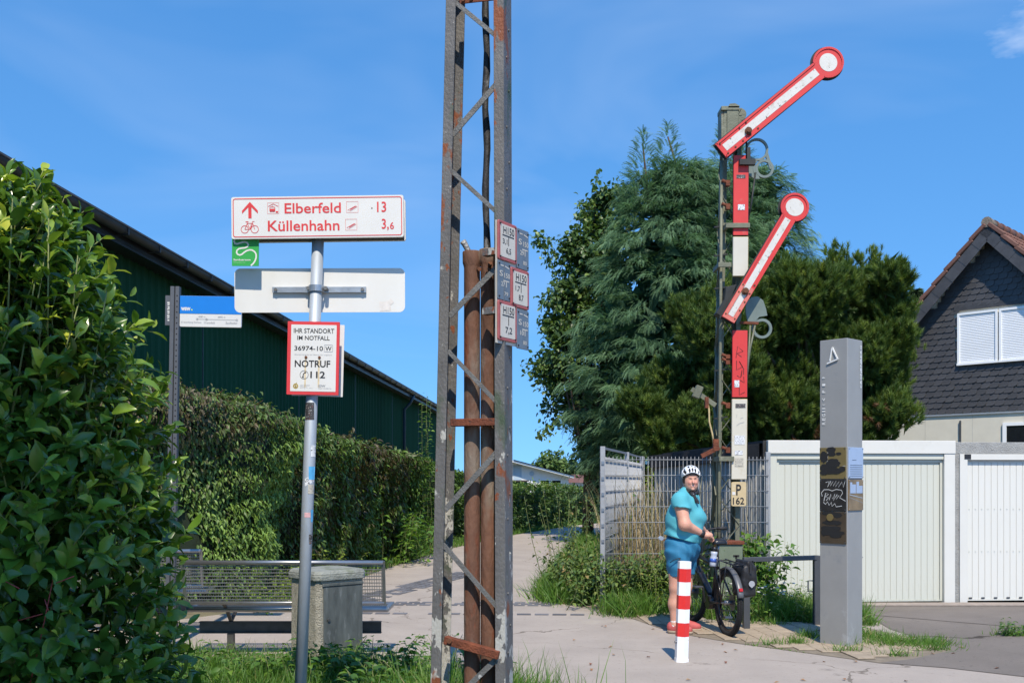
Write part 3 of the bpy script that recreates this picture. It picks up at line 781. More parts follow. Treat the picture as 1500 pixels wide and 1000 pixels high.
    # pole cap below the sign, and stickers wrapped on the pole
    def sticker(px0, px1, py0, py1, m, tilt=0.):
        mb = MB()
        z0, z1 = EYE-(py1-HY)/F_PX*D, EYE-(py0-HY)/F_PX*D
        n = 6; vs = []
        for zz in (z0, z1):
            cx_ = ax(zz).x
            for i in range(n+1):
                X = ((px0+(px1-px0)*i/n)-436)/F_PX*D-cx_
                aa = math.asin(max(-.97, min(.97, X/rp)))
                vs.append((cx_+math.sin(aa)*(rp+.0012), -math.cos(aa)*(rp+.0012), zz+tilt*i/n))
        mb.add(vs, [(i, i+1, n+1+i+1, n+1+i) for i in range(n)], 0, True)
        mb.build('sticker', m, t)
    sticker(448.5, 461.5, 590, 615, 'sticker_dark'); sticker(457, 463.5, 652, 669, 'sticker_white'); sticker(454, 463, 683, 702, 'sticker_blue')
    sticker(448.5, 462, 701, 712, 'sticker_white', .03); sticker(453, 460, 709, 723, 'sticker_tan'); sticker(448, 456, 750, 757, 'sticker_pink'); sticker(456.5, 459.5, 746, 764, 'sticker_blue')
    sticker(454, 459, 782, 796, 'sticker_dark')
mat('mint', (.20, .52, .22), .5)
mat('sticker_faded', (.66, .62, .58), .6, var=.12, scale=40, patches=[((.5, .2, .2), .68, 40, .05, None)])
mat('bracket_bolt', (.16, .16, .155), .5, .5)
signpost()

# ------------------------------------------------------------------ rusty lattice mast
def lattice_mast():
    th = R(-13); base = Vector((-.27, 6.0, 0))
    t = thing('lattice_mast', 'rusty grey lattice mast of two channel posts with flaking paint', 'mast', base, (0, 0, th))
    Rz = Matrix.Rotation(-th, 3, 'Z')
    def W2L(p): return Rz @ (Vector(p)-base)
    xl = lambda z: -.232+.0236*(z-.386)      # outer edges of the two channels
    xr = lambda z: .236-.0027*(z-.386)
    Z0, Z1 = -.05, 5.0
    fl, tk, dp = .062, .009, .21
    def channel(xo, sgn, m='mast_paint'):
        mb = MB()
        for (xa, xb, ya, yb) in ((0, fl, 0, tk), (0, tk, tk, dp-tk), (0, fl, dp-tk, dp)):
            vs = []
            for z in (Z0, Z1):
                o_ = xo(z)
                for (a, b) in ((xa, ya), (xb, ya), (xb, yb), (xa, yb)): vs.append((o_+sgn*a, b, z))
            f = [(0, 1, 5, 4), (1, 2, 6, 5), (2, 3, 7, 6), (3, 0, 4, 7), (0, 3, 2, 1), (4, 5, 6, 7)]
            mb.add(vs, f if sgn > 0 else [q[::-1] for q in f])
        return mb.build('channel_post', m, t, bevel=.002)
    channel(xl, 1); cr_ = channel(xr, -1)
    rv = MB()
    for k in range(24):
        z = .15+k*.2+random.uniform(-.03, .03)
        rv.tube([(xr(z)-.002, .07+.06*(k % 2), z), (xr(z)+.007, .07+.06*(k % 2), z)], .009, 8)
    rv.build('rivet', 'mast_paint', cr_)
    def lx(px): return (px-CX)/243.0+.27
    def lz(py): return EYE-(py-HY)/243.0
    asc = [((660, 195), (731, 122)), ((655, 462), (731, 390)), ((648, 748), (731, 659)), ((684, 1006), (731, 960)), ((664, -64), (731, -140))]
    dsc = [((664, -2), (731, 58)), ((659, 246), (731, 314)), ((654, 511), (731, 591)), ((646, 796), (731, 889))]
    for (p_, q_) in asc:
        a, b = (lx(p_[0]), .019, lz(p_[1])), (lx(q_[0]), .019, lz(q_[1]))
        mb = MB().bar(a, b, .007, .034, (0, 0, 1)).bar((a[0], .034, a[2]+.02), (b[0], .034, b[2]+.02), .03, .006, (0, 0, 1))
        mb.build('lattice_bar', 'mast_lacing', t, bevel=.001)
    for (p_, q_) in dsc:
        a, b = (lx(p_[0]), .030, lz(p_[1])), (lx(q_[0]), .030, lz(q_[1]))
        MB().bar(a, b, .028, .010, (0, 0, 1)).bar((a[0], .012, a[2]-.006), (b[0], .012, b[2]-.006), .006, .026, (0, 0, 1)).build('lattice_bar', 'mast_lacing', t, bevel=.001)
    MB().bar((lx(658), .04, lz(618)), (lx(733), .04, lz(618)), .07, .045).build('cross_bar', 'rust_bar', t, bevel=.003)
    cb = MB().bar((lx(648), .04, lz(939)), (lx(733), .0, lz(957)), .05, .05).build('cross_bar', 'rust_bar', t, bevel=.003)
    MB().tube([(lx(657), -.005, lz(939)), (lx(657), .03, lz(939))], .016, 10).build('bolt', 'rust_bolt', cb)
    hp = MB().b2(lx(672), lx(738), .012, .022, lz(3), lz(-22)).build('head_plate', 'rust_bar', t)
    hb = MB()
    for px in (678, 690, 720): hb.tube([(lx(px), .0, lz(-1)), (lx(px), .012, lz(-1))], .011, 8)
    hb.build('bolt', 'rust_bolt', hp)
    # cable protection pipes
    def pipe(px, py_top):
        b_ = W2L(P(px, 1094, 6.12)); b_.z = -.05; x, y = b_.x, b_.y
        zt = EYE-(py_top-HY)/F_PX*6.12
        r = .0498
        mb = MB(); n = 20
        prof = [(r, -.05), (r, zt-.10), (r+.002, zt-.09), (r+.008, zt-.07), (r+.009, zt-.005), (r+.007, zt), (r-.006, zt), (r-.008, zt-.05), (.001, zt-.055)]
        vs = [(x+math.cos(2*math.pi*k/n)*a, y+math.sin(2*math.pi*k/n)*a, z) for a, z in prof for k in range(n)]
        mb.add(vs, [(i*n+k, i*n+(k+1) % n, (i+1)*n+(k+1) % n, (i+1)*n+k) for i in range(len(prof)-1) for k in range(n)], 0, True)
        return mb.build('cable_pipe', 'rust_pipe', t), x, y, zt
    pl, ax_, ay_, az_ = pipe(691.5, 369)
    pr, bx_, by_, bz_ = pipe(715.8, 366)
    MB().tube([(ax_-.015, ay_, az_-.08), (ax_-.02, ay_, az_), (ax_-.045, ay_-.01, az_+.05), (ax_-.055, ay_-.012, az_+.065)], [.016, .017, .019, .021], 12).build('cable_stub', 'lead_stub', pl)
    pts = []
    for k in range(22):
        z = bz_-.1+k*.12
        pts.append((bx_-.018+.006*math.sin(k*1.3)+.0035*(22-k)/22-(.014 if k > 12 else .014*k/12)*0, by_+.005*math.cos(k*1.9), z))
    MB().tube(pts, [.0215+.002*math.sin(k*2.1) for k in range(22)], 12).build('tarred_cable', 'tar_cable', pr)
    MB().tube([(bx_-.05, by_-.052, bz_-.13), (bx_-.04, by_-.07, bz_-.13)], .013, 8).tube([(bx_+.02, by_-.055, bz_-.11), (bx_+.03, by_-.08, bz_-.10)], .013, 8).build('bolt', 'rust_bolt', pr)
    # hydrant and valve plates on a board turned to the right
    wa = R(57)
    o0 = P(727.5, 320, 5.90)
    ux = Vector((math.cos(wa), math.sin(wa), 0))
    def plate(s0, s1, z0, z1, kind, rows):
        w, h = s1-s0, z1-z0
        pos = W2L(o0+ux*((s0+s1)/2)+Vector((0, 0, (z0+z1)/2)))
        rot = (0, 0, wa-th)
        if kind == 'red':
            p_ = MB().prism(rrect(-w/2, w/2, -h/2, h/2, .012), -.012, -.002).build('hydrant_plate', 'hydrant_red', t, loc=pos, rot=rot, bevel=.003)
            MB().prism(rrect(-w/2+.022, w/2-.022, -h/2+.020, h/2-.020, .004), -.0135, -.0125).build('white_field', 'hydrant_white', p_)
            ink = 'ink_black'; y = -.0145
        else:
            p_ = MB().prism(rrect(-w/2, w/2, -h/2, h/2, .008), -.009, -.002).build('valve_plate', 'hydrant_blue', t, loc=pos, rot=rot, bevel=.002)
            ink = 'hydrant_white'; y = -.0105
        for b, a0, a1, c0, c1 in rows:
            if b == '-': MB().ribbon([((a0-.5)*w, (.5-c0)*h), ((a1-.5)*w, (.5-c1)*h)], .007, y).build('line', ink, p_)
            else: lettering(b, (a0-.5)*w, (a1-.5)*w, (.5-c1)*h, (.5-c0)*h, y, ink, p_, .012)
        for sx in (-1, 1):
            MB().tube([(sx*w*.40, y-.004, h*.42), (sx*w*.40, y+.004, h*.42)], .005, 8).tube([(sx*w*.40, y-.004, -h*.42), (sx*w*.40, y+.004, -h*.42)], .005, 8).build('screw', 'dark_gap', p_)
    def red(a, b, c): return [('H150', .25, .83, .13, .32), ('-', .2, .82, .36, .36), ('-', .53, .53, .37, .60), (a, .22, .46, .45, .60), (b, .40, .66, .66, .83)]
    def blue(a, b): return [('S', .12, .38, .25, .40), ('150', .5, .95, .29, .42), ('-', .42, .88, .5, .5), ('-', .66, .66, .5, .66), (a, .25, .55, .53, .65), (b, .5, .8, .78, .88), ('-', .2, .45, .12, .12), ('-', .55, .9, .12, .16)]
    plate(0, .205, -.238, -.004, 'red', red('3,1', '6,5', 0)); plate(.21, .345, -.255, -.01, 'blue', blue('29', '80'))
    plate(0, .135, -.475, -.243, 'blue', blue('27', '79')); plate(.14, .345, -.497, -.26, 'red', red('1,7', '8,7', 0))
    plate(0, .205, -.717, -.48, 'red', red('', '7,2', 0)[:3]+[('7,2', .36, .72, .64, .83)]); plate(.21, .345, -.745, -.502, 'blue', blue('10', '80'))
    pos = W2L(o0+ux*.105+Vector((0, 0, -.36)))
    bd = MB().b2(-.11, .235, 0, .006, -.375, .352).build('sign_board', 'hydrant_white', t, loc=pos, rot=(0, 0, wa-th))
    for zb_ in (.15, -.2): MB().b2(-.11, -.06, .008, .10, zb_, zb_+.04).build('board_bracket', 'mast_paint', bd)
lattice_mast()

# ------------------------------------------------------------------ blue sign on a perforated double post
def stop_post():
    D = 9.6; s = F_PX/D
    base = Vector(((243-CX)/s, D, 0))
    t = thing('stop_post', 'dark grey perforated double post carrying a blue and white route sign', 'sign', base, (0, R(.95), 0))
    zt = EYE+(HY-420)/s
    MB().b2(-.005, .034, -.03, .03, 0, zt).build('post_profile', 'stop_post', t, bevel=.003)
    p = MB().b2(.044, .082, -.03, .03, 0, zt).build('post_profile', 'stop_post', t, bevel=.003)
    h = MB()
    for k in range(42):
        z = zt-.09-k*.0525
        h.tube([(.063, -.0312, z), (.063, -.026, z)], .0075, 8)
    h.build('hole', 'dark_gap', p)
    MB().b2(.034, .044, -.02, .03, 0, zt-.002).build('gap_shade_strip', 'dark_gap', t)  # black strip fills the gap between the profiles as painted shade
    x0, x1 = .086, .086+90/s
    zb, ztop = EYE+(HY-478)/s, EYE+(HY-433)/s
    zm = EYE+(HY-459)/s
    b = MB().prism(rrect(x0, x1, zb, ztop, .012), -.012, .012).build('route_sign', 'sign_white', t)
    MB().b2(x0, x1-.001, -.0145, .0145, zm, ztop-.001).build('blue_field', 'sign_blue', b)
    X = lambda px: x0+(px-257)/s
    Z = lambda py: EYE+(HY-py)/s
    zz = lambda x, y_: (X(230+x/11.1), Z(410+y_/11.1))
    def tx(bd, xa, xb, ya, yb, m, bold=.0):
        a, c = zz(xa, yb), zz(xb, ya); lettering(bd, a[0], c[0], a[1], c[1], -.0155, m, b, bold)
    tx('wsw', 318, 474, 442, 497, 'sign_white', .045); tx('.', 482, 508, 470, 495, 'ink_lime', .03)
    tx('1200 m', 600, 715, 575, 603, 'ink_grey'); tx('6800 m', 920, 1040, 575, 603, 'ink_grey')
    tx('Cronenberg Rathaus', 322, 652, 668, 700, 'ink_grey'); tx('Cronenfeld', 695, 868, 668, 700, 'ink_grey'); tx('Zoo/Stadion', 1045, 1235, 668, 700, 'ink_grey')
    r = MB()
    r.ribbon([zz(580, 630), zz(1225, 637)], .003, -.0153)
    for c in ((582, 630), (735, 632), (1227, 637)):
        q = zz(*c); r.ribbon(arc(q[0], q[1], .009, n=14), .003, -.0155, 0, True)
    r.build('route_line', 'ink_grey', b)
    # slim name blade on the left, turned away
    sb = MB().b2(-.055, -.008, -.012, .012, zb+.01, ztop).build('name_blade', 'stop_post', t)
    for k in range(9):
        z = ztop-.07-k*.021
        MB().ribbon([(-.036+.002*(k % 3), z), (-.014, z+.006*(k % 2))], .011 if k % 2 else .014, -.0128).build('lettering', 'sign_white', sb)
stop_post()

# ------------------------------------------------------------------ benches
def bench_proto(label, loc, rz):
    """back towards -y, seat towards +y; 1.8 m wide, centred on x"""
    t = thing('mesh_bench', label, 'bench', loc, (0, 0, rz), 'mesh benches by the path')
    w = .90
    zb0, zb1 = .50, .87
    yb = lambda z: -.02-(z-.5)*.22
    MB().tube([(-w, yb(zb1), zb1), (w, yb(zb1), zb1)], .021, 12).build('top_rail', 'steel_satin', t)
    MB().tube([(-w, yb(zb0), zb0), (w, yb(zb0), zb0)], .016, 10).build('bottom_rail', 'steel_satin', t)
    for s in (-1, 1):
        MB().bar((s*w, yb(zb0), zb0-.015), (s*w, yb(zb1), zb1+.015), .03, .012, (0, 1, 0)).build('side_rail', 'steel_satin', t)
    for k in range(1, 12):
        z = zb0+(zb1-zb0)*k/12
        MB().bar((-w, yb(z), z), (w, yb(z), z), .006, .009).build('back_wire', 'steel_mesh', t)
    m = MB()
    for k in range(1, 84):
        x = -w+2*w*k/84
        m.bar((x, yb(zb0)+.006, zb0), (x, yb(zb1)+.006, zb1), .004, .004, (0, 1, 0))
    m.build('upright_wires', 'steel_mesh', t)
    m = MB()
    for k in range(84):
        x = -w+.02+2*w*k/84
        m.b2(x, x+.006, .09, .47, .425, .433)
    for k in range(9): m.b2(-w, w, .1+k*.045, .108+k*.045, .421, .4285)
    m.build('seat_mesh', 'steel_mesh', t)
    MB().b2(-w, w, .085, .19, .434, .445).build('seat_plate', 'steel_satin', t)
    MB().tube([(-w-.02, .07, .43), (w+.02, .07, .43)], .026, 12).build('seat_edge', 'steel_satin', t)
    MB().tube([(-w-.02, .49, .42), (w+.02, .49, .42)], .022, 12).build('seat_edge', 'steel_satin', t)
    for s in (-1, 1): MB().b2(s*(w+.01)-.022, s*(w+.01)+.022, .07, .49, .41, .446).build('seat_end', 'steel_satin', t, bevel=.006)
    MB().b2(-w+.05, w-.06, .20, .26, .29, .298).b2(-w+.05, w-.06, .20, .26, .19, .198).b2(-w+.05, w-.06, .226, .234, .198, .29).build('beam', 'bench_beam', t)
    for s in (-.62, .62):
        MB().b2(s*w-.03, s*w+.03, .2, .26, 0, .19).b2(s*w-.06, s*w+.06, .12, .36, 0, .012).build('leg', 'bench_beam', t, bevel=.003)
        MB().bar((s*w, .23, .298), (s*w, .1, .42), .03, .02).bar((s*w, .23, .298), (s*w, .46, .41), .03, .02).bar((s*w, .1, .42), (s*w, yb(.5), .5), .03, .014).build('seat_bracket', 'bench_beam', t)
    return t
bench_proto('grey metal mesh bench seen from behind, beside the concrete bin', (-2.055, 9.03, .004), 0)
bench_proto('mesh bench end showing between the laurel and the nearer bench', (-4.17, 10.45, .004), R(6))

# ------------------------------------------------------------------ concrete litter bin
def litter_bin():
    t = thing('litter_bin', 'weathered concrete litter bin with dark side door and thick lid', 'bin', ((479-CX)/F_PX*8.55, 8.55, 0), (0, 0, R(42)))
    a, c, h = .232, .03, .775
    oct_ = lambda a, c: [(-a+c, -a), (a-c, -a), (a, -a+c), (a, a-c), (a-c, a), (-a+c, a), (-a, a-c), (-a, -a+c)]
    def slab(a0, c0, z0, a1, c1, z1):
        n = 8
        return [(x, y, z0) for x, y in oct_(a0, c0)]+[(x, y, z1) for x, y in oct_(a1, c1)], [(i, (i+1) % n, n+(i+1) % n, n+i) for i in range(n)]+[tuple(range(n))[::-1], tuple(range(n, 2*n))]
    MB().add(*slab(a, c, -.03, a-.003, c, h)).build('body', 'concrete_bin', t, bevel=.006)
    lid = MB().add(*slab(a+.020, .045, h, a+.022, .045, h+.05)).add(*slab(a+.022, .045, h+.05, a+.004, .045, h+.082)).build('lid', 'concrete_lid', t, bevel=.008, seg=2)
    d = MB().b2(-a+.055, a-.03, -a-.006, -a+.006, .04, h-.05).build('side_door', 'bin_door', t, bevel=.003)
    MB().b2(-a+.044, a-.02, -a-.014, -a+.001, h-.046, h-.022).build('door_frame', 'bin_door', t, bevel=.003)
    MB().tube([(-a+.10, -a-.006, .45), (-a+.10, -a-.018, .45)], .014, 8).build('lock', 'bench_beam', d)
litter_bin()
# ------------------------------------------------------------------ garages
def garage(label, origin, rz, w, h, kind):
    t = thing('garage', label, 'garage', origin, (0, 0, rz), 'row of flat roofed garages')
    dp = 6.0
    sw = 'garage_side'
    MB().b2(0, .10, .12, dp, 0, h-.16).build('side_wall', sw, t)
    MB().b2(w-.10, w, .12, dp, 0, h-.16).build('side_wall', 'garage_concrete', t)
    MB().b2(.1, w-.1, dp-.1, dp, 0, h-.16).build('back_wall', sw, t)
    if kind == 'framed':
        # shallow ribs on the exposed side wall
        rb = MB()
        for k in range(60): rb.b2(-.006, 0, .16+k*.096, .20+k*.096, .02, h-.27)
        rb.build('wall_rib', sw, t)
        MB().b2(-.05, .02, .06, dp+.05, h-.26, h).build('roof_edge', 'felt', t)
        MB().b2(.02, w, .06, dp+.05, h-.16, h-.02).build('roof', 'felt', t)
        MB().b2(-.01, w+.005, -.03, .05, h-.17, h+.0).build('fascia', 'garage_white', t, bevel=.004)
        MB().b2(-.006, .115, .0, .12, 0, h-.171).build('jamb', 'garage_door', t, bevel=.004)
        MB().b2(w-.145, w+.002, -.02, .12, 0, h-.171).build('jamb', 'garage_white', t, bevel=.004)
        MB().b2(.115, w-.145, .0, .12, h-.245, h-.171).build('head_frame', 'garage_door', t, bevel=.004)
        x0, x1, z1 = .155, w-.175, h-.285
        fr = MB().b2(.116, x0, .035, .10, .03, h-.246).b2(x1, w-.146, .035, .10, .03, h-.246).b2(x0, x1, .035, .10, z1+.002, h-.246)
        fr.build('door_frame', 'garage_door', t, bevel=.003)
        n, dm = 26, 'garage_door'
    else:
        MB().b2(-.05, w, .02, .14, h-.165, h-.01).build('lintel', 'garage_concrete', t, bevel=.006)
        MB().b2(-.06, .0, .02, .12, 0, h-.166).build('pier', 'garage_concrete', t, bevel=.004)
        MB().b2(.02, w, .06, dp+.05, h-.16, h-.03).build('roof', 'felt', t)
        MB().b2(.0, .105, .0, .10, 0, h-.167).build('jamb', 'garage_white', t, bevel=.003)
        MB().b2(w-.10, w-.002, .0, .10, 0, h-.167).build('jamb', 'garage_white', t, bevel=.003)
        MB().b2(.105, w-.1, .0, .10, h-.245, h-.167).build('head_frame', 'garage_white', t, bevel=.003)
        MB().b2(.06, .15, -.006, .0, h-.235, h-.17).build('hinge_plate', 'ink_black', t, bevel=.002)
        x0, x1, z1 = .11, w-.105, h-.25
        n, dm = 27, 'garage_door_white'
    d = MB().b2(x0, x1, .062, .085, .03, z1).build('door', dm, t)
    pw = (x1-x0)/n
    me = None
    for k in range(n):
        if me is None:
            o = MB().b2(.0028, pw-.0028, -.007, 0, .05, z1-.02).build('door_strip', dm, d, bevel=.003); me = o.data
        else:
            o = bpy.data.objects.new('door_strip', me); COL.objects.link(o); o.parent = d
            bv = o.modifiers.new('bevel', 'BEVEL'); bv.width = .003; bv.segments = 1
        o.location = (x0+k*pw, .062, 0)
    MB().b2(x0, x1, .046, .06, .03, .05).build('bottom_rail', dm, d)
    if kind == 'framed':
        k = MB().tube([(x0+(x1-x0)*.497, .02, .62), (x0+(x1-x0)*.497, .05, .62)], .02, 12).bar((x0+(x1-x0)*.497-.05, .015, .625), (x0+(x1-x0)*.497+.035, .015, .612), .012, .016)
        k.build('handle', 'steel_satin', d)
    else:
        r = MB()
        for z in (1.24, .68):
            for k in range(n): r.tube([(x0+(k+.5)*pw, .045, z), (x0+(k+.5)*pw, .05, z)], .006, 6)
        r.build('rivet', 'garage_door', d)
        v = MB()
        for k in range(0, n, 2): v.b2(x0+(k+.4)*pw, x0+(k+.9)*pw, .040, .0465, .055, .075)
        v.build('vent', 'rail_grey', d)
    return t
garage('pale garage with ribbed up-and-over door, directly behind the grey pillar', (3.32, 12.9, 0), R(4), 2.495, 2.135, 'framed')
garage('bright white garage at the right edge with rough concrete lintel', (3.32+2.57, 12.9+.19, 0), R(4), 2.55, 2.13, 'plain')

# ------------------------------------------------------------------ slate house with brown tiled roof
def slate_house():
    psi = R(45)
    apex = Vector((13.52, 28.0, 8.8))
    t = thing('slate_house', 'gabled house clad in dark scalloped slate with brown roof tiles', 'house', (apex.x, apex.y, 0), (0, 0, -psi))
    # local: x along the gable (to the right), y into the house, apex above the origin
    pit = 1.07; hw = 5.2; dep = 9.0; zr = 8.62; zs = 3.58
    rake = lambda x: zr-abs(x)*pit
    ez = rake(hw)
    wall = MB()
    wall.add([(-hw, 0, 0), (hw, 0, 0), (hw, 0, zs-.06), (-hw, 0, zs-.06)], [(0, 1, 2, 3)])
    wall.add([(-hw, 0, 0), (-hw, dep, 0), (-hw, dep, ez), (-hw, 0, ez)], [(0, 3, 2, 1)])
    wall.add([(hw, 0, 0), (hw, dep, 0), (hw, dep, ez), (hw, 0, ez)], [(0, 1, 2, 3)])
    wall.add([(-hw, dep, 0), (hw, dep, 0), (hw, dep, ez), (0, dep, zr), (-hw, dep, ez)], [(0, 4, 3, 2, 1)])
    wall.add([(-hw, .01, ez-.3), (hw, .01, ez-.3), (hw, .01, ez), (0, .01, zr), (-hw, .01, ez)], [(0, 1, 2, 3, 4)])
    wall.build('wall', 'cream_wall', t)
    pj = MB()
    for k in range(-2, 4): pj.b2(k*1.35-.55, k*1.35-.545, -.004, .002, .1, zs-.08)
    pj.build('panel_joint', 'garage_side', t)
    MB().b2(-hw, hw, -.05, 0, zs-.075, zs-.03).build('drip_flashing', 'zinc', t)
    # windows
    def win(a0, a1, z0, z1):
        w = MB().b2(a0-.06, a0, -.10, .0, z0-.03, z1+.06).b2(a1, a1+.06, -.10, .0, z0-.03, z1+.06).b2(a0, a1, -.10, .0, z1, z1+.06).b2(a0-.07, a1+.07, -.12, .0, z0-.055, z0-.0).build('window', 'pvc_white', t)
        sh = MB(); n = int((z1-z0)/.045)
        for k in range(n):
            z = z0+k*(z1-z0)/n
            sh.add([(a0, -.066, z), (a1, -.066, z), (a1, -.072, z+.02), (a0, -.072, z+.02), (a1, -.066, z+.044), (a0, -.066, z+.044)], [(0, 1, 2, 3), (3, 2, 4, 5)], 0, False)
        sh.build('roller_shutter', 'shutter', w)
        return (a0-.08, a1+.08, z0-.08, z1+.1)
    holes = [win(-.88, .10, 4.98, 6.36), win(.26, 1.24, 4.98, 6.36)]
    wl_ = MB().b2(.28, .38, -.06, .0, 1.2, 3.24).b2(.38, 1.9, -.06, .0, 3.15, 3.24).build('lower_window', 'pvc_white', t)
    MB().b2(.38, 1.9, -.035, -.02, 1.2, 3.15).build('pane', 'glass_dark', wl_)
    MB().b2(-.90, -.86, -.05, 0, 2.35, 3.35).build('cable_duct', 'rail_grey', t)
    # slates: rounded lower right corner, overlapping rows, tilted outwards at the foot
    sw_, sh_ = .262, .235
    poly = [(0, 0)]+[(sw_*.55+sw_*.45*math.sin(R(a)), sh_*.36-sh_*.36*math.cos(R(a))) for a in range(0, 91, 18)]+[(sw_, sh_), (0, sh_)]
    me = bpy.data.meshes.new('slate')
    n = len(poly)
    vs = [(x, -.030*(1-z/sh_)-.016*x/sw_-.010, z) for x, z in poly]+[(x, -.030*(1-z/sh_)-.016*x/sw_+.004, z) for x, z in poly]
    me.from_pydata(vs, [], [tuple(range(n))]+[(i, n+i, n+(i+1) % n, (i+1) % n) for i in range(n)])
    me.materials.append(MATS['slate']); me.update()
    ex = .168
    cand = []
    row = 0; z = zs-.02
    while z < zr:
        x = -hw+(.5*sw_ if row % 2 else 0)+random.uniform(-.02, .02)
        while x < hw:
            xc = x+sw_/2
            if z+ex*.75 < rake(xc)-.16 and not any(a0 < xc+.02 and xc-.02 < a1 and b0 < z+.12 and z+.03 < b1 for a0, a1, b0, b1 in holes):
                cand.append((x, z))
            x += sw_*.93
        row += 1; z += ex
    vis = [c for c in cand if -3.1 < c[0] < 1.15]
    vis.sort(key=lambda c: abs(c[0]+.9)+abs(c[1]-5.2)*.3)
    near = set(vis[:288])
    rest_v, rest_f = [], []
    for (x, z) in cand:
        if (x, z) in near:
            o = bpy.data.objects.new('slate', me); COL.objects.link(o); o.parent = t
            o.location = (x, random.uniform(-.004, .004), z); o.rotation_euler = (random.uniform(-.02, .02), R(-1.2)+random.uniform(-.02, .02), 0)
        else:
            b = len(rest_v); rest_v += [(x+p_[0], p_[1], z+p_[2]) for p_ in vs[:n]]; rest_f.append(tuple(b+i for i in range(n)))
    rm = bpy.data.meshes.new('slate_cladding'); rm.from_pydata(rest_v, [], rest_f); rm.update()
    tag(link('slate_cladding', rm, t, 'slate_rest'), kind='stuff')
    # dark strip over the windows
    MB().b2(-1.05, 1.4, -.045, -.032, 6.50, 6.66).build('lead_strip', 'slate_rest', t)
    # roof: overhang towards the gable side, verge slates and verge tiles one by one
    ov = .42
    nrm = Vector((pit, 0, 1)).normalized()
    for s in (-1, 1):
        L = math.hypot(hw+.4, (hw+.4)*pit)
        dirv = Vector((s, 0, -pit)).normalized(); up = Vector((s*pit, 0, 1)).normalized()
        rf = MB()
        a = Vector((0, -ov, zr+.10)); rows = int(L/.32)
        for k in range(rows):
            p0 = a+dirv*(k*L/rows); p1 = a+dirv*((k+1)*L/rows+.04)
            h0 = up*.03; h1 = up*.065
            rf.add([p0+h0, p1+h1, p1+h1+Vector((0, dep+ov, 0)), p0+h0+Vector((0, dep+ov, 0)), p1+h1-up*.05, p1+h1-up*.05+Vector((0, dep+ov, 0))],
                   [(0, 1, 2, 3), (1, 4, 5, 2)] if s < 0 else [(3, 2, 1, 0), (2, 5, 4, 1)])
        if s > 0:
            for k in range(rows):
                for j in range(18):
                    p0 = a+dirv*((k+.02)*L/rows)+Vector((0, .2+j*.27, 0)); p1 = a+dirv*((k+1)*L/rows)+Vector((0, .2+j*.27, 0))
                    rf.tube([p0+up*.045, p1+up*.075], .045, 6)
        rf.build('roof', 'roof_tile', t)
        # soffit
        MB().add([a-up*.02, a+dirv*L-up*.02, a+dirv*L-up*.02+Vector((0, ov+.02, 0)), a-up*.02+Vector((0, ov+.02, 0))], [(0, 3, 2, 1)] if s < 0 else [(0, 1, 2, 3)]).build('soffit', 'slate_rest', t)
        nt = 16
        for k in range(nt):
            p0 = a+dirv*(k*L/nt); p1 = a+dirv*((k+1)*L/nt+.05)
            MB().bar(p0+up*.055+Vector((0, -.02, 0)), p1+up*.10+Vector((0, -.02, 0)), .10, .12, tuple(up)).build('verge_tile', 'roof_tile', t, bevel=.02)
        nv = 30
        for k in range(nv):
            p0 = a+dirv*(k*L/nv)-up*.17; p1 = a+dirv*((k+1)*L/nv+.06)-up*.17
            y0 = Vector((0, -.02-.008*(k % 2)-.01, 0))
            q = [p0+up*.17, p1+up*.17, p1-up*.14, p0-up*.14, p0-up*.0]
            MB().add([v+y0 for v in q]+[v+y0+Vector((0, .02, 0)) for v in q], [(0, 1, 2, 3, 4)[::-1] if s > 0 else (0, 1, 2, 3, 4)]+[(i, (i+1) % 5, 5+(i+1) % 5, 5+i) for i in range(5)]).build('verge_slate', 'slate', t)
    for k in range(12):
        MB().tube([(0, -ov-.05+k*.5, zr+.16+.03), (0, -ov-.05+k*.5+.54, zr+.16)], [.15, .13], 10).build('ridge_tile', 'ridge_tile' if k < 1 else 'roof_tile', t)
slate_house()

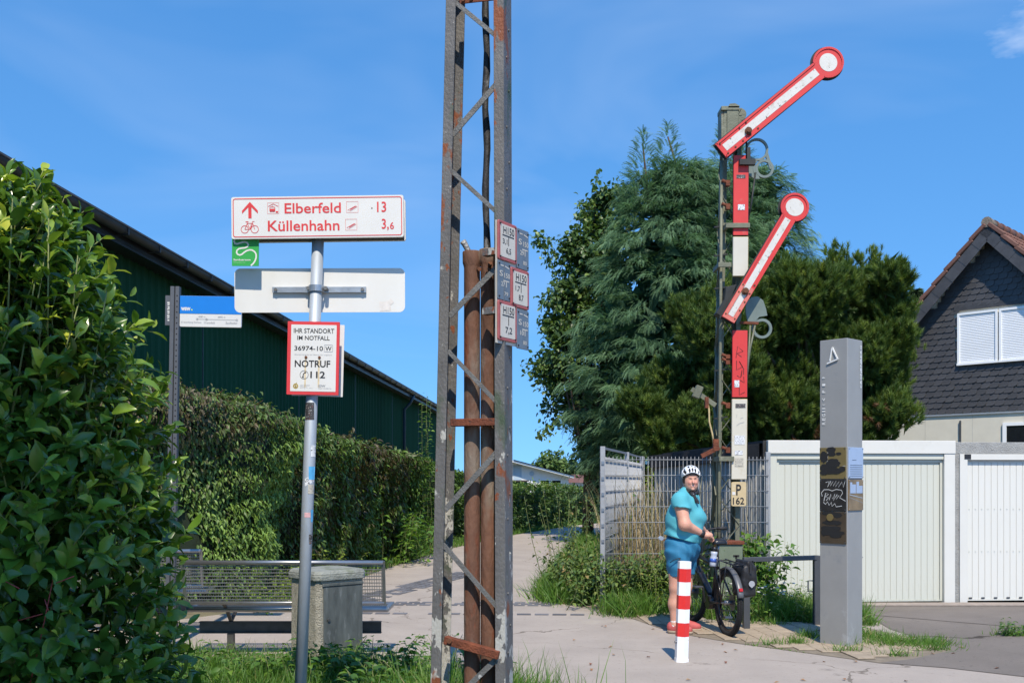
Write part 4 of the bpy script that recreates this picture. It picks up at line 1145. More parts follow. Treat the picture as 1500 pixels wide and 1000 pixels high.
# ------------------------------------------------------------------ far white house
def far_house():
    t = thing('white_house', 'distant low white house with shallow roof beyond the hedge', 'house', (1.6, 58, 0))
    s = F_PX/58
    Z = lambda py: EYE+(HY-py)/s
    X = lambda px: (px-CX)/s-1.6
    MB().add([(X(700), 0, 0), (X(833), 0, 0), (X(833), 0, Z(697)), (X(752), 0, Z(676)), (X(700), 0, Z(690))], [(0, 1, 2, 3, 4)]).add(
        [(X(833), 0, 0), (X(833), 8, 0), (X(833), 8, Z(697)), (X(833), 0, Z(697))], [(0, 1, 2, 3)]).build('wall', 'plaster_white', t)
    MB().b2(X(752), X(764), -.03, 0, 0, Z(681)).build('blue_bay', 'plaster_blue', t)
    MB().add([(X(752), -.6, Z(674)), (X(840), -.6, Z(697)), (X(840), -.6, Z(700)), (X(752), -.6, Z(677)), (X(752), 8, Z(674)), (X(840), 8, Z(697)), (X(840), 8, Z(700)), (X(752), 8, Z(677))],
             [(0, 3, 2, 1), (0, 1, 5, 4), (2, 3, 7, 6), (1, 2, 6, 5)]).add(
             [(X(752), -.6, Z(674)), (X(690), -.6, Z(690)), (X(690), -.6, Z(693)), (X(752), -.6, Z(677)), (X(752), 8, Z(674)), (X(690), 8, Z(690))], [(0, 1, 2, 3), (0, 4, 5, 1)]).build('roof', 'plaster_white', t)
    MB().add([(X(752), -.7, Z(673)), (X(842), -.7, Z(696.5)), (X(842), 8, Z(696.5)), (X(752), 8, Z(673))], [(0, 1, 2, 3)]).build('roof_felt', 'house_roof_dark', t)
    for a, b in ((791, 805), (808, 822)):
        w = MB().b2(X(a)-.05, X(b)+.05, -.05, 0, Z(712), Z(702)).build('window', 'pvc_white', t)
        MB().b2(X(a)+.03, X(b)-.03, -.06, -.045, Z(711), Z(703.3)).build('pane', 'glass_dark', w)
    MB().prism(arc(X(779), Z(693), .14, n=12), -.06, 0).build('wall_lamp', 'plaster_blue', t)
    g = thing('garden_shed', 'small green shed beside the distant white house', 'shed', ((758-CX)/F_PX*52, 52, 0))
    MB().b2(-1.6, .5, 0, 1.6, 0, 1.60).build('wall', 'hall_green', g)
    MB().b2(-1.7, .6, -.1, 1.7, 1.6, 1.68).build('roof', 'house_roof_dark', g)
    h = thing('brown_roof_house', 'dark brown roof peeking out right of the distant white house', 'house', ((850-CX)/F_PX*64, 64, 0))
    zt = EYE+(HY-694)/F_PX*64
    MB().add([(-1.5, 0, zt-.55), (2.5, 0, zt-.55), (2.5, 3, zt), (-.6, 3, zt)], [(0, 1, 2, 3)]).build('roof', 'roof_tile', h)
    MB().b2(-1.3, 2.4, .3, 4, 0, zt-.56).build('wall', 'plaster_white', h)
far_house()

# ------------------------------------------------------------------ double rod mesh fence
def fence():
    t = thing('mesh_fence', 'galvanised steel mesh fence with posts left of the pale garage', 'fence', (1.16, 12.75, 0))
    posts = [(0, 0), (.60, 2.5), (1.15, 5.0)]
    H = 1.92
    me_p = None
    for i, (x, y) in enumerate(posts):
        o = MB().b2(-.032, .032, -.03, .03, 0, 2.05).build('post', 'fence_galv', t, bevel=.004, loc=(x, y, 0))
        c = MB()
        for k in range(9): c.b2(-.018, .018, -.045, -.031, .22+k*.2, .26+k*.2)
        c.build('clip', 'steel_satin', o)
    MB().b2(-.03, .03, -.03, .03, 0, 1.98).build('post', 'fence_galv', t, bevel=.004, loc=(2.13, .06, 0))
    MB().b2(-.03, .03, -.03, .03, 0, 1.98).build('post', 'fence_galv', t, bevel=.004, loc=(1.02, -.0, 0)) if False else None
    vr = None; hr = {}
    def panel(p, q):
        nonlocal vr
        d = Vector((q[0]-p[0], q[1]-p[1], 0)); L = d.length; a = math.atan2(d.y, d.x); d.normalize()
        n = int(L/.05)
        for k in range(n+1):
            if vr is None:
                o = MB().tube([(0, 0, .06), (0, 0, H)], .0032, 5).build('vertical_rod', 'fence_galv', t); vr = o.data
            else:
                o = bpy.data.objects.new('vertical_rod', vr); COL.objects.link(o); o.parent = t
            o.location = (p[0]+d.x*k*L/n, p[1]+d.y*k*L/n, 0)
        for k in range(10):
            z = .08+k*.2
            if L not in hr:
                o = MB().tube([(0, -.007, 0), (L, -.007, 0)], .004, 5).tube([(0, .007, 0), (L, .007, 0)], .004, 5).build('horizontal_rod', 'fence_galv', t); hr[L] = o.data
            else:
                o = bpy.data.objects.new('horizontal_rod', hr[L]); COL.objects.link(o); o.parent = t
            o.location = (p[0], p[1], z); o.rotation_euler = (0, 0, a)
    panel((0.03, -.04), (2.13, .02))
    panel(posts[0], posts[1]); panel(posts[1], posts[2])
    for a, b in zip(posts, posts[1:]):
        MB().bar((a[0], a[1], 2.03), (b[0], b[1], 2.03), .02, .03).build('top_rail', 'fence_galv', t)
fence()
def ribbed_wall():
    a, b = Vector((3.27, 13.0, 0)), Vector((2.30, 16.1, 0)); d = b-a; L = d.length
    t = thing('ribbed_wall', 'grey ribbed concrete wall with black roof edge behind the mesh fence', 'wall', a, (0, 0, math.atan2(d.y, d.x)))
    # local x runs away from the garage corner, +y looks to the path
    h0, h1 = 2.10, 2.02
    MB().add([(0, 0, 0), (L, 0, 0), (L, 0, h1-.2), (0, 0, h0-.2), (0, -.12, 0), (L, -.12, 0), (L, -.12, h1-.2), (0, -.12, h0-.2)], [(0, 3, 2, 1), (4, 5, 6, 7), (1, 2, 6, 5), (0, 4, 7, 3)]).build('wall_slab', 'garage_side', t)
    x = .03
    while x < L-.05:
        hh = h0+(h1-h0)*x/L-.21
        MB().b2(x, x+.055, .001, .016, 0, hh).build('rib', 'garage_side', t); x += .11
    MB().add([(-.02, .06, h0-.2), (L+.05, .06, h1-.2), (L+.05, .06, h1), (-.02, .06, h0), (-.02, -.14, h0-.2), (L+.05, -.14, h1-.2), (L+.05, -.14, h1), (-.02, -.14, h0)],
             [(0, 3, 2, 1), (4, 5, 6, 7), (3, 7, 6, 2), (0, 1, 5, 4), (1, 2, 6, 5)]).build('roof_edge', 'felt', t)
ribbed_wall()

# ------------------------------------------------------------------ semaphore signal
def semaphore():
    D = 12.0; s = F_PX/D; PX0, PY0 = 1066.0, HY+EYE*s
    t = thing('semaphore_signal', 'old railway semaphore with two raised red and white arms on lattice mast', 'railway signal', ((PX0-CX)/s, D, 0))
    X = lambda px: (px-PX0)/s
    Z = lambda py: (PY0-py)/s
    # --- lattice mast: four angles and lacing
    top = Z(156)
    c0, c1 = (X(1064.5), .15), (X(1075), .10)
    def corner(z, sx, sy):
        f = z/top; return Vector((c0[0]+(c1[0]-c0[0])*f+sx*(c0[1]+(c1[1]-c0[1])*f), .16+sy*(.15-.05*f), z))
    for sx in (-1, 1):
        for sy in (-1, 1):
            a, b = corner(0, sx, sy), corner(top, sx, sy)
            mb = MB().bar(a+Vector((-sx*.024, 0, 0)), b+Vector((-sx*.020, 0, 0)), .007, .05, (1, 0, 0)).bar(a+Vector((0, -sy*.026, 0)), b+Vector((0, -sy*.022, 0)), .05, .007, (1, 0, 0))
            mb.build('corner_angle', 'semaphore_green', t)
    nz = 17
    for k in range(nz):
        za, zb = top*k/nz, top*(k+1)/nz
        u = 1 if k % 2 else -1
        MB().bar(corner(za, u, -1), corner(zb, -u, -1), .006, .035, (0, 1, 0)).build('lattice_bar', 'semaphore_green', t)
        MB().bar(corner(za, -1, u), corner(zb, -1, -u), .006, .035, (1, 0, 0)).build('lattice_bar', 'semaphore_green', t)
        MB().bar(corner(za, 1, u), corner(zb, 1, -u), .006, .035, (1, 0, 0)).build('lattice_bar', 'semaphore_green', t)
        MB().bar(corner(za, -u, 1), corner(zb, u, 1), .006, .035, (0, 1, 0)).build('lattice_bar', 'semaphore_green', t)
    # head: tall box with rounded cap and pulley
    hd = MB().b2(X(1058), X(1062), .06, .26, Z(215), Z(160)).b2(X(1066), X(1083), .04, .25, Z(215), Z(157)).b2(X(1057.5), X(1084), .03, .27, Z(160), Z(154))
    hd.prism([(X(1066), Z(157)), (X(1083), Z(157)), (X(1085), Z(154)), (X(1078), Z(150)), (X(1070), Z(150.5))], .03, .27)
    hd.build('mast_head', 'semaphore_green', t, bevel=.004)
    MB().prism(arc(X(1086), Z(165), .075, n=20), .06, .12).prism(arc(X(1086), Z(165), .02, n=10), .05, .13).build('pulley', 'semaphore_green', t)
    # --- mast boards
    def board(y0, y1, m, edge, px0=1068.6, px1=1091.0):
        lean = lambda py: (740-py)*.0065
        z0, z1 = Z(y1), Z(y0)
        a, b = X(px0+lean(y1)), X(px1+lean(y1)); a2, b2 = X(px0+lean(y0)), X(px1+lean(y0))
        yb = -.10
        e = .010
        o = MB().prism([(a, z0), (b, z0), (b2, z1), (a2, z1)], yb, yb+.05, 0, 1, 1).build('mast_board', [m, edge], t, bevel=.006)
        return o, a, b, z0, z1, yb-.002
    b1, a, b, z0, z1, yb = board(231, 348, 'semaphore_red', 'semaphore_dark')
    def sticker(par, px0, px1, py0, py1, m):
        MB().b2(X(px0), X(px1), yb-.002, yb-.0005, Z(py1), Z(py0)).build('sticker', m, par)
    sticker(b1, 1076, 1089, 260, 265, 'sticker_dark'); sticker(b1, 1078, 1088, 303, 311, 'sticker_white')
    b2, *_ = board(349.5, 407, 'enamel_cream', 'enamel_edge')
    b3, *_ = board(485, 583, 'semaphore_red', 'semaphore_dark')
    sc = MB()
    q = lambda x, y_: (X(1000+x/6.25), Z(500+y_/6.25))
    for st_ in ([(470, 160), (485, 55), (535, 100), (480, 120), (520, 150)], [(475, 185), (475, 270), (530, 240), (500, 190), (540, 260), (540, 310)], [(480, 320), (510, 340), (525, 270), (520, 330)], [(505, 360), (545, 385), (540, 330)], [(500, 410), (500, 495), (550, 470)]):
        sc.ribbon([q(*p_) for p_ in st_], .007, yb-.001)
    sc.build('graffiti', 'spray_black', b3)
    sticker(b3, 1073, 1080, 558, 568, 'sticker_white')
    b4, *_ = board(585, 702, 'enamel_cream', 'enamel_edge')
    sticker(b4, 1074.5, 1089, 592, 598, 'sticker_dark'); sticker(b4, 1073, 1088, 638, 651, 'sticker_white'); sticker(b4, 1073.5, 1085, 660, 666, 'sticker_white'); sticker(b4, 1073.5, 1086, 671, 683, 'sticker_tan')
    pen = MB().ribbon([q(475, 700), (q(480, 670))], .004, yb-.001).ribbon([q(475, 775), q(500, 755), q(545, 742)], .004, yb-.001).ribbon([q(510, 710), q(535, 700)], .004, yb-.001)
    pen.build('pen_marks', 'ink_grey', b4)
    # number plate P 162
    x0, x1, z0, z1 = X(1068.5), X(1090.5), Z(741), Z(705.5)
    p = MB().prism(rrect(x0, x1, z0, z1, .022), -.10, -.075, 0, 1, 1).build('number_plate', ['plate_ochre', 'enamel_edge'], t, bevel=.004)
    uz = lambda x, y_: (X(1050+x/16.66), Z(690+y_/16.66))
    for bd, xa, xb, ya, yb_ in (('P', 425, 545, 315, 580), ('162', 345, 620, 630, 800)):
        m0, m1 = uz(xa, yb_), uz(xb, ya); lettering(bd, m0[0], m1[0], m0[1], m1[1], -.1035, 'ink_black', p, .015)
    m0, m1 = uz(330, 570), uz(405, 495); MB().b2(m0[0], m1[0], -.103, -.1015, m0[1], m1[1]).build('sticker', 'sign_white', p)
    # --- signal arms
    def arm(tail, head, wd, r_out, r_in, piv, yy, faded):
        tail, head = Vector((X(tail[0]), Z(tail[1]))), Vector((X(head[0]), Z(head[1])))
        d = (head-tail); L = d.length; a = math.atan2(d.y, d.x)
        w = wd/s/2; ro = r_out/s; ri = r_in/s
        ang = math.asin(w/ro)
        outline = [(0, w), (0, -w)]
        for k in range(31):
            t_ = -math.pi+ang+(2*math.pi-2*ang)*k/30
            outline.append((L+ro*math.cos(t_), ro*math.sin(t_)))
        o = MB().prism(outline, 0, .045, 0, 1, 1).build('signal_arm', ['semaphore_red', 'semaphore_dark'], t, loc=(tail.x, yy, tail.y), rot=(0, -a, 0))
        # darker stiffening plate behind, a little larger
        big = [(-.012, w+.016), (-.012, -w-.006)]+[(L+(ro+.014)*math.cos(-math.pi+ang+(2*math.pi-2*ang)*k/30), (ro+.014)*math.sin(-math.pi+ang+(2*math.pi-2*ang)*k/30)+.004) for k in range(31)]
        MB().prism(big, .046, .056).build('back_plate', 'semaphore_dark', o)
        # raised rim of the red frame
        rim = MB(); ins = .014
        pts = [(p_[0], p_[1]) for p_ in outline]
        cen = []
        for i in range(len(pts)):
            px_, pz_ = pts[i]
            if i == 0: cen.append((ins, w-ins))
            elif i == 1: cen.append((ins, -w+ins))
            else:
                t_ = -math.pi+ang+(2*math.pi-2*ang)*(i-2)/30; cen.append((L+(ro-ins)*math.cos(t_), (ro-ins)*math.sin(t_)))
        rim.ribbon(cen, .026, -.010, 0, True)
        rim2 = MB()
        n = len(cen)
        for i in range(n):
            p0, p1 = cen[i], cen[(i+1) % n]
            rim2.bar((p0[0], -.005, p0[1]), (p1[0], -.005, p1[1]), .010, .024, (0, 0, 1) if abs(p0[0]-p1[0]) > abs(p0[1]-p1[1]) else (1, 0, 0))
        rim2.build('rim', 'semaphore_red', o)
        MB().prism([(.06, -w*.43), (L-ro*.93, -w*.43), (L-ro*.93, w*.43), (.06, w*.43)], -.0022, -.0002, 0).build('white_stripe', 'semaphore_white', o)
        MB().prism(arc(L, 0, ri, n=30, rz=ri*1.06), -.0022, -.0002).build('white_disc', 'semaphore_white', o)
        if faded:
            MB().prism([(.005, -w+.004), (L*.30, -w+.004), (L*.30, -w*.46), (.05, -w*.46), (.05, w*.46), (L*.30, w*.46), (L*.30, w-.004), (.005, w-.004)], -.0118, -.0103).build('faded_paint', 'semaphore_red_faded', o)
        bt = MB()
        for k in range(5):
            bt.tube([(.05+k*.115, -.016, -w*.72), (.05+k*.115, -.004, -w*.72)], .011, 8)
            if k in (0, 3, 4): bt.tube([(.05+k*.1, -.016, w*.72), (.05+k*.1, -.004, w*.72)], .011, 8)
        bt.build('bolt', 'rust_bolt', o)
        pv_ = Vector((X(piv[0]), Z(piv[1])))-tail
        lx_, lz_ = pv_.x*math.cos(a)+pv_.y*math.sin(a), -pv_.x*math.sin(a)+pv_.y*math.cos(a)
        MB().tube([(lx_, -.05, lz_), (lx_, .25, lz_)], .026, 14).tube([(lx_, -.03, lz_), (lx_, -.002, lz_)], .042, 14).build('pivot', 'rust_bolt', o)
        return o
    a1 = arm((1050.5, 229.5), (1205.5, 102), 25.5, 22.5, 12.6, (1090, 201), -.20, False)
    a2 = arm((1060.5, 473), (1156.5, 311), 20.5, 20.6, 12.4, (1085, 432), -.22, True)
    # spectacle plates behind the mast, right of it
    def annulus(mb, cx, cz, r0, r1, y0, y1, n=28):
        o_ = arc(cx, cz, r1, n=n); i_ = arc(cx, cz, r0, n=n); b = len(mb.v)
        vs = [(x, y0, z) for x, z in o_]+[(x, y0, z) for x, z in i_]+[(x, y1, z) for x, z in o_]+[(x, y1, z) for x, z in i_]
        fs = []
        for k in range(n):
            j = (k+1) % n
            fs += [(k, n+k, n+j, j)[::-1], (2*n+k, 2*n+j, 3*n+j, 3*n+k)[::-1], (k, j, 2*n+j, 2*n+k)[::-1], (n+k, 3*n+k, 3*n+j, n+j)[::-1]]
        mb.add(vs, fs)
    sp = MB()
    annulus(sp, X(1109), Z(219), .112, .137, .0, .035); annulus(sp, X(1120), Z(247), .082, .112, .0, .035)
    sp.prism([(X(1098), Z(231)), (X(1107), Z(262)), (X(1113), Z(262)), (X(1106), Z(240)), (X(1112), Z(233))], .002, .033).prism([(X(1123), Z(217)), (X(1132), Z(246)), (X(1128), Z(248)), (X(1121), Z(226))], .002, .033)
    sp.prism([(X(1094), Z(226)), (X(1100), Z(236)), (X(1106), Z(262)), (X(1094), Z(255))], .003, .032)
    sp.build('spectacle_frame', 'spectacle_green', t)
    sp = MB()
    sp.prism([(X(1092), Z(453)), (X(1094), Z(442)), (X(1101), Z(435)), (X(1110), Z(434)), (X(1118), Z(440)), (X(1122), Z(452)), (X(1124), Z(462)), (X(1112), Z(464)), (X(1104), Z(474)), (X(1096), Z(474))], .0, .035)
    annulus(sp, X(1116.5), Z(481), .088, .120, -.002, .037)
    sp.build('spectacle_plate', 'spectacle_green', t)
    MB().bar((X(1083), -.03, Z(473)), (X(1110), -.03, Z(474)), .03, .03).build('cross_lever', 'rust_bar', t)
    MB().tube([(X(1098), -.03, Z(477)), (X(1095), -.03, Z(530)), (X(1093), -.02, Z(560))], .012, 8).tube([(X(1105), -.03, Z(477)), (X(1098), -.03, Z(510)), (X(1095), -.02, Z(535))], .012, 8).build('push_rod', 'semaphore_green', t)
    MB().tube([(X(1105), -.05, Z(255)), (X(1099), -.05, Z(300)), (X(1094), .0, Z(330))], .011, 8).tube([(X(1090), -.1, Z(203)), (X(1091), -.12, Z(240))], .012, 8).build('push_rod', 'semaphore_dark', t)
    MB().b2(X(1079), X(1102), -.16, -.09, Z(247), Z(239)).b2(X(1090), X(1095), -.15, -.1, Z(240), Z(222)).build('lever_bracket', 'semaphore_dark', t)
    # black counterweight hood left of the lower arm
    MB().prism([(X(1046), Z(461)), (X(1058), Z(441)), (X(1060), Z(423)), (X(1076), Z(419)), (X(1066), Z(445)), (X(1053), Z(466))], -.12, .05).build('hood', 'semaphore_dark', t, bevel=.006)
    # clamps
    for py, x0, x1 in ((334, 1060, 1095), (391, 1049, 1068), (672, 1050, 1072)):
        MB().b2(X(x0), X(x1), -.13, -.105, Z(py+3.5), Z(py-3.5)).b2(X(x0), X(x0+4), -.105, .2, Z(py+3.5), Z(py-3.5)).build('clamp', 'semaphore_green', t, bevel=.003)
    # pull rods on the left, footrests
    MB().tube([(X(1056.5), -.02, Z(236)), (X(1055), -.02, Z(470)), (X(1053), -.02, Z(690)), (X(1052), -.02, Z(880))], .019, 10).build('pull_rod', 'semaphore_green', t)
    MB().tube([(X(1060.5), .1, Z(480)), (X(1058), .1, Z(690)), (X(1058), .1, Z(800))], .010, 8).build('pull_rod', 'semaphore_green', t)
    for i, py in enumerate((330, 372, 420, 540, 610, 790)):
        MB().bar((X(1066), .02, Z(py)), (X(1046), .0, Z(py+3)), .03, .018).build('step', 'semaphore_dark', t)
    for i, py in enumerate((266, 300, 520, 526, 590, 655)):
        MB().tube([(X(1056), -.05, Z(py)), (X(1068), -.03, Z(py+4))], .02, 8).b2(X(1062), X(1068), -.06, .0, Z(py+8), Z(py)).build('rusty_joint', 'rust_bar', t)
    # balance lever with weight, wire and crank
    MB().bar((X(1012), -.05, Z(570)), (X(1047), -.05, Z(594)), .02, .055).build('balance_lever', 'semaphore_green', t)
    MB().bar((X(1017), -.06, Z(583)), (X(1024), -.06, Z(566)), .07, .09).build('balance_weight', 'semaphore_green', t, bevel=.008)
    MB().tube([(X(1034), -.06, Z(586)), (X(1037), -.06, Z(600)), (X(1037.5), -.06, Z(618)), (X(1042), -.06, Z(636)), (X(1044), -.05, Z(650))], .011, 8).build('pull_wire', 'enamel_edge', t)
    MB().bar((X(1026), -.06, Z(668)), (X(1052), -.06, Z(655)), .03, .05).b2(X(1043), X(1051), -.08, -.02, Z(660), Z(643)).b2(X(1031), X(1036), -.09, -.03, Z(598), Z(582)).build('crank', 'rust_bar', t)
    # base box
    bx = MB().b2(X(1046), X(1084), -.14, .20, .0, Z(796)).build('machine_box', 'box_green', t, bevel=.006)
    MB().b2(X(1044), X(1086), -.16, .21, Z(796), Z(791)).build('lid', 'rust_bar', bx, bevel=.004)
    MB().b2(X(1070), X(1079), -.1425, -.1405, Z(814), Z(811)).b2(X(1073), X(1076), -.1425, -.1405, Z(817), Z(812)).build('slot', 'dark_gap', bx)
mat('plate_ochre', (.56, .44, .25), .5, var=.14, scale=6, patches=[((.66, .60, .45), .55, 5, .2, None), ((.22, .12, .05), .68, 12, .08, None)])
semaphore()

# ------------------------------------------------------------------ grey information pillar
def stele():
    C = Vector((3.233, 9.6, 0)); w = .292; phi = R(47.4)
    t = thing('information_pillar', 'tall grey square pillar with sprayed-over metal plates near the garages', 'pillar', C, (0, 0, 0))
    H = 2.985
    L = Vector((-math.cos(phi), math.sin(phi), 0)); Rr = Vector((math.sin(phi), math.cos(phi), 0))
    a, b, c, d = Vector((0, 0, 0)), L*w, L*w+Rr*w, Rr*w
    mb = MB(); vs = [p_+Vector((0, 0, z)) for z in (-.03, H) for p_ in (a, d, c, b)]
    mb.add(vs, [(0, 1, 5, 4), (1, 2, 6, 5), (2, 3, 7, 6), (3, 0, 4, 7), (4, 5, 6, 7), (0, 3, 2, 1)])
    mb.build('shaft', 'stele_grey', t, bevel=.004)
    # faces as local frames: left face x runs from the left edge to the front edge
    rl = math.atan2(-math.sin(phi), math.cos(phi)); rr = math.atan2(math.cos(phi), math.sin(phi))
    def plate(face, x0, x1, z0, z1, m, name='plate', dep=.012):
        rot = (0, 0, rl if face == 'l' else rr)
        loc = (b if face == 'l' else a)
        o = MB().b2(x0, x1, -dep, -.001, z0, z1).build(name, m, t, bevel=.002, loc=loc, rot=rot)
        sc = MB()
        for x in (x0+.012, x1-.012):
            for z in (z0+.012, z1-.012): sc.tube([(x, -dep-.004, z), (x, -dep, z)], .006, 8)
        sc.build('screw', 'bike_metal', o)
        return o
    s = F_PX/9.7
    Z = lambda py: EYE+(HY-py)/s
    p1 = plate('l', .004, w-.006, Z(701), Z(655), 'plate_brass')
    p2 = plate('l', .004, w-.006, Z(748), Z(702), 'plate_dark')
    p3 = plate('l', .004, w-.006, Z(795.5), Z(749), 'plate_brown')
    p4 = plate('r', .008, w-.004, Z(700), Z(655), 'plate_blue')
    p5 = plate('r', .008, w-.004, Z(747), Z(702), 'plate_sepia')
    # zoom pixel -> plate coordinates (5.88 px per photo px, from 1190,640)
    qx = lambda x: (x-68)/235*w
    qz = lambda y: Z(640+y/5.88)
    y = -.0135
    def strokes(par, lst, wd, m, name):
        mb = MB()
        for k, l_ in enumerate(lst): mb.ribbon([(qx(u), qz(v)) for u, v in l_], wd, y-.0004*k)
        return mb.build(name, m, par)
    def blob(par, lst):
        mb = MB()
        for k, (u, v, ru, rv) in enumerate(lst):
            pts = []
            for j in range(22):
                a_ = 2*math.pi*j/22; q = 1+random.uniform(-.14, .14)
                pts.append((qx(u+ru*q*math.cos(a_)), qz(v+rv*q*math.sin(a_))))
            mb.prism(pts, y-.0005-.0003*k, y)
        return mb.build('spray_paint', 'spray_black', par)
    blob(p1, [(170, 110, 44, 26), (175, 145, 36, 20), (235, 143, 22, 13), (110, 170, 34, 46), (190, 225, 60, 38), (120, 260, 45, 30), (185, 290, 85, 30), (265, 275, 28, 22), (110, 305, 36, 20)])
    strokes(p1, [[(92, 130), (145, 132), (140, 210), (95, 205), (92, 130)], [(100, 150), (135, 150), (110, 175), (135, 195)], [(175, 200), (185, 240), (200, 200), (215, 245), (240, 200), (245, 240), (215, 200)], [(270, 250), (295, 248)]], .004, 'scribble', 'scratches')
    strokes(p2, [[(125, 390), (155, 378), (140, 430), (170, 375), (165, 420), (190, 378), (190, 420), (215, 375), (210, 425), (240, 380), (235, 430), (262, 385), (275, 430), (290, 378)],
                 [(95, 510), (88, 480), (110, 452), (150, 450), (180, 462), (215, 448), (260, 455), (270, 480), (245, 520), (295, 548)],
                 [(110, 550), (125, 480), (150, 490), (120, 515), (150, 520), (130, 545)], [(155, 540), (170, 490), (185, 530), (205, 485), (190, 545), (225, 490), (215, 535), (240, 500)],
                 [(105, 560), (125, 578), (140, 555), (155, 585), (175, 560), (180, 595), (205, 570), (215, 598), (265, 590)]], .0065, 'scribble', 'graffiti')
    blob(p3, [(150, 655, 60, 18), (225, 670, 40, 22), (180, 735, 85, 20), (175, 785, 90, 22), (190, 825, 100, 24), (210, 850, 50, 14), (110, 820, 25, 30)])
    MB().prism(arc(qx(163), qz(690), .036, n=24), y-.006, y-.0005).build('medallion', 'plate_brass', p3)
    l4 = MB()
    for k in range(6): l4.ribbon([(.03, Z(681+k*3.1)), (w-.03, Z(681+k*3.1))], .004, y)
    l4.ribbon([(.07, Z(673.5)), (.15, Z(673.5))], .004, y)
    l4.build('printed_lines', 'rail_grey', p4)
    l5 = MB()
    for k, (u0, u1, v0, v1) in enumerate(((.03, .07, 706, 722), (.07, .14, 709, 722), (.15, .2, 705, 722), (.2, .27, 711, 722))): l5.b2(u0, u1, y-.0006, y-.0002, Z(v1), Z(v0))
    l5.build('printed_picture', 'plate_blue', p5)
    l6 = MB().ribbon([(.02, Z(724)), (.27, Z(729))], .008, y).ribbon([(.02, Z(728)), (.27, Z(736))], .003, y)
    l6.build('printed_picture', 'reflector', p5)
    # raised triangle emblem and lettering
    em = MB()
    ez = lambda x, y_: ((x-123)/237*w, Z(490+y_/5.88))
    A, B_, C_, Dd = ez(235, 108), ez(282, 215), ez(190, 245), ez(215, 225)
    for p_, q in ((A, B_), (B_, C_), (A, Dd)): em.bar((p_[0], -.008, p_[1]), (q[0], -.008, q[1]), .012, .012, (0, 1, 0))
    em.build('emblem', 'stele_letter', t, loc=b, rot=(0, 0, rl))
    for k, ch in enumerate('CRONENBERG'):
        z = Z(490+(438-k*37.2)/5.88)
        lettering(ch, w-.055, w-.022, z-.018, z+.018, -.006, 'stele_letter', t, .02, 1).location = a
    for o in [c_ for c_ in t.children if c_.name.startswith('lettering')]: o.rotation_euler = (0, 0, rr)
    fz = lambda y_: Z(545+y_/11.77)
    frag = [('R', 870, 26), ('E', 800, 26), ('G', 730, 26), ('I', 665, 10), ('I', 617, 8), ('(', 547, 10), ('<', 460, 22), ('F', 322, 22), ('-', 205, 20), (',', 82, 12)]
    for ch, yy, hh in frag:
        o = lettering(ch, (105-75)/40*.1*.0+.028, .062, fz(yy+hh), fz(yy-hh), -.006, 'stele_letter', t, .015, 1)
        o.location = b; o.rotation_euler = (0, 0, rl)
stele()

# ------------------------------------------------------------------ barrier rail
def rail():
    a, b = G(1196, 915.5), G(1093, 921)
    t = thing('barrier_rail', 'low dark grey square-tube barrier between the bicycle and the pillar', 'barrier', a)
    d = b-a; h = .755
    MB().bar((0, 0, h), (d.x, d.y, h), .07, .05).build('top_bar', 'rail_grey', t, bevel=.004)
    MB().b2(-.035, .035, -.035, .035, 0, h+.025).build('post', 'rail_grey', t, bevel=.004)
    MB().box((d.x, d.y, (h+.025)/2), (.07, .07, h+.025)).build('post', 'rail_grey', t, bevel=.004)
    MB().tube([(-.04, -.02, .50), (-.10, -.02, .50), (-.10, -.02, .38), (-.04, -.02, .38)], .008, 6).build('lock_loop', 'rail_grey', t)
rail()

# ------------------------------------------------------------------ red and white bollard
def bollard():
    b0 = G(998, 968)
    t = thing('bollard', 'red and white striped hexagonal bollard standing in front of the cyclist', 'bollard', b0, (0, R(1.9), R(8)))
    s = F_PX/b0.y
    zs = [0]
    cuts = [968, 931, 911, 891, 871, 851.5, 832, 820.5]
    zz = [(968-c)/s for c in cuts]
    r = .061
    def ring(z, rr=r): return [(rr*math.cos(R(30+60*k)), rr*math.sin(R(30+60*k)), z) for k in range(6)]
    for k in range(7):
        mb = MB(); n = 6
        vs = ring(zz[k])+ring(zz[k+1])
        if k == 6: vs = ring(zz[k])+ring(zz[k+1]-.006)
        mb.add(vs, [(i, (i+1) % n, n+(i+1) % n, n+i) for i in range(n)]+([tuple(range(n, 2*n))] if k == 6 else []))
        mb.build('stripe', 'bollard_white' if k % 2 == 0 else 'bollard_red', t)
    MB().add(ring(-.03, r+.006)+ring(.03, r+.003), [(i, (i+1) % 6, 6+(i+1) % 6, 6+i) for i in range(6)]+[tuple(range(6, 12))]).build('foot_collar', 'bollard_white', t)
    MB().tube([(-.052, -.015, .175), (-.07, -.02, .175)], .012, 8).build('lock', 'bike_metal', t)
bollard()
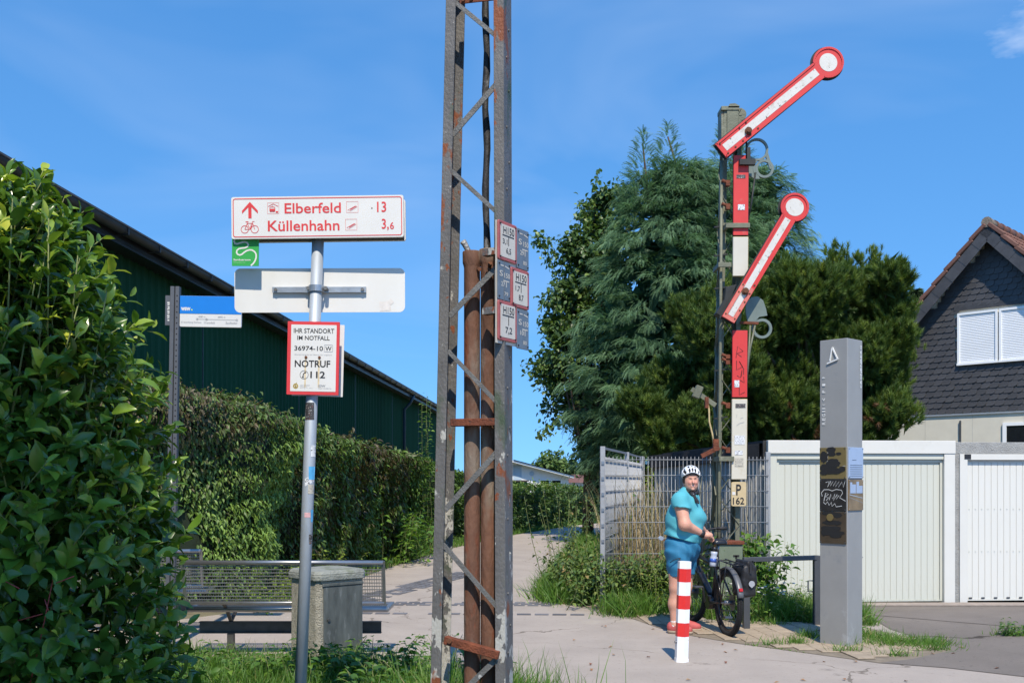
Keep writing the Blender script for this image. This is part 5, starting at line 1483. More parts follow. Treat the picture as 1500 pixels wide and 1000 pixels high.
# ------------------------------------------------------------------ implicit surfaces for the figure
def smin(a, b, k):
    h = np.clip(.5+.5*(b-a)/k, 0, 1); return b+(a-b)*h-k*h*(1-h)
def s_cap(p, a, b, ra, rb):
    a, b = np.array(a), np.array(b); ab = b-a
    h = np.clip(((p-a)@ab)/(ab@ab), 0, 1)
    return np.linalg.norm(p-a-h[..., None]*ab, axis=-1)-(ra+(rb-ra)*h)
def s_ell(p, c, r):
    r = np.array(r); q = (p-np.array(c))
    k0 = np.linalg.norm(q/r, axis=-1); k1 = np.linalg.norm(q/(r*r), axis=-1)
    return k0*(k0-1)/np.maximum(k1, 1e-6)
def union(p, prims, k=.03):
    d = None
    for f in prims:
        v = s_cap(p, *f[1:]) if f[0] == 'c' else s_ell(p, *f[1:])
        d = v if d is None else smin(d, v, k)
    return d
def surface(f, lo, hi, h):
    lo = np.array(lo); n = (np.ceil((np.array(hi)-lo)/h)).astype(int)+1
    B = 6; nb = -(-n//B)
    bc = np.stack(np.meshgrid(*[lo[i]+h*(np.arange(nb[i])*B+(B-1)/2) for i in range(3)], indexing='ij'), -1).reshape(-1, 3)
    bv = f(bc)
    near = np.abs(bv) < B*h*1.25+.012
    v = np.broadcast_to(np.where(bv < 0, -1., 1.).reshape(nb)[:, None, :, None, :, None], (nb[0], B, nb[1], B, nb[2], B)).copy()
    off = np.stack(np.meshgrid(*[h*(np.arange(B)-(B-1)/2)]*3, indexing='ij'), -1).reshape(-1, 3)
    pts = (bc[near][:, None, :]+off[None]).reshape(-1, 3)
    v6 = v.transpose(0, 2, 4, 1, 3, 5).reshape(-1, B*B*B)
    v6[near] = f(pts).reshape(-1, B*B*B)
    v = v6.reshape(nb[0], nb[1], nb[2], B, B, B).transpose(0, 3, 1, 4, 2, 5).reshape(nb*B)[:n[0], :n[1], :n[2]]
    s = v < 0
    cs = tuple(n-1)
    acc = np.zeros(cs+(3,)); cnt = np.zeros(cs)
    corners = [(i, j, k) for i in (0, 1) for j in (0, 1) for k in (0, 1)]
    sl = lambda c: tuple(slice(c[i], c[i]+cs[i]) for i in range(3))
    for a in corners:
        for ax_ in range(3):
            if a[ax_] == 0:
                b = list(a); b[ax_] = 1; b = tuple(b)
                va, vb = v[sl(a)], v[sl(b)]
                m = (va < 0) != (vb < 0)
                t = np.where(m, va/np.where(np.abs(va-vb) < 1e-12, 1, va-vb), 0)
                off = np.zeros(cs+(3,)); 
                for i in range(3): off[..., i] = a[i]
                off[..., ax_] = t
                acc += off*m[..., None]; cnt += m
    act = cnt > 0
    idx = -np.ones(cs, dtype=int); idx[act] = np.arange(act.sum())
    ijk = np.argwhere(act)
    V = lo+h*(ijk+acc[act]/cnt[act][:, None])
    F = []
    for ax_ in range(3):
        b, c = [(1, 2), (2, 0), (0, 1)][ax_]
        e = [slice(1, n[i]-1) for i in range(3)]; e[ax_] = slice(0, n[ax_]-1)
        e2 = list(e); e2[ax_] = slice(1, n[ax_])
        s0, s1 = s[tuple(e)], s[tuple(e2)]
        for flip in (False, True):
            q = np.argwhere((s0 & ~s1) if not flip else (~s0 & s1))
            if len(q) == 0: continue
            base = q.copy()
            for i in range(3):
                if i != ax_: base[:, i] += 1
            def cell(db, dc):
                t = base.copy(); t[:, b] += db; t[:, c] += dc; return idx[t[:, 0], t[:, 1], t[:, 2]]
            quad = np.stack([cell(-1, -1), cell(0, -1), cell(0, 0), cell(-1, 0)], 1)
            F.append(quad[:, ::-1] if flip else quad)
    return V, np.concatenate(F)

def figure():
    O = Vector(((998-CX)/F_PX*10.6, 10.6, 0.012))
    t = thing('person', 'person in cyan top, blue shorts and white helmet standing beside a black bicycle', 'person', O)
    # local: x right in the photo, y away, z up.  The body faces right, the head turns to the camera.
    # her right arm / leg is the one nearer the camera
    sh_n, el_n, wr_n = (-.04, -.150, 1.385), (-.005, -.235, 1.14), (.205, -.125, 1.035)
    sh_f, el_f, wr_f = (.13, .15, 1.405), (.22, .27, 1.13), (.33, .42, 1.03)
    hip_n, kn_n, an_n = (-.055, -.10, .82), (-.075, -.115, .48), (-.088, -.10, .085)
    hip_f, kn_f, an_f = (.05, .09, .82), (.06, .08, .47), (.045, .09, .085)
    def body(p):
        pr = [('e', (.102, .005, 1.615), (.080, .094, .110)), ('e', (.101, -.022, 1.565), (.069, .070, .078)), ('e', (.103, -.040, 1.525), (.040, .042, .035)),
              ('c', (.07, .03, 1.42), (.095, .008, 1.53), .066, .058),
              ('e', (.05, 0, 1.20), (.15, .16, .22)), ('e', (.03, 0, .98), (.17, .17, .17)), ('c', sh_n, sh_f, .065, .06),
              ('c', sh_n, el_n, .074, .060), ('c', el_n, wr_n, .060, .032), ('c', sh_f, el_f, .064, .049), ('c', el_f, wr_f, .049, .031),
              ('c', hip_n, kn_n, .115, .072), ('c', kn_n, (-.088, -.098, .30), .060, .064), ('c', (-.088, -.098, .30), an_n, .064, .038),
              ('c', hip_f, kn_f, .115, .07), ('c', kn_f, (.052, .088, .30), .060, .063), ('c', (.052, .088, .30), an_f, .063, .038),
              ('c', an_n, (-.03, -.14, .035), .036, .032), ('c', an_f, (.11, .06, .035), .036, .032)]
        d = union(p, pr, .035)
        # face: nose, brow, cheeks, chin, eye hollows, ears
        face = [('c', (.108, -.088, 1.612), (.110, -.112, 1.578), .010, .015), ('e', (.082, -.078, 1.575), (.024, .024, .022)), ('e', (.132, -.076, 1.575), (.024, .024, .022)),
                ('c', (.075, -.082, 1.635), (.137, -.080, 1.635), .011, .011), ('e', (.106, -.086, 1.508), (.020, .016, .014)),
                ('c', (.092, -.093, 1.546), (.122, -.092, 1.546), .007, .007), ('c', (.094, -.091, 1.533), (.120, -.091, 1.533), .008, .008),
                ('e', (.026, .01, 1.60), (.012, .02, .032)), ('e', (.178, .02, 1.60), (.012, .02, .032))]
        d = smin(d, union(p, face, .008), .010)
        for ex in (.084, .130): d = np.maximum(d, -s_ell(p, (ex, -.100, 1.617), (.016, .012, .009)))
        # hands
        def hand(w, dirv, down, side, grip):
            w, dirv, down, side = (np.array(q, dtype=float) for q in (w, dirv, down, side))
            c = w+dirv*.055
            out = [('c', tuple(w), tuple(c), .029, .030), ('e', tuple(c), tuple(np.abs(dirv)*.045+np.abs(side)*.036+np.abs(down)*.020+.008))]
            fin = []
            for k, (o_, ln) in enumerate(((-.030, .030), (-.010, .034), (.011, .032), (.030, .025))):
                r0 = w+dirv*.085+side*o_
                k1 = r0+dirv*ln+down*.008; k2 = k1+dirv*ln*.35+down*ln*.85; k3 = k2-dirv*ln*.25+down*ln*.6
                fin += [('c', tuple(r0), tuple(k1), .0095, .009), ('c', tuple(k1), tuple(k2), .009, .0085), ('c', tuple(k2), tuple(k3), .0085, .0075)]
            r0 = w+dirv*.035-side*.030; k1 = r0+dirv*.035-side*.022+down*.012; k2 = k1+dirv*.028+down*.014
            fin += [('c', tuple(r0), tuple(k1), .012, .010), ('c', tuple(k1), tuple(k2), .010, .008)]
            return smin(union(p, out, .02), union(p, fin, .004), .006)
        d = smin(d, hand(wr_n, unit(np.array((.78, .45, -.22))), unit(np.array((.05, .05, -1.))), unit(np.array((-.5, .85, 0))), 0), .012)
        d = smin(d, hand(wr_f, unit(np.array((.15, .95, -.12))), unit(np.array((.0, .1, -1.))), unit(np.array((.97, -.15, 0))), 0), .012)
        return d
    V, F = surface(body, (-.30, -.36, -.02), (.48, .66, 1.76), .0066)
    o = npmesh('body', V, F, 'skin_painted', t, smooth=True)
    x, y, z = V[:, 0], V[:, 1], V[:, 2]
    def soft(d, w): return np.clip(1-d/w, 0, 1)[:, None]
    col = np.tile(np.array((.60, .315, .225)), (len(V), 1))
    def paint(wt, c): col[:] = col*(1-wt)+np.array(c)*wt
    front = (y < -.045) & (z > 1.49)
    for cx in (.072, .138): paint(.55*soft(np.hypot(x-cx, z-1.575), .035)*front[:, None], (.60, .20, .16))
    paint(.5*soft(np.hypot(x-.109, z-1.585), .022)*front[:, None], (.62, .22, .17))
    zl = z-1.541-.28*np.abs(x-.107)
    paint(.8*soft(np.abs(zl), .013)*soft(np.abs(x-.107), .034)**.4*front[:, None], (.46, .15, .13))
    paint(.75*soft(np.abs(zl-.001), .0065)*soft(np.abs(x-.107), .024)**.4*front[:, None], (.66, .60, .54))
    for ex in (.084, .130):
        paint(soft(np.hypot((x-ex)*.55, (z-1.617)*1.1), .0125)**.7*front[:, None], (.06, .035, .03))
        paint(.55*soft(np.hypot((x-ex)*.45, (z-1.642)*1.2), .010)*front[:, None], (.20, .12, .08))
    hair_ = ((z > 1.53) & ((y > .01) | ((np.abs(x-.102) > .064) & (y > -.05) & (z > 1.57)) | (z > 1.675))).astype(float)[:, None]
    paint(hair_, (.10, .062, .042))
    at = o.data.attributes.new('complexion', 'FLOAT_COLOR', 'POINT')
    at.data.foreach_set('color', np.concatenate([col, np.ones((len(V), 1))], 1).astype(np.float32).ravel())
    sm = o.modifiers.new('smooth', 'SMOOTH'); sm.factor = .35; sm.iterations = 1
    # --- clothes
    def shirt(p):
        d = union(p, [('e', (.045, 0, 1.27), (.158, .185, .22)), ('e', (.155, -.045, 1.205), (.105, .12, .095)), ('e', (.155, .06, 1.205), (.10, .11, .095)), ('e', (.040, -.01, 1.05), (.190, .195, .18)), ('e', (-.03, 0, 1.16), (.14, .19, .20)),
                      ('e', (-.02, 0, .96), (.185, .19, .11)), ('c', sh_n, sh_f, .080, .078), ('c', (.05, .03, 1.40), (.075, .02, 1.465), .10, .070), ('c', (-.03, -.12, 1.41), (.06, .0, 1.455), .06, .06)], .06)
        sl = union(p, [('c', sh_n, (-.025, -.20, 1.28), .082, .092), ('c', sh_f, (.17, .20, 1.29), .082, .08)], .03)
        sl = np.maximum(sl, -(p[:, 2]-(1.315-.12*(p[:, 0]))))
        d = smin(d, sl, .045)
        # folds and the hem, neckline
        d = d+.0055*np.sin(p[:, 2]*62+p[:, 0]*22+np.sin(p[:, 1]*22)*1.3)*np.clip((1.20-p[:, 2])*6, 0, 1)*np.clip((.16-p[:, 0])*5, .25, 1)+.0025*np.sin(p[:, 0]*30-p[:, 2]*34+p[:, 1]*12)
        d = np.maximum(d, -(p[:, 2]-(.975-.28*p[:, 0])))
        neck = s_ell(p, (.11, -.07, 1.50), (.072, .09, .085))
        return np.maximum(d, -neck)
    V, F = surface(shirt, (-.30, -.36, .82), (.42, .36, 1.60), .008)
    sh = npmesh('shirt', V, F, 'shirt_cyan', t, smooth=True)
    def shorts(p):
        d = union(p, [('e', (.012, 0, .91), (.190, .18, .19)), ('c', (-.05, -.095, .84), (-.052, -.115, .60), .142, .106), ('c', (.06, .09, .84), (.065, .075, .60), .142, .098)], .04)
        d = d+.006*np.sin(p[:, 2]*44+p[:, 0]*30+p[:, 1]*15)+.003*np.sin(p[:, 0]*70+p[:, 1]*40)
        d = np.maximum(d, p[:, 2]-(1.075-.2*p[:, 0])); return np.maximum(d, -(p[:, 2]-.592-.03*np.abs(p[:, 0]+.06)))
    V, F = surface(shorts, (-.32, -.34, .54), (.34, .34, 1.14), .009)
    so = npmesh('shorts', V, F, 'shorts_blue', t, smooth=True)
    MB().tube([(-.155, -.225, .745), (-.12, -.247, .775), (-.075, -.2515, .79), (-.05, -.252, .792)], .0045, 6).tube([(-.06, -.254, .79), (-.065, -.252, .72)], .004, 6).build('pocket_zip', 'zip_black', so)
    def scarf(p):
        d = union(p, [('c', (.02, .03, 1.490), (.10, -.050, 1.447), .028, .030), ('c', (.10, -.050, 1.447), (.165, .02, 1.475), .030, .028), ('c', (.02, .03, 1.490), (.10, .085, 1.50), .03, .03), ('c', (.10, .085, 1.50), (.165, .02, 1.475), .03, .028),
                      ('c', (.105, -.08, 1.445), (.135, -.145, 1.375), .032, .014), ('c', (.135, -.145, 1.39), (.155, -.16, 1.355), .015, .009)], .02)
        return d+.004*np.sin(p[:, 0]*90+p[:, 2]*70)
    V, F = surface(scarf, (-.06, -.22, 1.32), (.26, .16, 1.56), .007)
    npmesh('scarf', V, F, 'scarf_black', t, smooth=True)
    # helmet: white shell over a dark liner with rows of vents
    hc = np.array((.102, .012, 1.665))
    tilt = Matrix.Rotation(R(8), 3, 'X')
    def shell(p):
        q = p-hc; d = s_ell(p, tuple(hc), (.100, .128, .098)); d = np.maximum(d, -s_ell(p, tuple(hc), (.086, .114, .084)))
        return np.maximum(d, -(q[:, 2]+.020+.22*q[:, 1]-.012*np.cos(q[:, 0]*30)))
    def vents(p):
        q = p-hc; ang = q[:, 0]/np.maximum(.02, np.sqrt(np.maximum(0, .0100-q[:, 0]**2*.6))); 
        d = None
        for k in (-2, -1, 0, 1, 2):
            x = k*.034
            for yy, zz, ry, rz in ((-.098, .045, .05, .024), (-.045, .092-.012*abs(k), .036, .034), (.03, .098-.012*abs(k), .036, .034), (.095, .05, .05, .024)):
                e = s_ell(q, (x*(1.0 if abs(yy) < .08 else .9)+(.012 if abs(k) == 2 else 0)*np.sign(k), yy, zz-.006*k*k), (.0105, ry, rz))
                d = e if d is None else np.minimum(d, e)
        return d
    V, F = surface(lambda p: np.maximum(shell(p), -vents(p)), (-.02, -.14, 1.60), (.22, .16, 1.79), .0048)
    he = npmesh('helmet', V, F, 'helmet_white', t, smooth=True)
    def liner(p):
        q = p-hc; d = np.maximum(s_ell(p, tuple(hc), (.090, .119, .088)), -(q[:, 2]+.026+.22*q[:, 1])); return d
    V, F = surface(liner, (-.02, -.14, 1.60), (.22, .16, 1.79), .006)
    npmesh('helmet_liner', V, F, 'helmet_black', he, smooth=True)
    MB().tube([(.026, -.01, 1.64), (.032, -.03, 1.57), (.06, -.06, 1.50), (.10, -.075, 1.482), (.145, -.06, 1.50), (.172, -.03, 1.57), (.178, -.01, 1.64)], .005, 6).build('chin_strap', 'helmet_black', he)
    # gloves cuff / watch on the near wrist
    MB().tube([(.165, -.145, 1.050), (.215, -.12, 1.030)], [.041, .037], 14).build('wrist_band', 'helmet_black', t)
    # socks and shoes
    for (an, toe, lab) in ((an_n, (.035, -.165, .038), 1), (an_f, (.165, .045, .038), 0)):
        an, toe = np.array(an), np.array(toe); d_ = unit(toe-np.array((an[0], an[1], toe[2])))
        V, F = surface(lambda p: np.maximum(s_cap(p, tuple(an+np.array((0, 0, -.02))), tuple(an+np.array((0, 0, .05))), .046, .044), p[:, 2]-(an[2]+.045)), an-.09, an+.11, .008)
        npmesh('sock', V, F, 'sock', t, smooth=True)
        hl = np.array((an[0], an[1], .04))-d_*.035
        def shoe(p):
            d = union(p, [('c', tuple(hl), tuple(hl+d_*.13), .044, .047), ('c', tuple(hl+d_*.12), tuple(toe+d_*.02), .046, .036), ('c', tuple(hl+np.array((0, 0, .03))), tuple(hl+d_*.07+np.array((0, 0, .035))), .042, .036)], .03)
            d = np.maximum(d, -(p[:, 2]-.016)); return np.maximum(d, -s_cap(p, tuple(an+np.array((0, 0, .0))), tuple(an+np.array((0, 0, .2))), .034, .04))
        lo = np.minimum(hl, toe)-.10; hi = np.maximum(hl, toe)+.12; lo[2] = -.02; hi[2] = .16
        V, F = surface(shoe, lo, hi, .0075)
        s_ = npmesh('shoe', V, F, 'shoe_red', t, smooth=True)
        def sole(p):
            d = union(p, [('c', tuple(hl-np.array((0, 0, .022))), tuple(hl+d_*.13-np.array((0, 0, .022))), .047, .050), ('c', tuple(hl+d_*.12-np.array((0, 0, .022))), tuple(toe+d_*.024-np.array((0, 0, .02))), .049, .039)], .02)
            return np.maximum(np.maximum(d, p[:, 2]-.022), -(p[:, 2]+.012))
        V, F = surface(sole, lo, hi, .008)
        npmesh('sole', V, F, 'shoe_sole', s_, smooth=True)
        lc = MB()
        for k in range(4):
            c_ = hl+d_*(.085+k*.022)+np.array((0, 0, .050-.006*k)); sd = np.array((-d_[1], d_[0], 0))
            lc.tube([tuple(c_-sd*.022), tuple(c_+np.array((0, 0, .006))), tuple(c_+sd*.022)], .004, 5)
        lc.build('laces', 'sock', s_)
figure()

# ------------------------------------------------------------------ bicycle
def bicycle():
    rear = Vector((2.235, 10.30, .004)); head = Vector((-.165, .986, 0)).normalized()
    rz = math.atan2(head.y, head.x)
    t = thing('bicycle', 'black trekking bicycle with knobbly tyres held by the person in cyan', 'bicycle', rear, (R(0), 0, rz))
    # local: x forward from the rear axle, y left, z up
    wb, rw = 1.09, .345
    steer = R(7)
    def wheel(parent, cx, name, rot=0.):
        w = thing(name, None, None) ; 
        for k in ('label', 'category'):
            if k in w: del w[k]
        return w
    def ringmesh(R0, r0, n=48, m=10, sq=1.):
        vs, fs = [], []
        for i in range(n):
            a = 2*math.pi*i/n
            for j in range(m):
                b = 2*math.pi*j/m
                q = R0+r0*math.cos(b)*sq; vs.append((q*math.cos(a), r0*math.sin(b), q*math.sin(a)))
        for i in range(n):
            for j in range(m):
                fs.append((i*m+j, i*m+(j+1) % m, ((i+1) % n)*m+(j+1) % m, ((i+1) % n)*m+j))
        return vs, fs
    for cx, rot in ((0, 0), (wb, steer)):
        ty = MB().add(*ringmesh(rw-.028, .027, 56, 10), 0, True)
        for i in range(96):
            a = 2*math.pi*i/96
            for yy, dr in (((-.017), -.006), (0.0, .001), (.017, -.006)):
                aa = a+(.03 if yy == 0 else 0)
                q = rw+dr
                M = Matrix((Vector((math.cos(aa), 0, math.sin(aa))), Vector((0, 1, 0)), Vector((-math.sin(aa), 0, math.cos(aa))))).transposed()
                ty.box((q*math.cos(aa), yy, q*math.sin(aa)), (.010, .011, .013), M)
        w = ty.build('wheel', 'tyre', t, loc=(cx, 0, rw), rot=(0, 0, rot))
        rm = MB().add(*ringmesh(rw-.062, .012, 48, 6, 1.3), 0, True).build('rim', 'bike_black', w)
        sp = MB()
        for i in range(28):
            a = 2*math.pi*i/28; b = a+(.5 if i % 2 else -.5); y = .028 if (i//2) % 2 else -.028
            sp.tube([(.03*math.cos(b), y, .03*math.sin(b)), ((rw-.07)*math.cos(a), 0, (rw-.07)*math.sin(a))], .0016, 4)
        sp.build('spokes', 'bike_metal', w)
        MB().tube([(0, -.05, 0), (0, .05, 0)], .026, 14).tube([(0, -.075, 0), (0, .075, 0)], .008, 8).add(*[[(.085*math.cos(2*math.pi*k/24), s_*.001-.045, .085*math.sin(2*math.pi*k/24)) for s_ in (-1, 1) for k in range(24)], [tuple(range(24)), tuple(range(24, 48))[::-1]]]).build('hub', 'bike_metal', w)
    bb = Vector((.44, 0, .30)); st = Vector((.30, 0, .80)); hd0 = Vector((.93, 0, .62)); hd1 = Vector((.885, 0, .80)); ra = Vector((0, 0, rw)); fa = Vector((wb, 0, rw))
    fr = MB().tube([bb, hd0+Vector((0, 0, .02))], [.038, .034], 12).tube([bb, st], .020, 12).tube([st-Vector((0, 0, .12)), hd1-Vector((0, 0, .03))], .021, 12).tube([hd0, hd1], .026, 12)
    for s in (-1, 1):
        fr.tube([bb+Vector((0, s*.045, 0)), ra+Vector((0, s*.065, 0))], [.014, .011], 8).tube([st+Vector((0, s*.02, -.12)), ra+Vector((0, s*.065, 0))], [.011, .010], 8)
    fr.build('frame', 'bike_black', t)
    fk = MB()
    for s in (-1, 1): fk.tube([hd0+Vector((.0, s*.055, -.03)), fa+Vector((0, s*.062, 0))], [.019, .015], 10)
    fk.tube([hd0+Vector((0, -.06, -.02)), hd0+Vector((0, .06, -.02))], .022, 8)
    fk.build('fork', 'bike_black', t)
    MB().box((.66, 0, .46), (.38, .075, .085), Matrix.Rotation(R(-33), 3, 'Y')).build('battery', 'bike_black', t, bevel=.02, seg=2)
    MB().tube([(.44, -.06, .30), (.44, .06, .30)], .075, 18).build('motor', 'bike_black', t)
    ck = MB()
    n = 28
    ck.tube([(.44, -.075, .30), (.44, -.07, .30)], .092, 28)
    ck.build('chainring', 'bike_metal', t)
    for s, a in ((-1, R(250)), (1, R(70))):
        e = Vector((.44+.17*math.cos(a), s*.09, .30+.17*math.sin(a)))
        c = MB().bar((.44, s*.085, .30), e, .016, .026).build('crank', 'bike_black', t, bevel=.004)
        MB().box((e.x, e.y+s*.055, e.z), (.085, .09, .022)).build('pedal', 'bike_metal', c, bevel=.004)
    ch = MB().tube([(.44, -.072, .39), (.0, -.055, rw+.045)], .006, 6).tube([(.44, -.072, .21), (.05, -.055, rw-.09), (0, -.055, rw-.045)], .006, 6).build('chain', 'bike_metal', t)
    # seat post, saddle
    MB().tube([st, st+(st-bb).normalized()*.14], .014, 12).build('seat_post', 'bike_metal', t)
    def sad(p):
        d = union(p, [('c', (.23, -.04, .945), (.23, .04, .945), .042, .042), ('c', (.27, 0, .95), (.45, 0, .945), .042, .022)], .05)
        return np.maximum(d, -(p[:, 2]-.932))
    V, F = surface(sad, (.12, -.14, .88), (.52, .14, 1.02), .009)
    npmesh('saddle', V, F, 'bike_black', t, smooth=True)
    # handlebar, stem, grips
    hb = Vector((.865, 0, 1.05))
    Mz = Matrix.Rotation(steer, 3, 'Z')
    def H(x, y, z): return hb+Mz @ Vector((x, y, z))
    MB().tube([hd1, Vector((.87, 0, .99)), H(0, 0, 0)], [.020, .020, .022], 10).build('stem', 'bike_black', t)
    MB().tube([H(-.05, -.31, .02), H(-.02, -.2, .02), H(0, -.06, 0), H(0, .06, 0), H(-.02, .2, .02), H(-.05, .31, .02)], .013, 10).build('handlebar', 'bike_black', t)
    for s in (-1, 1):
        g = MB().tube([H(-.027, s*.21, .02), H(-.052, s*.32, .022)], [.018, .021], 12).build('grip', 'grip', t)
        MB().tube([H(.0, s*.19, .01), H(.06, s*.24, -.01), H(.055, s*.30, -.02)], .006, 6).build('brake_lever', 'bike_black', g)
    MB().box(tuple(H(-.02, 0, .045)), (.09, .055, .02), Matrix.Rotation(R(25), 3, 'Y')).build('display', 'bike_black', t, bevel=.006)
    MB().tube([H(-.04, .33, .02), H(-.10, .40, .10)], .004, 6).build('mirror_arm', 'bike_black', t)
    # mudguard with tail light, rack
    def guard(cx, a0, a1, m, w=.052):
        mb = MB(); n = 16; vs = []; fs = []
        for i in range(n+1):
            a = R(a0+(a1-a0)*i/n)
            for j, (dy, dr) in enumerate(((-w/2, -.012), (-w*.25, .0), (w*.25, 0), (w/2, -.012))):
                vs.append((cx+(rw+.028+dr)*math.cos(a), dy, rw+(rw+.028+dr)*math.sin(a)))
        for i in range(n):
            for j in range(3): fs.append((i*4+j, i*4+j+1, (i+1)*4+j+1, (i+1)*4+j))
        o = mb.add(vs, fs, 0, True).build('mudguard', m, t)
        so = o.modifiers.new('solid', 'SOLIDIFY'); so.thickness = .003
        return o
    gd = guard(0, 55, 166, 'fender_grey', .068); guard(wb, 60, 150, 'bike_black')
    a = R(181)
    MB().box((-(rw+.034)*math.cos(R(26)), 0, rw+(rw+.034)*math.sin(R(26))), (.014, .042, .036), Matrix.Rotation(R(26), 3, 'Y')).build('tail_light', 'tail_red', gd, bevel=.005)
    rk = MB()
    for s in (-1, 1):
        rk.tube([(.20, s*.05, .78), (-.28, s*.055, .755)], .007, 6).tube([(0, s*.075, rw), (-.10, s*.058, .76)], .006, 6).tube([(0, s*.075, rw), (.10, s*.058, .77)], .006, 6)
    for x in (.12, -.02, -.16, -.28): rk.tube([(x, -.055, .77+.05*x), (x, .055, .77+.05*x)], .006, 6)
    rk.build('rack', 'bike_black', t)
    # round mirror seen left of the hip is on the far grip
    M = t.matrix_basis
    # ---- pannier bag on the right side of the rack
    Rm = Matrix.Rotation(rz, 4, 'Z'); Rm.translation = rear
    p = thing('pannier_bag', 'black roll-top pannier bag with silver reflector hanging on the bicycle rack', 'bag', Rm @ Vector((-.10, -.125, .425)), (0, 0, rz))
    def bag(q):
        x, y, z = q[:, 0], q[:, 1], q[:, 2]
        w = .145+.02*np.clip((z-.05)/.3, 0, 1); th = .072+.012*np.sin(np.clip(z/.34, 0, 1)*3.14)
        dx, dy, dz = np.abs(x+.02)-w+.035, np.abs(y)-th+.035, np.abs(z-.165)-.165+.035
        d = np.sqrt(np.maximum(dx, 0)**2+np.maximum(dy, 0)**2+np.maximum(dz, 0)**2)+np.minimum(np.maximum(dx, np.maximum(dy, dz)), 0)-.035
        roll = s_cap(q, (-.155, 0, .335), (.115, 0, .335), .036, .036)
        return smin(d, roll, .02)+.003*np.sin(x*45+z*30)+.003*np.sin(z*50-y*40)
    V, F = surface(bag, (-.24, -.14, -.04), (.20, .14, .42), .010)
    npmesh('bag_body', V, F, 'pannier_black', p, smooth=True)
    def drop(cx, cz, r): return [(cx, cz-r*1.25)]+arc(cx, cz, r, -30, 210, 14)
    # reflectors on the face towards the rear and on the outer side
    MB().prism([(x, z) for x, z in drop(0, .12, .032)], -.004, 0).build('reflector', 'reflector', p, loc=(-.187, -.012, .02), rot=(0, 0, R(-90)))
    MB().prism([(x, z) for x, z in drop(0, .12, .035)], -.004, 0).build('reflector', 'reflector', p, loc=(-.03, -.087, .02))
    MB().b2(-.05, -.02, -.092, -.085, .20, .36).build('strap', 'pannier_black', p)
    MB().b2(-.193, -.180, -.012, .012, .24, .37).build('strap', 'pannier_black', p)
    # ---- drinking bottle in the rear of the frame
    b = thing('drinking_bottle', 'clear drinking bottle with black cap and orange spout on the bicycle', 'bottle', Rm @ Vector((.24, .075, .70)), (R(6), 0, rz))
    MB().tube([(0, 0, 0), (0, 0, .02), (0, 0, .10), (0, 0, .115), (0, 0, .13), (0, 0, .16)], [.033, .036, .036, .031, .036, .035], 16).build('flask', 'bottle_clear', b)
    MB().tube([(0, 0, .045), (0, 0, .085)], .0368, 16).build('print_band', 'bottle_blue', b)
    MB().tube([(0, 0, .16), (0, 0, .20), (0, 0, .21)], [.036, .036, .024], 16).build('cap', 'bike_black', b)
    MB().tube([(0, 0, .21), (0, 0, .235)], [.012, .010], 10).build('spout', 'bottle_orange', b)
    m = thing('rear_mirror', 'small round mirror poking out left of the person', 'mirror', (O_MIR.x, O_MIR.y, O_MIR.z))
    MB().prism(arc(0, 0, .030, n=18, rz=.024), -.012, .004).build('glass', 'plate_blue', m, rot=(0, R(20), R(15)), bevel=.003)
    MB().tube([(.01, .01, -.01), (.16, .12, -.06), (.32, .18, -.05)], .005, 6).build('stalk', 'hydrant_red', m)
O_MIR = P(968, 788, 10.95)
bicycle()
# ------------------------------------------------------------------ vegetation
Zup = np.array((0, 0, 1.))
def stems(mb, base, tip, r0, r1, bend=.1, n=6):
    b, t = Vector(base), Vector(tip); d = t-b
    off = Vector((random.uniform(-1, 1), random.uniform(-1, 1), 0))*d.length*bend
    mb.tube([b+d*(k/n)+off*math.sin(math.pi*k/n) for k in range(n+1)], [r0+(r1-r0)*k/n for k in range(n+1)], 6)

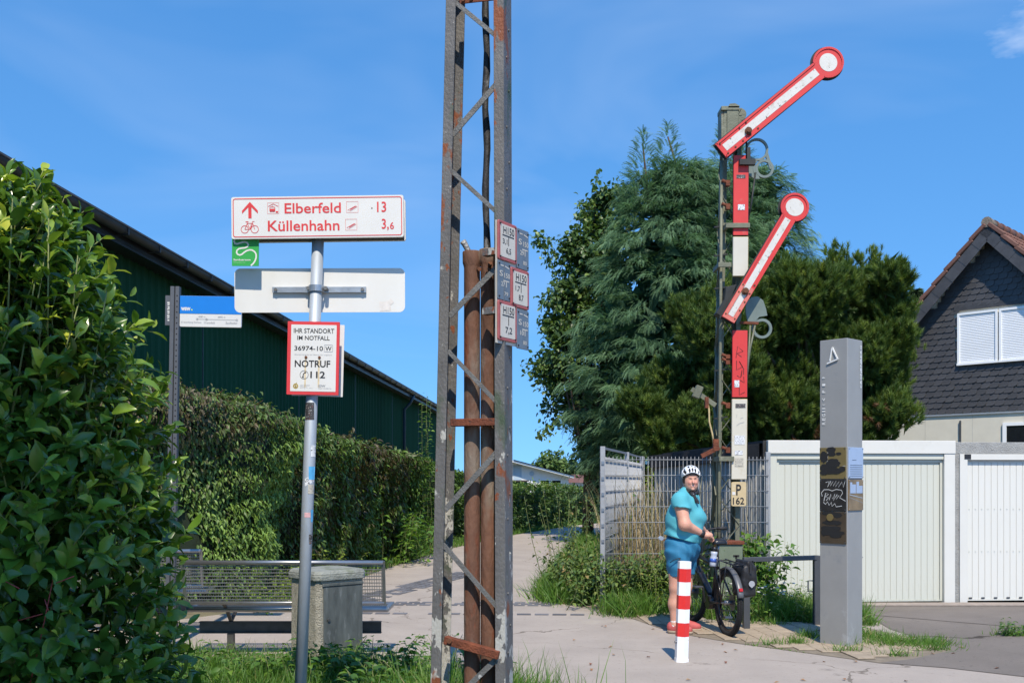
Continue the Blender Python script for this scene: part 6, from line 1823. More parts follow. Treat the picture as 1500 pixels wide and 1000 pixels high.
# ---- cherry laurel on the left
def laurel():
    base = np.array((-2.7, 4.95, 0))
    t = thing('laurel_bush', 'big glossy cherry laurel bush filling the left edge', 'bush', tuple(base))
    zk = [0, .3, .95, 1.5, 2.0, 2.35, 2.6, 2.82, 3.0]; fk = [.95, 1.0, 1.0, .93, .83, .70, .55, .38, .05]
    n = 1450
    th = rng.uniform(0, 2*np.pi, n)
    th[:1050] = rng.uniform(np.pi*1.02, np.pi*2.12, 1050)      # most shoots on the side that is seen
    z = rng.uniform(.05, 2.92, n)
    f = np.interp(z, zk, fk)
    rr = f*rng.uniform(.78, 1.02, n)+.05*np.sin(th*5+z*4)
    p = np.stack([np.cos(th)*.86*rr, np.sin(th)*.66*rr, z], 1)
    out = unit(np.stack([np.cos(th), np.sin(th)*1.2, np.zeros(n)], 1))
    top = np.clip((z-2.2)/.9, 0, 1)[:, None]
    d = unit(out*(.75-.5*top)+Zup*(.55+.7*top)+rng.normal(0, .28, (n, 3)))
    # a few long leaders that break the outline
    lead = [(-.75, -.35, 3.2), (-.85, -.45, 3.1), (-.68, -.4, 3.25), (-.95, -.4, 3.15), (-.55, -.45, 3.12), (.70, -.40, 2.55), (.78, -.30, 2.45), (.35, -.45, 2.85), (.50, -.45, 2.6), (.9, -.3, 2.2), (-.1, -.4, 3.05), (-.44, -.35, 3.02), (-.50, -.30, 2.95), (-.62, -.4, 3.1), (.25, -.42, 2.75), (.42, -.3, 2.6), (.60, -.38, 2.45), (.75, -.35, 2.3), (.84, -.25, 2.1), (.95, -.2, 1.9), (.60, -.5, 2.3), (-.9, -.3, 3.2), (1.0, -.25, 1.3), (1.02, -.2, .9), (-.2, -.4, 2.95), (.05, -.4, 2.9)]
    p = np.concatenate([p, np.array(lead)*np.array((.80, .9, .93))]); d = np.concatenate([d, unit(np.array([(.12, -.05, 1)]*len(lead))+rng.normal(0, .14, (len(lead), 3)))])
    n2 = len(p); L = np.concatenate([rng.uniform(.18, .34, n), rng.uniform(.38, .5, len(lead))])
    P_, A_, N_, LL, TT = [], [], [], [], []
    a = unit(np.cross(d, rng.normal(size=(n2, 3)))); b = np.cross(d, a)
    k_l = 9
    sun_young = rng.uniform(0, 1, n2)
    for k in range(k_l):
        s = (k+.6)/k_l; ph = 2.4*k+rng.uniform(0, .5, n2)
        rad = a*np.cos(ph)[:, None]+b*np.sin(ph)[:, None]
        ang = R(72)-s*R(38)
        ax = unit(d*math.cos(ang)+rad*math.sin(ang)+rng.normal(0, .12, (n2, 3))-Zup*.10)
        P_.append(p+d*(L*s)[:, None]); A_.append(ax); N_.append(unit(d*1.0-rad*.25+Zup*.5+rng.normal(0, .25, (n2, 3))))
        LL.append(rng.uniform(.055, .14, n2)*(1-.25*(s > .85))); TT.append(np.clip(.12+.75*s*sun_young+rng.normal(0, .15, n2), 0, 1))
    P_, A_, N_, LL, TT = (np.concatenate(q) for q in (P_, A_, N_, LL, TT))
    TT = np.where(rng.uniform(0, 1, len(TT)) < .025, 1., TT)
    W = LL*rng.uniform(.33, .46, len(LL))
    # the leaves that show largest are objects of their own
    wp = P_+base
    D = wp[:, 1]; px = CX+F_PX*wp[:, 0]/D; py = HY-F_PX*(wp[:, 2]-EYE)/D
    facing = np.abs((unit(N_)*unit(-wp+np.array((0, 0, 1.6)))).sum(1))
    edge = p.shape[0]
    vis = (px > 4) & (px < 290) & (py > 215) & (py < 990)
    score = np.where(vis, (LL/D)*(.3+facing)-.012*(D-4.2), -9)
    pick = np.argsort(-score)[:298]
    keep = np.ones(len(LL), bool); keep[pick] = False
    scatter('foliage', T_LAUREL, P_[keep], A_[keep], N_[keep], LL[keep], W[keep], TT[keep], 'laurel_leaf', t, 'stuff', True)
    tv, tf = T_LAUREL
    meshes = []
    for q in range(8):
        me = bpy.data.meshes.new('leaf')
        me.from_pydata([(u, v*.40*(1+.06*q), w*(1+.2*(q % 3))) for u, v, w in tv], [], [tuple(x) for x in tf])
        at = me.attributes.new('tint', 'FLOAT', 'FACE'); at.data.foreach_set('value', np.full(len(tf), .08+.115*q, dtype=np.float32))
        me.polygons.foreach_set('use_smooth', np.ones(len(tf), bool)); me.materials.append(MATS['laurel_leaf']); me.update(); meshes.append(me)
    for i in pick:
        o = bpy.data.objects.new('leaf', meshes[int(np.clip((TT[i]-.05)/.115, 0, 7))]); COL.objects.link(o); o.parent = t
        ax = unit(A_[i]); sd = unit(np.cross(N_[i], ax)); nn = np.cross(ax, sd)
        M = Matrix((tuple(ax)+(0,), tuple(sd)+(0,), tuple(nn)+(0,), (0, 0, 0, 1))).transposed()
        o.matrix_local = Matrix.Translation(Vector(P_[i])) @ M @ Matrix.Scale(float(LL[i]), 4)
    mb = MB()
    for i in range(0, n2, 2): mb.tube([tuple(p[i]-d[i]*.15), tuple(p[i]+d[i]*L[i]*.5), tuple(p[i]+d[i]*L[i])], [.006, .004, .002], 4)
    for i in range(len(lead)):
        j = n+i; mb.tube([tuple(p[j]-d[j]*.3), tuple(p[j]+d[j]*L[j])], [.006, .003], 5)
    tag(mb.build('shoots', 'creeper_stem', t), kind='stuff')
    mb = MB()
    for k in range(9): stems(mb, (random.uniform(-.5, .5), random.uniform(-.3, .3), -.05), (random.uniform(-.8, .8), random.uniform(-.5, .5), random.uniform(1.8, 2.8)), .03, .01, .08)
    mb.build('trunk', 'bark', t)
    # dense interior leaves, tinted dark so the bush reads as shaded inside
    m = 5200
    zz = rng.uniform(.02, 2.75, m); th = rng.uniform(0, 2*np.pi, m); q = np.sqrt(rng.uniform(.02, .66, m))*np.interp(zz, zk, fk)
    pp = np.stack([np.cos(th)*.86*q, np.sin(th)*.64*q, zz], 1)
    scatter('dark_inner_leaves', T_LEAF6, pp, rdir(m)-Zup*.3, rdir(m)+Zup, rng.uniform(.10, .15, m), rng.uniform(.05, .07, m), rng.uniform(0, .25, m), 'laurel_leaf', t, 'stuff')
    # a vine with lobed pale leaves climbing through the lower part
    m = 60
    v = thing('climbing_vine', 'pale lobed vine leaves with red stalks climbing in the lower laurel', 'vine', (-2.25, 4.3, 0))
    vp = np.stack([rng.uniform(-.12, .42, m), rng.uniform(-.18, -.02, m), rng.uniform(.25, 1.25, m)], 1)
    scatter('lobed_leaves', T_LEAF6, vp, rng.normal(0, .5, (m, 3))+np.array((.3, -.5, -.7)), rng.normal(0, .3, (m, 3))+np.array((0, -1, .5)), rng.uniform(.045, .075, m), rng.uniform(.035, .06, m), rng.uniform(.0, .6, m), 'weed_leaf', v, 'stuff')
    mb = MB()
    for i in range(0, m, 3): mb.tube([tuple(vp[i]), tuple(vp[i]+np.array((random.uniform(-.1, .1), .02, random.uniform(.01, .06))))], .0025, 4)
    for k in range(2): stems(mb, (random.uniform(-.1, .3), .1, 0), (random.uniform(-.1, .4), .05, 1.2), .003, .002, .1)
    mb.build('red_stalks', 'vine_red', v)
mat('creeper_stem', (.16, .19, .06), .6, var=.2)
mat('vine_red', (.30, .035, .03), .5)
laurel()

# ---- hedges that follow a line
def hedge(name, label, line, thick, n_leaf, leaf_l, m, droop, tint_fn, core='core_shade', rough=.16, over=.15):
    line = np.array(line, dtype=float)       # x, y, top
    seg = np.linalg.norm(np.diff(line[:, :2], axis=0), axis=1); cum = np.concatenate([[0], np.cumsum(seg)])
    o = line[0, :2]
    t = thing(name, label, 'hedge', (o[0], o[1], 0))
    def at(s):
        x = np.interp(s, cum, line[:, 0])-o[0]; y = np.interp(s, cum, line[:, 1])-o[1]; h = np.interp(s, cum, line[:, 2])
        dx = np.interp(s+.3, cum, line[:, 0])-np.interp(s-.3, cum, line[:, 0]); dy = np.interp(s+.3, cum, line[:, 1])-np.interp(s-.3, cum, line[:, 1])
        d = unit(np.stack([dx, dy], 1)); return x, y, h, d
    # density falls with distance from the camera
    ss = np.linspace(0, cum[-1], 400); wx, wy, wh, _ = at(ss)
    w = 1/np.clip(wy+o[1], 6, 99)**1.35; cdf = np.cumsum(w)/w.sum()
    s = np.interp(rng.uniform(0, 1, n_leaf), cdf, ss)
    x, y, h, d = at(s)
    nrm = np.stack([d[:, 1], -d[:, 0]], 1)          # towards +x: the path side
    on_top = rng.uniform(0, 1, n_leaf) < .27
    v = rng.uniform(0.02, 1, n_leaf)
    off = np.where(on_top, -rng.uniform(0, thick, n_leaf), rng.uniform(-.10, .06, n_leaf))
    zz = np.where(on_top, h+rng.normal(0, .05, n_leaf), v*h)
    p0 = np.stack([x+nrm[:, 0]*off, y+nrm[:, 1]*off, zz], 1)
    b = bumpy(p0+np.array((o[0], o[1], 0)), 2.2)+.5*bumpy(p0, 6.0)
    bulge = rough*b+over*(np.clip(zz/h, 0, 1)**1.6-.35)
    q = np.where(on_top, 0, bulge)
    p = p0+np.stack([nrm[:, 0]*q, nrm[:, 1]*q, np.where(on_top, rough*.8*b, 0)], 1)
    p[:, 2] = np.maximum(p[:, 2], .02)
    n3 = np.stack([nrm[:, 0], nrm[:, 1], np.zeros(n_leaf)], 1)
    ax = unit(n3*np.where(on_top, .35, .55)[:, None]-Zup*droop*np.where(on_top, .4, 1)[:, None]+rng.normal(0, .45, (n_leaf, 3)))
    nn = unit(n3*np.where(on_top, .3, 1)[:, None]+Zup*np.where(on_top, 1.2, .65)[:, None]+rng.normal(0, .35, (n_leaf, 3)))
    L = rng.uniform(.75, 1.25, n_leaf)*leaf_l*np.clip((y+o[1])/12, .9, 2.2)
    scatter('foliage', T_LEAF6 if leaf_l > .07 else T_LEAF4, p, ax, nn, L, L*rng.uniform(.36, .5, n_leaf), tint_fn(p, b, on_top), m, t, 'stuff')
    # stray shoots over the top
    k = 170
    s = np.interp(rng.uniform(0, 1, k), cdf, ss); x, y, h, d = at(s); nrm = np.stack([d[:, 1], -d[:, 0]], 1)
    mb = MB(); PP, AA = [], []
    for i in range(k):
        o_ = -random.uniform(0, thick*.6); b0 = np.array((x[i]+nrm[i, 0]*o_, y[i]+nrm[i, 1]*o_, h[i]-.05)); dr = unit(np.array((random.gauss(0, .5)+nrm[i, 0]*.3, random.gauss(0, .5), 1.)))
        ln = random.uniform(.1, .32)
        mb.tube([tuple(b0), tuple(b0+dr*ln*.6), tuple(b0+dr*ln+np.array((nrm[i, 0]*.05, nrm[i, 1]*.05, -.02)))], [.004, .003, .0015], 4)
        for j in range(9):
            PP.append(b0+dr*ln*(j+1)/9); AA.append(unit(np.array((random.gauss(0, 1), random.gauss(0, 1), random.gauss(-.2, .5)))))
    PP, AA = np.array(PP), np.array(AA)
    scatter('shoot_leaves', T_LEAF4, PP, AA, rng.normal(0, .5, PP.shape)+Zup, leaf_l*.8, leaf_l*.32, rng.uniform(.2, 1, len(PP)), m, t, 'stuff')
    tag(mb.build('shoots', 'twig_red', t), kind='stuff')
    # solid near-black core standing for the shade inside the hedge
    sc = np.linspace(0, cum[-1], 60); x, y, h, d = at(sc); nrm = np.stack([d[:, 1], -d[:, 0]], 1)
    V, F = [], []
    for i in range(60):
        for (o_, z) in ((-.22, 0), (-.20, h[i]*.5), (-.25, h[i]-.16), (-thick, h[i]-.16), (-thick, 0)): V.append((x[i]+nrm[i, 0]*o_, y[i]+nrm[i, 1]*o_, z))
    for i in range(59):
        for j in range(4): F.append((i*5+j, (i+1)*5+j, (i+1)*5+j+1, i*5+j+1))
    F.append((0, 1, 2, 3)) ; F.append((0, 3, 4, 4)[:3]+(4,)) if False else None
    npmesh('dark_core', V, [f for f in F if len(f) == 4], core, t)
    return t
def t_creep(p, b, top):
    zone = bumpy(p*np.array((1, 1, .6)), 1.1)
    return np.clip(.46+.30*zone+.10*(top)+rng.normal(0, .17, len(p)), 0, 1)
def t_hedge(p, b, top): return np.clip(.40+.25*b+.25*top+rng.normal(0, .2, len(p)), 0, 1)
hedge('creeper_hedge', 'tall hedge of drooping brownish green leaves in front of the green hall',
      [(-7.0, 10.9, 2.85), (-5.3, 11.4, 2.82), (-4.2, 11.9, 2.76), (-3.55, 12.7, 2.60), (-3.2, 13.8, 2.40), (-2.62, 18, 2.12), (-2.25, 21.5, 2.12)], 1.0, 62000, .075, 'creeper_leaf', .95, t_creep, rough=.24, over=.42)
hedge('clipped_hedge', 'bright green clipped hedge along the far bend of the path',
      [(-2.25, 21.4, 2.15), (-1.85, 24.5, 1.98), (.0, 30.6, 1.40), (2.2, 36.8, 1.36), (8, 48.5, 1.3)], 1.1, 26000, .055, 'hedge_leaf', .3, t_hedge)

# ---- grass
def grass(name, label, pts, h, w, cat='grass', m='grass_blade', lean=.35, tint=None):
    n = len(pts)
    pos = np.concatenate([pts, np.zeros((n, 1))-.008], 1)
    ax = unit(rng.normal(0, lean, (n, 3))*np.array((1, 1, 0))+Zup)
    a = rng.uniform(0, 6.28, n); nn = np.stack([np.cos(a), np.sin(a), np.zeros(n)], 1)
    L = h*rng.uniform(.45, 1.15, n)
    o = scatter(name, T_BLADE, pos, ax, nn, L, w*rng.uniform(.7, 1.3, n), np.clip(rng.normal(.5, .24, n), 0, 1) if tint is None else tint, m)
    return tag(o, label, cat, kind='stuff')
def in_poly(n, poly, dens=None):
    xs = [q[0] for q in poly]; ys = [q[1] for q in poly]
    out = []
    while len(out) < n:
        x, y = random.uniform(min(xs), max(xs)), random.uniform(min(ys), max(ys))
        if inside(x, y, poly) and (dens is None or random.random() < dens(x, y)): out.append((x, y))
    return np.array(out)
def clumpy(x, y): return .35+.65*max(0, math.sin(x*3.1+y*1.7)*math.sin(x*1.3-y*2.9)+.3)
VERGE = [(-4.5, 8.95), (-3, 8.72), (-1.4, 8.45), (-.9, 8.3), (-.4, 8.05), (.0, 7.7), (.22, 7.3), (.33, 6.9), (.45, 5.8), (.2, 5.0), (-1.5, 5.2), (-4.5, 6.5)]
grass('verge_grass', 'green grass of the verge around the signpost and mast', in_poly(36000, VERGE, clumpy), .25, .0075)
grass('tall_grass_tuft', 'tall grass blades growing by the left leg of the mast', np.concatenate([rng.normal((-.52, 6.4), (.12, .25), (520, 2)), rng.normal((-.15, 6.6), (.3, .2), (700, 2))]), .46, .008, lean=.25)
edge = []
for (x0, y0), (x1, y1) in zip([(-3.25, 12.8), (-2.95, 14.5), (-2.5, 18.4), (-1.75, 23.5), (-.05, 30.2), (2.0, 36.2)], [(-2.95, 14.5), (-2.5, 18.4), (-1.75, 23.5), (-.05, 30.2), (2.0, 36.2), (7, 46)]):
    k = int(2600*math.hypot(x1-x0, y1-y0)/12)
    f = rng.uniform(0, 1, k); edge.append(np.stack([x0+(x1-x0)*f-rng.uniform(-.22, .5, k), y0+(y1-y0)*f], 1))
grass('edge_grass', 'strip of short bright grass between the hedge and the path', np.concatenate(edge), .2, .014)
BUSHG = [(.42, 13.9), (1.05, 13.25), (1.3, 12.35), (1.5, 12.15), (2.2, 11.6), (2.2, 12.6), (1.2, 12.8), (1.1, 15), (2.6, 26), (1.9, 27.5), (.55, 16)]
grass('bush_grass', 'long grass hanging over the path edge at the fence corner', np.concatenate([in_poly(9000, BUSHG), rng.normal((.70, 13.6), (.15, .28), (4200, 2)), rng.normal((1.42, 12.0), (.16, .16), (900, 2))]), .34, .009, lean=.5)
RAILG = [(2.25, 11.55), (3.35, 11.25), (4.0, 11.0), (4.05, 11.4), (3.5, 12.6), (2.3, 12.7)]
grass('rail_grass', 'grass and weeds between the barrier rail and the garage', in_poly(7000, RAILG), .30, .008, lean=.4)
tuft = []
for cx, cy, sx, sy, k in ((3.62, 10.15, .17, .16, 650), (3.85, 9.75, .22, .12, 750), (4.15, 9.75, .08, .06, 120), (3.05, 10.2, .05, .08, 200), (2.82, 9.8, .05, .05, 130), (3.15, 9.35, .08, .03, 90), (3.55, 9.12, .1, .025, 70), (4.0, 9.45, .12, .04, 110), (2.55, 9.72, .1, .02, 60), (5.2, 10.35, .12, .05, 160), (2.65, 11.2, .05, .06, 100), (2.9, 11.1, .08, .05, 120), (4.05, 11.3, .06, .1, 200)):
    tuft.append(rng.normal((cx, cy), (sx, sy), (k, 2)))
grass('paving_tufts', 'small grass tufts growing in the paving around the pillar', np.concatenate(tuft), .13, .007, lean=.6)
grass('moss_line', 'thin moss along the paving edge', np.stack([np.linspace(2.3, 2.75, 260)+rng.normal(0, .012, 260), np.linspace(9.79, 9.33, 260)+rng.normal(0, .02, 260)], 1), .025, .010, lean=.8)
# tall dry reeds behind the fence
n = 1050
rp_ = np.stack([rng.normal(2.0, .42, n), rng.normal(14.6, .8, n)], 1); rp_ = rp_[(rp_[:, 0] > 1.35+.22*(rp_[:, 1]-12.75)*0) & (rp_[:, 1] > 12.95)]
grass('dry_reeds', 'tan dry reeds standing behind the mesh fence', rp_, 1.62, .014, m='dry_blade', lean=.10, tint=np.clip(rng.normal(.4, .3, len(rp_)), 0, 1))

# ---- leafy weeds and brambles
def weeds(name, label, centres, m, leaf=.06, per=26, cat='plant', group=None, h=(.25, .55), spread=.10, droop=.2, stem='creeper_stem', t=None):
    """one plant or thicket: stems with leaves"""
    o = np.array(centres).mean(0)
    t = t or thing(name, label, cat, (o[0], o[1], 0), group=group)
    mb = MB(); PP, AA, NN = [], [], []
    for (x, y) in centres:
        ln = random.uniform(*h); tip = np.array((x-o[0]+random.gauss(0, spread), y-o[1]+random.gauss(0, spread), ln)); b = np.array((x-o[0], y-o[1], -.02))
        bend = np.array((random.gauss(0, .06), random.gauss(0, .06), 0))
        pts = [b+(tip-b)*k/4+bend*math.sin(math.pi*k/4)-Zup*droop*ln*.25*(k/4)**3 for k in range(5)]
        mb.tube([tuple(q) for q in pts], [.006, .005, .004, .003, .002], 4)
        for j in range(per):
            f = .12+.88*j/per; k = min(3, int(f*4)); q = pts[k]+(pts[k+1]-pts[k])*(f*4-k)
            a = 2.4*j+random.uniform(0, .6); rad = np.array((math.cos(a), math.sin(a), random.uniform(-.1, .5)))
            PP.append(q+rad*random.uniform(.0, leaf*.8)); AA.append(rad-Zup*droop); NN.append(Zup+rng.normal(0, .3, 3))
    PP, AA, NN = np.array(PP), np.array(AA), np.array(NN)
    L = leaf*rng.uniform(.6, 1.3, len(PP))
    scatter('foliage', T_LEAF6, PP, AA, NN, L, L*rng.uniform(.5, .75, len(PP)), np.clip(rng.normal(.5, .25, len(PP)), 0, 1), m, t, 'stuff')
    tag(mb.build('stems', stem, t), kind='stuff')
    return t
def blobpts(n, cx, cy, sx, sy): return [(random.gauss(cx, sx), random.gauss(cy, sy)) for _ in range(n)]
weeds('verge_weeds', 'leafy green weeds at the foot of the concrete bin', blobpts(95, -1.12, 7.7, .38, .28), 'weed_leaf', .075, 20, h=(.15, .42))
weeds('verge_weeds', 'low weeds in the shade below the mesh bench', blobpts(60, -2.35, 7.9, .35, .3), 'weed_leaf', .06, 18, h=(.12, .30))
weeds('nettle_clump', 'leafy weed clump at the bottom between signpost and mast', blobpts(60, -.75, 6.6, .20, .22), 'weed_leaf', .07, 20, h=(.15, .34))
weeds('bramble_thicket', 'bramble thicket spreading at the fence corner beside the path', blobpts(70, 1.18, 13.15, .22, .25)+blobpts(30, 1.0, 13.9, .16, .4), 'bramble_leaf', .075, 28, h=(.3, .85), spread=.2, droop=.6)
weeds('fence_thicket', 'dense green weeds along the foot of the fence behind the person', blobpts(120, 1.75, 12.45, .28, .12), 'bramble_leaf', .07, 26, h=(.35, .85), spread=.12, droop=.4)
weeds('bramble_sprays', 'thin upright bramble sprays above the thicket near the fence post', blobpts(22, .95, 14.2, .2, .5), 'bramble_leaf', .06, 30, h=(1.1, 1.75), spread=.25, droop=.5)
weeds('yellow_weed', 'yellow flowering weed left of the bollard', blobpts(8, 1.72, 12.15, .05, .05), 'ivy_yellow', .04, 18, h=(.5, .75))
weeds('garage_shrub', 'leafy green shrub in front of the garage corner behind the semaphore', blobpts(60, 2.95, 12.35, .20, .12), 'weed_leaf', .10, 26, h=(.6, 1.15), spread=.14, droop=.5)
weeds('rail_weeds', 'mixed flowering weeds under the barrier rail', blobpts(80, 2.85, 11.7, .35, .2), 'weed_leaf', .05, 20, h=(.2, .5))
weeds('pillar_weed', 'small weed at the right foot of the grey pillar', blobpts(10, 3.58, 10.45, .05, .08), 'weed_leaf', .05, 14, h=(.12, .28))
weeds('yard_weed', 'weed growing from a crack in the forecourt', blobpts(8, 5.25, 10.35, .06, .04), 'weed_leaf', .05, 14, h=(.1, .2))
weeds('hedge_weeds', 'yellow green weeds at the foot of the hedge behind the bin', blobpts(70, -3.0, 14.0, .2, 1.0), 'ivy_yellow', .06, 22, h=(.2, .65), spread=.15)
weeds('hedge_shrub', 'bright broad leaved shrub at the hedge foot by the path', blobpts(60, -2.1, 20.5, .25, 1.2), 'weed_leaf', .13, 20, h=(.4, 1.2), spread=.2)
weeds('ivy_bush', 'yellow green ivy bush above the fence behind the person', blobpts(60, 3.0, 19.6, .45, .2), 'ivy_yellow', .11, 26, h=(1.3, 2.3), spread=.25)
# spindly sapling between mast and hall
sap = weeds('slender_sapling', 'slender sapling rising against the hall just left of the mast', [(-1.95, 22.3), (-1.75, 22.4), (-1.6, 22.2), (-1.85, 22.5), (-2.0, 22.3)], 'weed_leaf', .085, 60, h=(2.6, 4.0), spread=.12, droop=.05)
# white flowers
fl = MB()
for k in range(26):
    c = Vector((random.uniform(2.4, 3.3), random.uniform(11.4, 11.9), random.uniform(.15, .5)))
    fl.tube([c, c+Vector((0, 0, .012))], [.016, .02], 7)
tag(fl.build('white_flowers', 'sign_white', None), 'tiny white flower heads among the weeds under the rail', 'flowers', kind='stuff')
# fallen leaves
n = 46
lp = np.stack([rng.uniform(.6, 4.5, n), rng.uniform(7.2, 11, n), np.full(n, .012)], 1)
tag(scatter('fallen_leaves', T_LEAF4, lp, rng.normal(0, 1, (n, 3))*np.array((1, 1, .05)), rng.normal(0, .15, (n, 3))+Zup, .05, .03, rng.uniform(0, 1, n), 'litter'), 'scattered brown fallen leaves on the path', 'leaves', kind='stuff')
# ------------------------------------------------------------------ trees
def trunk(parent, pts, radii, m='bark', limbs=()):
    mb = MB().tube(pts, radii, 10)
    for a, b, r in limbs: stems(mb, a, b, r, r*.3, .08)
    return mb.build('trunk', m, parent)

def frond_tmpl(n=6, drop=.35):
    """feathery flat spray: a curved midrib with short side shoots"""
    V, F = [], []
    for i in range(n):
        u = .08+.92*i/(n-1)*.9; w = -drop*u*u; ln = .30*(1-.65*u)+.05
        for s in (-1, 1):
            b = len(V); V += [(u-.05, 0, w), (u+.06, 0, w-.01), (u+ln*.9, s*ln*.75, w-.06-.10*ln)]
            F += [(b, b+1, b+2)]
    b = len(V); V += [(.9, -.02, -drop*.81), (.9, .02, -drop*.81), (1.12, 0, -drop*1.35)]; F.append((b, b+1, b+2))
    return np.array(V), np.array(F)
FROND = frond_tmpl()

def cypress(label, x, y, H, rad, z0, n, tops, lean=0.):
    t = thing('cypress_tree', label, 'tree', (x, y, 0), group='conifers behind the fence')
    trunk(t, [(0, 0, -.1), (.0, 0, H*.5), (.05, 0, H*.93)], [.22, .14, .03], 'bark', [((0, 0, H*.6), (tx_, ty_, tz_-.3), .07) for tx_, ty_, tz_ in tops])
    # crown: drooping plumes on a bumpy spindle, each plume a fan of small sprays
    np_ = n//42
    u = rng.uniform(0, 1, np_)**.85; th = rng.uniform(0, 2*np.pi, np_)
    th = np.where(rng.uniform(0, 1, np_) < .6, rng.uniform(np.pi*.98, np.pi*2.02, np_), th)
    z = z0+(H*.92-z0)*u
    prof = np.interp(u, [0, .12, .35, .45, .6, .79, .97, 1], [.62, .84, 1.0, .95, .86, .68, .42, .22])
    c3 = np.stack([np.cos(th), np.sin(th), z/2.2], 1)
    b = bumpy(c3*np.array((rad, rad, 1.)), 2.4)
    rr = rad*prof*(1+.13*b)*np.sqrt(rng.uniform(.50, 1.0, np_))-.25*prof
    pc = np.stack([np.cos(th)*rr+lean*z, np.sin(th)*rr*.8, z], 1)
    out = unit(np.stack([np.cos(th), np.sin(th), np.zeros(np_)], 1))
    ac = unit(out*.85+Zup*rng.uniform(.05, .75, np_)[:, None]+rng.normal(0, .25, (np_, 3)))
    sc = unit(np.cross(ac, Zup)); uc = np.cross(sc, ac)
    plen = rng.uniform(.45, .95, np_)*(1-.4*u); ptint = np.clip(.40+.14*b+rng.normal(0, .12, np_), 0, 1)
    w = np.repeat(np.arange(np_), 42); k = len(w)
    f = rng.uniform(0, 1, k); sw = rng.normal(0, .30, k)*(1-.55*f)
    pos = pc[w]+ac[w]*(f*plen[w])[:, None]+sc[w]*(sw*plen[w])[:, None]+uc[w]*(rng.normal(0, .05, k)-.10*np.abs(sw)*plen[w])[:, None]-Zup*(.34*f*f*plen[w])[:, None]
    ax = unit(ac[w]*.8+sc[w]*(sw*1.6)[:, None]-Zup*(.15+.5*f)[:, None]+rng.normal(0, .16, (k, 3)))
    nn = unit(uc[w]+out[w]*.35+rng.normal(0, .25, (k, 3)))
    p, L = pos, rng.uniform(.16, .30, k)*(1-.25*u[w])
    tint = np.clip(ptint[w]+.22*(f-.45)+rng.normal(0, .10, k), 0, 1)
    P_, A_, N_, L_, T_ = [p], [ax], [nn], [L], [tint]
    for (tx_, ty_, tz_) in tops:
        k = 420
        f = rng.uniform(0, 1, k); a = rng.uniform(0, 6.28, k); w = .85*(1-f)**.8+.02
        zz = tz_-2.2+2.2*f
        pp = np.stack([tx_+np.cos(a)*w*.6, ty_+np.sin(a)*w*.6, zz], 1)
        P_.append(pp); A_.append(unit(np.stack([np.cos(a)*.9, np.sin(a)*.9, .55+.5*f], 1)+rng.normal(0, .2, (k, 3)))); N_.append(unit(np.stack([np.cos(a)*.4, np.sin(a)*.4, np.full(k, .8)], 1)))
        L_.append((.34*(1-.5*f))*rng.uniform(.7, 1.2, k)); T_.append(rng.uniform(.3, .8, k))
    P_, A_, N_, L_, T_ = (np.concatenate(q) for q in (P_, A_, N_, L_, T_))
    scatter('crown', FROND, P_, A_, N_, L_, L_*.8, T_, 'cypress', t, 'stuff')
    # shaded inner twigs
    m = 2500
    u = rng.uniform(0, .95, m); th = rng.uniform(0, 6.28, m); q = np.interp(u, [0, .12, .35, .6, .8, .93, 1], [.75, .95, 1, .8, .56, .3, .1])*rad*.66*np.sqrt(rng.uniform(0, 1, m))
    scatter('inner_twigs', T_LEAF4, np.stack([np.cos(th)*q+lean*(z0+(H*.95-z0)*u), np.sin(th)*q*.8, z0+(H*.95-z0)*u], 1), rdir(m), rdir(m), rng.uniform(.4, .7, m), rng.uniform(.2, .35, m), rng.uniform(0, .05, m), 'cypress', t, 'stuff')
    return t
cypress('tall blue-green cypress with two drooping leaders left of the semaphore', 4.25, 25.2, 10.3, 2.85, .8, 36000, [(-.98, -.3, 10.35), (-.36, -.35, 10.5), (.35, -.3, 9.6)])
cypress('blue-green cypress directly behind the upper semaphore arm', 6.2, 26.4, 10.6, 2.35, 1.5, 21000, [(-.65, -.2, 10.9), (-.15, -.2, 10.7), (.35, -.2, 9.9)])

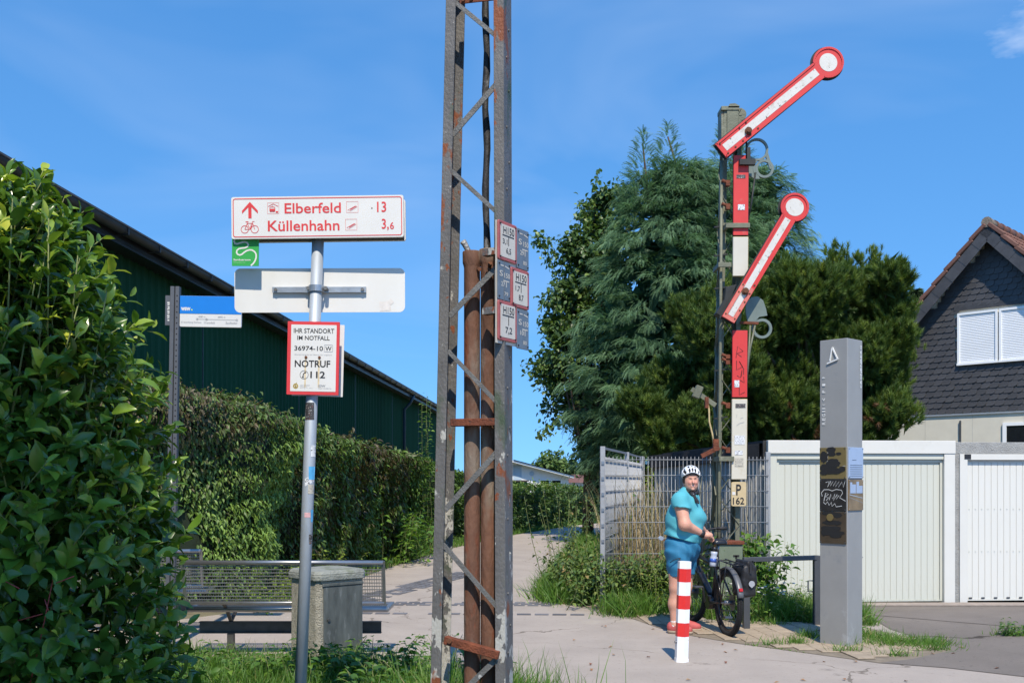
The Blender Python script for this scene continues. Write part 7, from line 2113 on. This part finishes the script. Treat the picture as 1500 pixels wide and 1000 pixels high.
# ---- mountain pine: needle tufts on clustered branch ends
def brush_tmpl(n=26):
    V, F = [], []
    for i in range(n):
        f = i/n; a = i*2.4; el = .35+.75*(1-f)
        b = np.array((f*.55, 0, 0)); d = np.array((math.cos(el), math.sin(el)*math.cos(a), math.sin(el)*math.sin(a)))
        s = np.array((0, -math.sin(a), math.cos(a)))*.05
        k = len(V); V += [b-s, b+s, b+d*.52]; F.append((k, k+1, k+2))
    return np.array(V), np.array(F)
BRUSH = brush_tmpl()
def pine():
    x, y = 6.35, 21.2
    t = thing('mountain_pine', 'broad dark green mountain pine with candle-like tips above the garages', 'tree', (x, y, 0), group='conifers behind the fence')
    limbs = []
    # branch clumps: ellipsoid lobes placed where the crown bulges
    s = F_PX/y
    lobes = []
    for px, py, r in ((1030, 500, .75), (985, 560, .6), (1010, 620, .6), (1060, 460, .7), (1110, 440, .75), (1160, 425, .75), (1215, 420, .7), (1265, 430, .65), (1285, 465, .5), (1240, 480, .8), (1180, 490, .8),
                      (1120, 520, .8), (1060, 560, .7), (1290, 530, .5), (1300, 560, .42), (1270, 560, .75), (1200, 560, .8), (1130, 600, .8), (1290, 610, .55), (1255, 640, .6), (1180, 640, .7), (1100, 655, .7), (960, 640, .5), (930, 600, .45), (1040, 640, .6), (1000, 470, .45), (1085, 420, .5), (1215, 395, .38), (1140, 395, .4), (1278, 400, .38), (1150, 470, .7), (1090, 490, .7), (1235, 525, .75), (1320, 500, .5), (1325, 535, .45), (1310, 590, .5), (1275, 620, .55), (1160, 555, .75), (1020, 560, .6), (1140, 445, .6), (1255, 455, .6), (1190, 440, .65), (975, 600, .5)):
        px = min(px, 1322-r*s); py = max(py, 402+r*s*.85)
        lobes.append((((px-CX)/s-x, random.uniform(-1.2, .4), EYE+(HY-py)/s, r)))
    for (a, b, c, r) in lobes: limbs.append(((0, 0, min(c*.55, 2.6)), (a, b, c), .055))
    trunk(t, [(0, 0, -.1), (.1, 0, 1.6), (.1, .1, 3.6), (0, .1, 5.0)], [.22, .18, .12, .04], 'bark', limbs)
    P_, A_, T_, L_ = [], [], [], []
    for (a, b, c, r) in lobes:
        k = int(720*r*r)+80
        d = rdir(k); d[:, 1] = np.where(rng.uniform(0, 1, k) < .7, -np.abs(d[:, 1]), d[:, 1]); d = unit(d)
        q = r*rng.uniform(.45, 1.02, k)[:, None]
        sc = np.array((1.05, .95, .85))
        P_.append(np.array((a, b, c))+d*q*sc); A_.append(unit(d*.55+Zup*.85+rng.normal(0, .25, (k, 3)))); T_.append(np.clip(rng.normal(.42, .16, k)+.22*(d[:, 2])*0+.1*bumpy(P_[-1], 3), 0, .95)); L_.append(rng.uniform(.16, .28, k))
    # upright candles along the top outline
    for (px, py) in ((1220, 375), (1228, 390), (1212, 388), (1275, 383), (1283, 395), (1268, 398), (1142, 392), (1150, 400), (1300, 412), (1185, 405), (1240, 400), (1110, 412), (1312, 440), (1322, 462), (1075, 425), (1170, 410), (1255, 392), (1326, 520), (1040, 440)):
        for k in range(40):
            f = random.random(); c = np.array(((px+random.gauss(0, 2.2+5*f)-CX)/s-x, -.2+random.gauss(0, .12), EYE+(HY-py-38*(1-f)+12)/s-.0))
            P_.append(c[None]); A_.append(unit(np.array([[random.gauss(0, .35), random.gauss(0, .35), 1]]))); T_.append(np.array([random.uniform(.4, .9)])); L_.append(np.array([random.uniform(.16, .24)]))
    # a few dead, rust coloured tufts
    for (px, py) in ((1270, 600), (1135, 605), (1140, 650), (1170, 640), (1185, 600), (1255, 615)):
        for k in range(4):
            P_.append(np.array([((px-CX)/s-x+random.gauss(0, .10), -1.15+random.gauss(0, .1), EYE+(HY-py)/s+random.gauss(0, .08))])); A_.append(rdir(1)); T_.append(np.array([1.0])); L_.append(np.array([.2]))
    P_, A_, T_, L_ = (np.concatenate(q) for q in (P_, A_, T_, L_))
    scatter('crown', BRUSH, P_, A_, rdir(len(P_)), L_, L_*1.0, T_, 'pine', t, 'stuff')
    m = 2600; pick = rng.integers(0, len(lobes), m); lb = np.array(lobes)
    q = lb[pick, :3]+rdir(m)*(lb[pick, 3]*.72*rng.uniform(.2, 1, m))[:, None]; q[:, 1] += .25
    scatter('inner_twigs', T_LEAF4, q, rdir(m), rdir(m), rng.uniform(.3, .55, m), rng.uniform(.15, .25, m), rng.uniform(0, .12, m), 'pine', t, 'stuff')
pine()

# ---- broadleaf trees
def broadleaf(name, label, x, y, lobes, m, leaf, dens, trunk_r, group=None, sprays=(), inner=1500, tint0=.45, limb_z=1.8):
    t = thing(name, label, 'tree', (x, y, 0), group=group)
    top = max(l[2] for l in lobes)
    trunk(t, [(0, 0, -.1), (.05, 0, top*.4), (.0, 0, top*.85)], [trunk_r, trunk_r*.7, trunk_r*.2], 'bark', [((0, 0, min(limb_z, l[2]*.6)), l[:3], trunk_r*.3) for l in lobes])
    P_, T_ = [], []; D_ = []
    for (a, b, c, r) in lobes:
        k = int(dens*r*r)
        nc = max(6, int(14*r*r)); cc = rdir(nc)*(r*rng.uniform(.35, 1.0, nc))[:, None]
        w = rng.integers(0, nc, k)
        pp = cc[w]+rng.normal(0, .24*min(1, r), (k, 3))
        P_.append(np.array((a, b, c))+pp); D_.append(unit(pp)); T_.append(np.clip(rng.normal(tint0, .2, k), 0, 1))
    mb = MB()
    for (p0, p1) in sprays:       # leafy twigs sticking out of the outline
        p0, p1 = np.array(p0), np.array(p1)
        mb.tube([tuple(p0), tuple((p0+p1)/2+np.array((0, 0, .05))), tuple(p1)], [.012, .008, .003], 5)
        k = 70; f = rng.uniform(.0, 1, k)[:, None]
        P_.append(p0+(p1-p0)*f+rng.normal(0, .09, (k, 3))); D_.append(unit(rng.normal(size=(k, 3)))); T_.append(rng.uniform(.3, .9, k))
    if sprays: tag(mb.build('twigs', 'bark_dark', t), kind='stuff')
    P_, D_, T_ = np.concatenate(P_), np.concatenate(D_), np.concatenate(T_)
    n = len(P_)
    L = leaf*rng.uniform(.7, 1.3, n)
    scatter('crown', T_LEAF6 if leaf > .12 else T_LEAF4, P_, D_*.5+rng.normal(0, .5, (n, 3))-Zup*.35, D_*.5+Zup*.7+rng.normal(0, .4, (n, 3)), L, L*rng.uniform(.6, .85, n), T_, m, t, 'stuff')
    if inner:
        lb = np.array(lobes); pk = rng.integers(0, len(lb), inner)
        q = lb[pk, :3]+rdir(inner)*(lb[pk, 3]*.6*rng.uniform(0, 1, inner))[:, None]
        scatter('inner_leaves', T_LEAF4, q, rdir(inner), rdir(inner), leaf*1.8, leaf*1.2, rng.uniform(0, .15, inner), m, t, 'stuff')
    return t
y = 27.6; s = F_PX/y; x0 = 2.1
lob = []
for px, py, r in ((880, 330, .55), (870, 400, .75), (845, 370, .5), (850, 450, .75), (830, 430, .5), (900, 480, .8), (840, 510, .75), (815, 545, .55), (880, 560, .85), (845, 590, .65), (882, 640, .65), (872, 670, .5), (890, 700, .5), (885, 290, .35), (915, 300, .4), (815, 480, .35), (900, 400, .6), (880, 725, .4), (905, 520, .7), (910, 600, .7), (900, 660, .6), (860, 480, .6), (895, 350, .5), (825, 500, .4), (905, 440, .6)):
    lob.append(((px-CX)/s-x0, random.uniform(-.7, .6), EYE+(HY-py)/s, r*1.2))
q = lambda px, py, d=0: ((px-CX)/s-x0, d, EYE+(HY-py)/s)
broadleaf('maple_tree', 'dark leafy maple at the left of the cypresses beside the path', x0, y, lob, 'broadleaf', .14, 1300, .17,
          sprays=[(q(870, 330), q(876, 250)), (q(895, 320), q(905, 265)), (q(845, 390), q(848, 310)), (q(835, 420), q(800, 345, -.2)), (q(830, 400), q(835, 345)), (q(800, 360), q(783, 345)), (q(815, 400), q(795, 360)), (q(815, 540), q(770, 535, -.3)), (q(820, 560), q(775, 550)), (q(820, 480), q(790, 460)), (q(820, 610), q(790, 640)), (q(915, 320), q(912, 270)), (q(860, 350), q(855, 290)), (q(830, 500), q(800, 500))], inner=5500, tint0=.42)
# far trees
def P3(px, py, D): return tuple(P(px, py, D))
D = 85.; s = F_PX/D
broadleaf('distant_tree', 'small bright green tree behind the distant white house', (815-CX)/s, D, [((px-815)/s, 0, EYE+(HY-py)/s, r) for px, py, r in ((800, 690, 1.3), (815, 683, 1.4), (832, 688, 1.2), (845, 696, .9), (790, 698, .9))], 'far_leaf', .34, 420, .2, inner=200, limb_z=1.)
D = 75.; s = F_PX/D
sp = thing('distant_spruce', 'tiny dark spruce tip between the pine and the slate house roof', 'tree', ((1342-CX)/s, D, 0))
H = EYE+(HY-424)/s
trunk(sp, [(0, 0, -.1), (0, 0, H*.95)], [.3, .04], 'bark_dark')
n = 5200; u = rng.uniform(.35, 1, n); a = rng.uniform(0, 6.28, n); w = (1-u)*5.2*(.75+.25*np.sin(u*95))*np.sqrt(rng.uniform(.4, 1, n))+.04
scatter('crown', T_LEAF4, np.stack([np.cos(a)*w, np.sin(a)*w, u*H], 1), np.stack([np.cos(a), np.sin(a), -.25+0*a], 1)+rng.normal(0, .2, (n, 3)), rng.normal(0, .3, (n, 3))+Zup, .55, .25, rng.uniform(0, 1, n), 'spruce_far', sp, 'stuff')
# unseen tree, added behind the viewer to shade the lower laurel and the verge
broadleaf('shade_tree', 'unseen leafy tree added behind the viewer on the left to shade the laurel', -2.55, -.6,
          [(a, b, c+1.25, r) for a, b, c, r in [(-.9, 0, 5.0, 1.3), (.3, .2, 5.3, 1.2), (.75, .1, 4.6, 1.0), (-1.8, .1, 4.4, 1.2), (.1, .2, 6.1, 1.0), (-.8, 0, 6.2, 1.0), (.9, .2, 5.6, .7), (-.3, 0, 3.9, 1.2), (-1.6, 0, 5.8, .9), (.6, .1, 3.6, 1.0), (-1.6, 0, 3.2, 1.1), (-.3, 0, 2.8, 1.0)]], 'broadleaf', .17, 1300, .16, inner=3000)
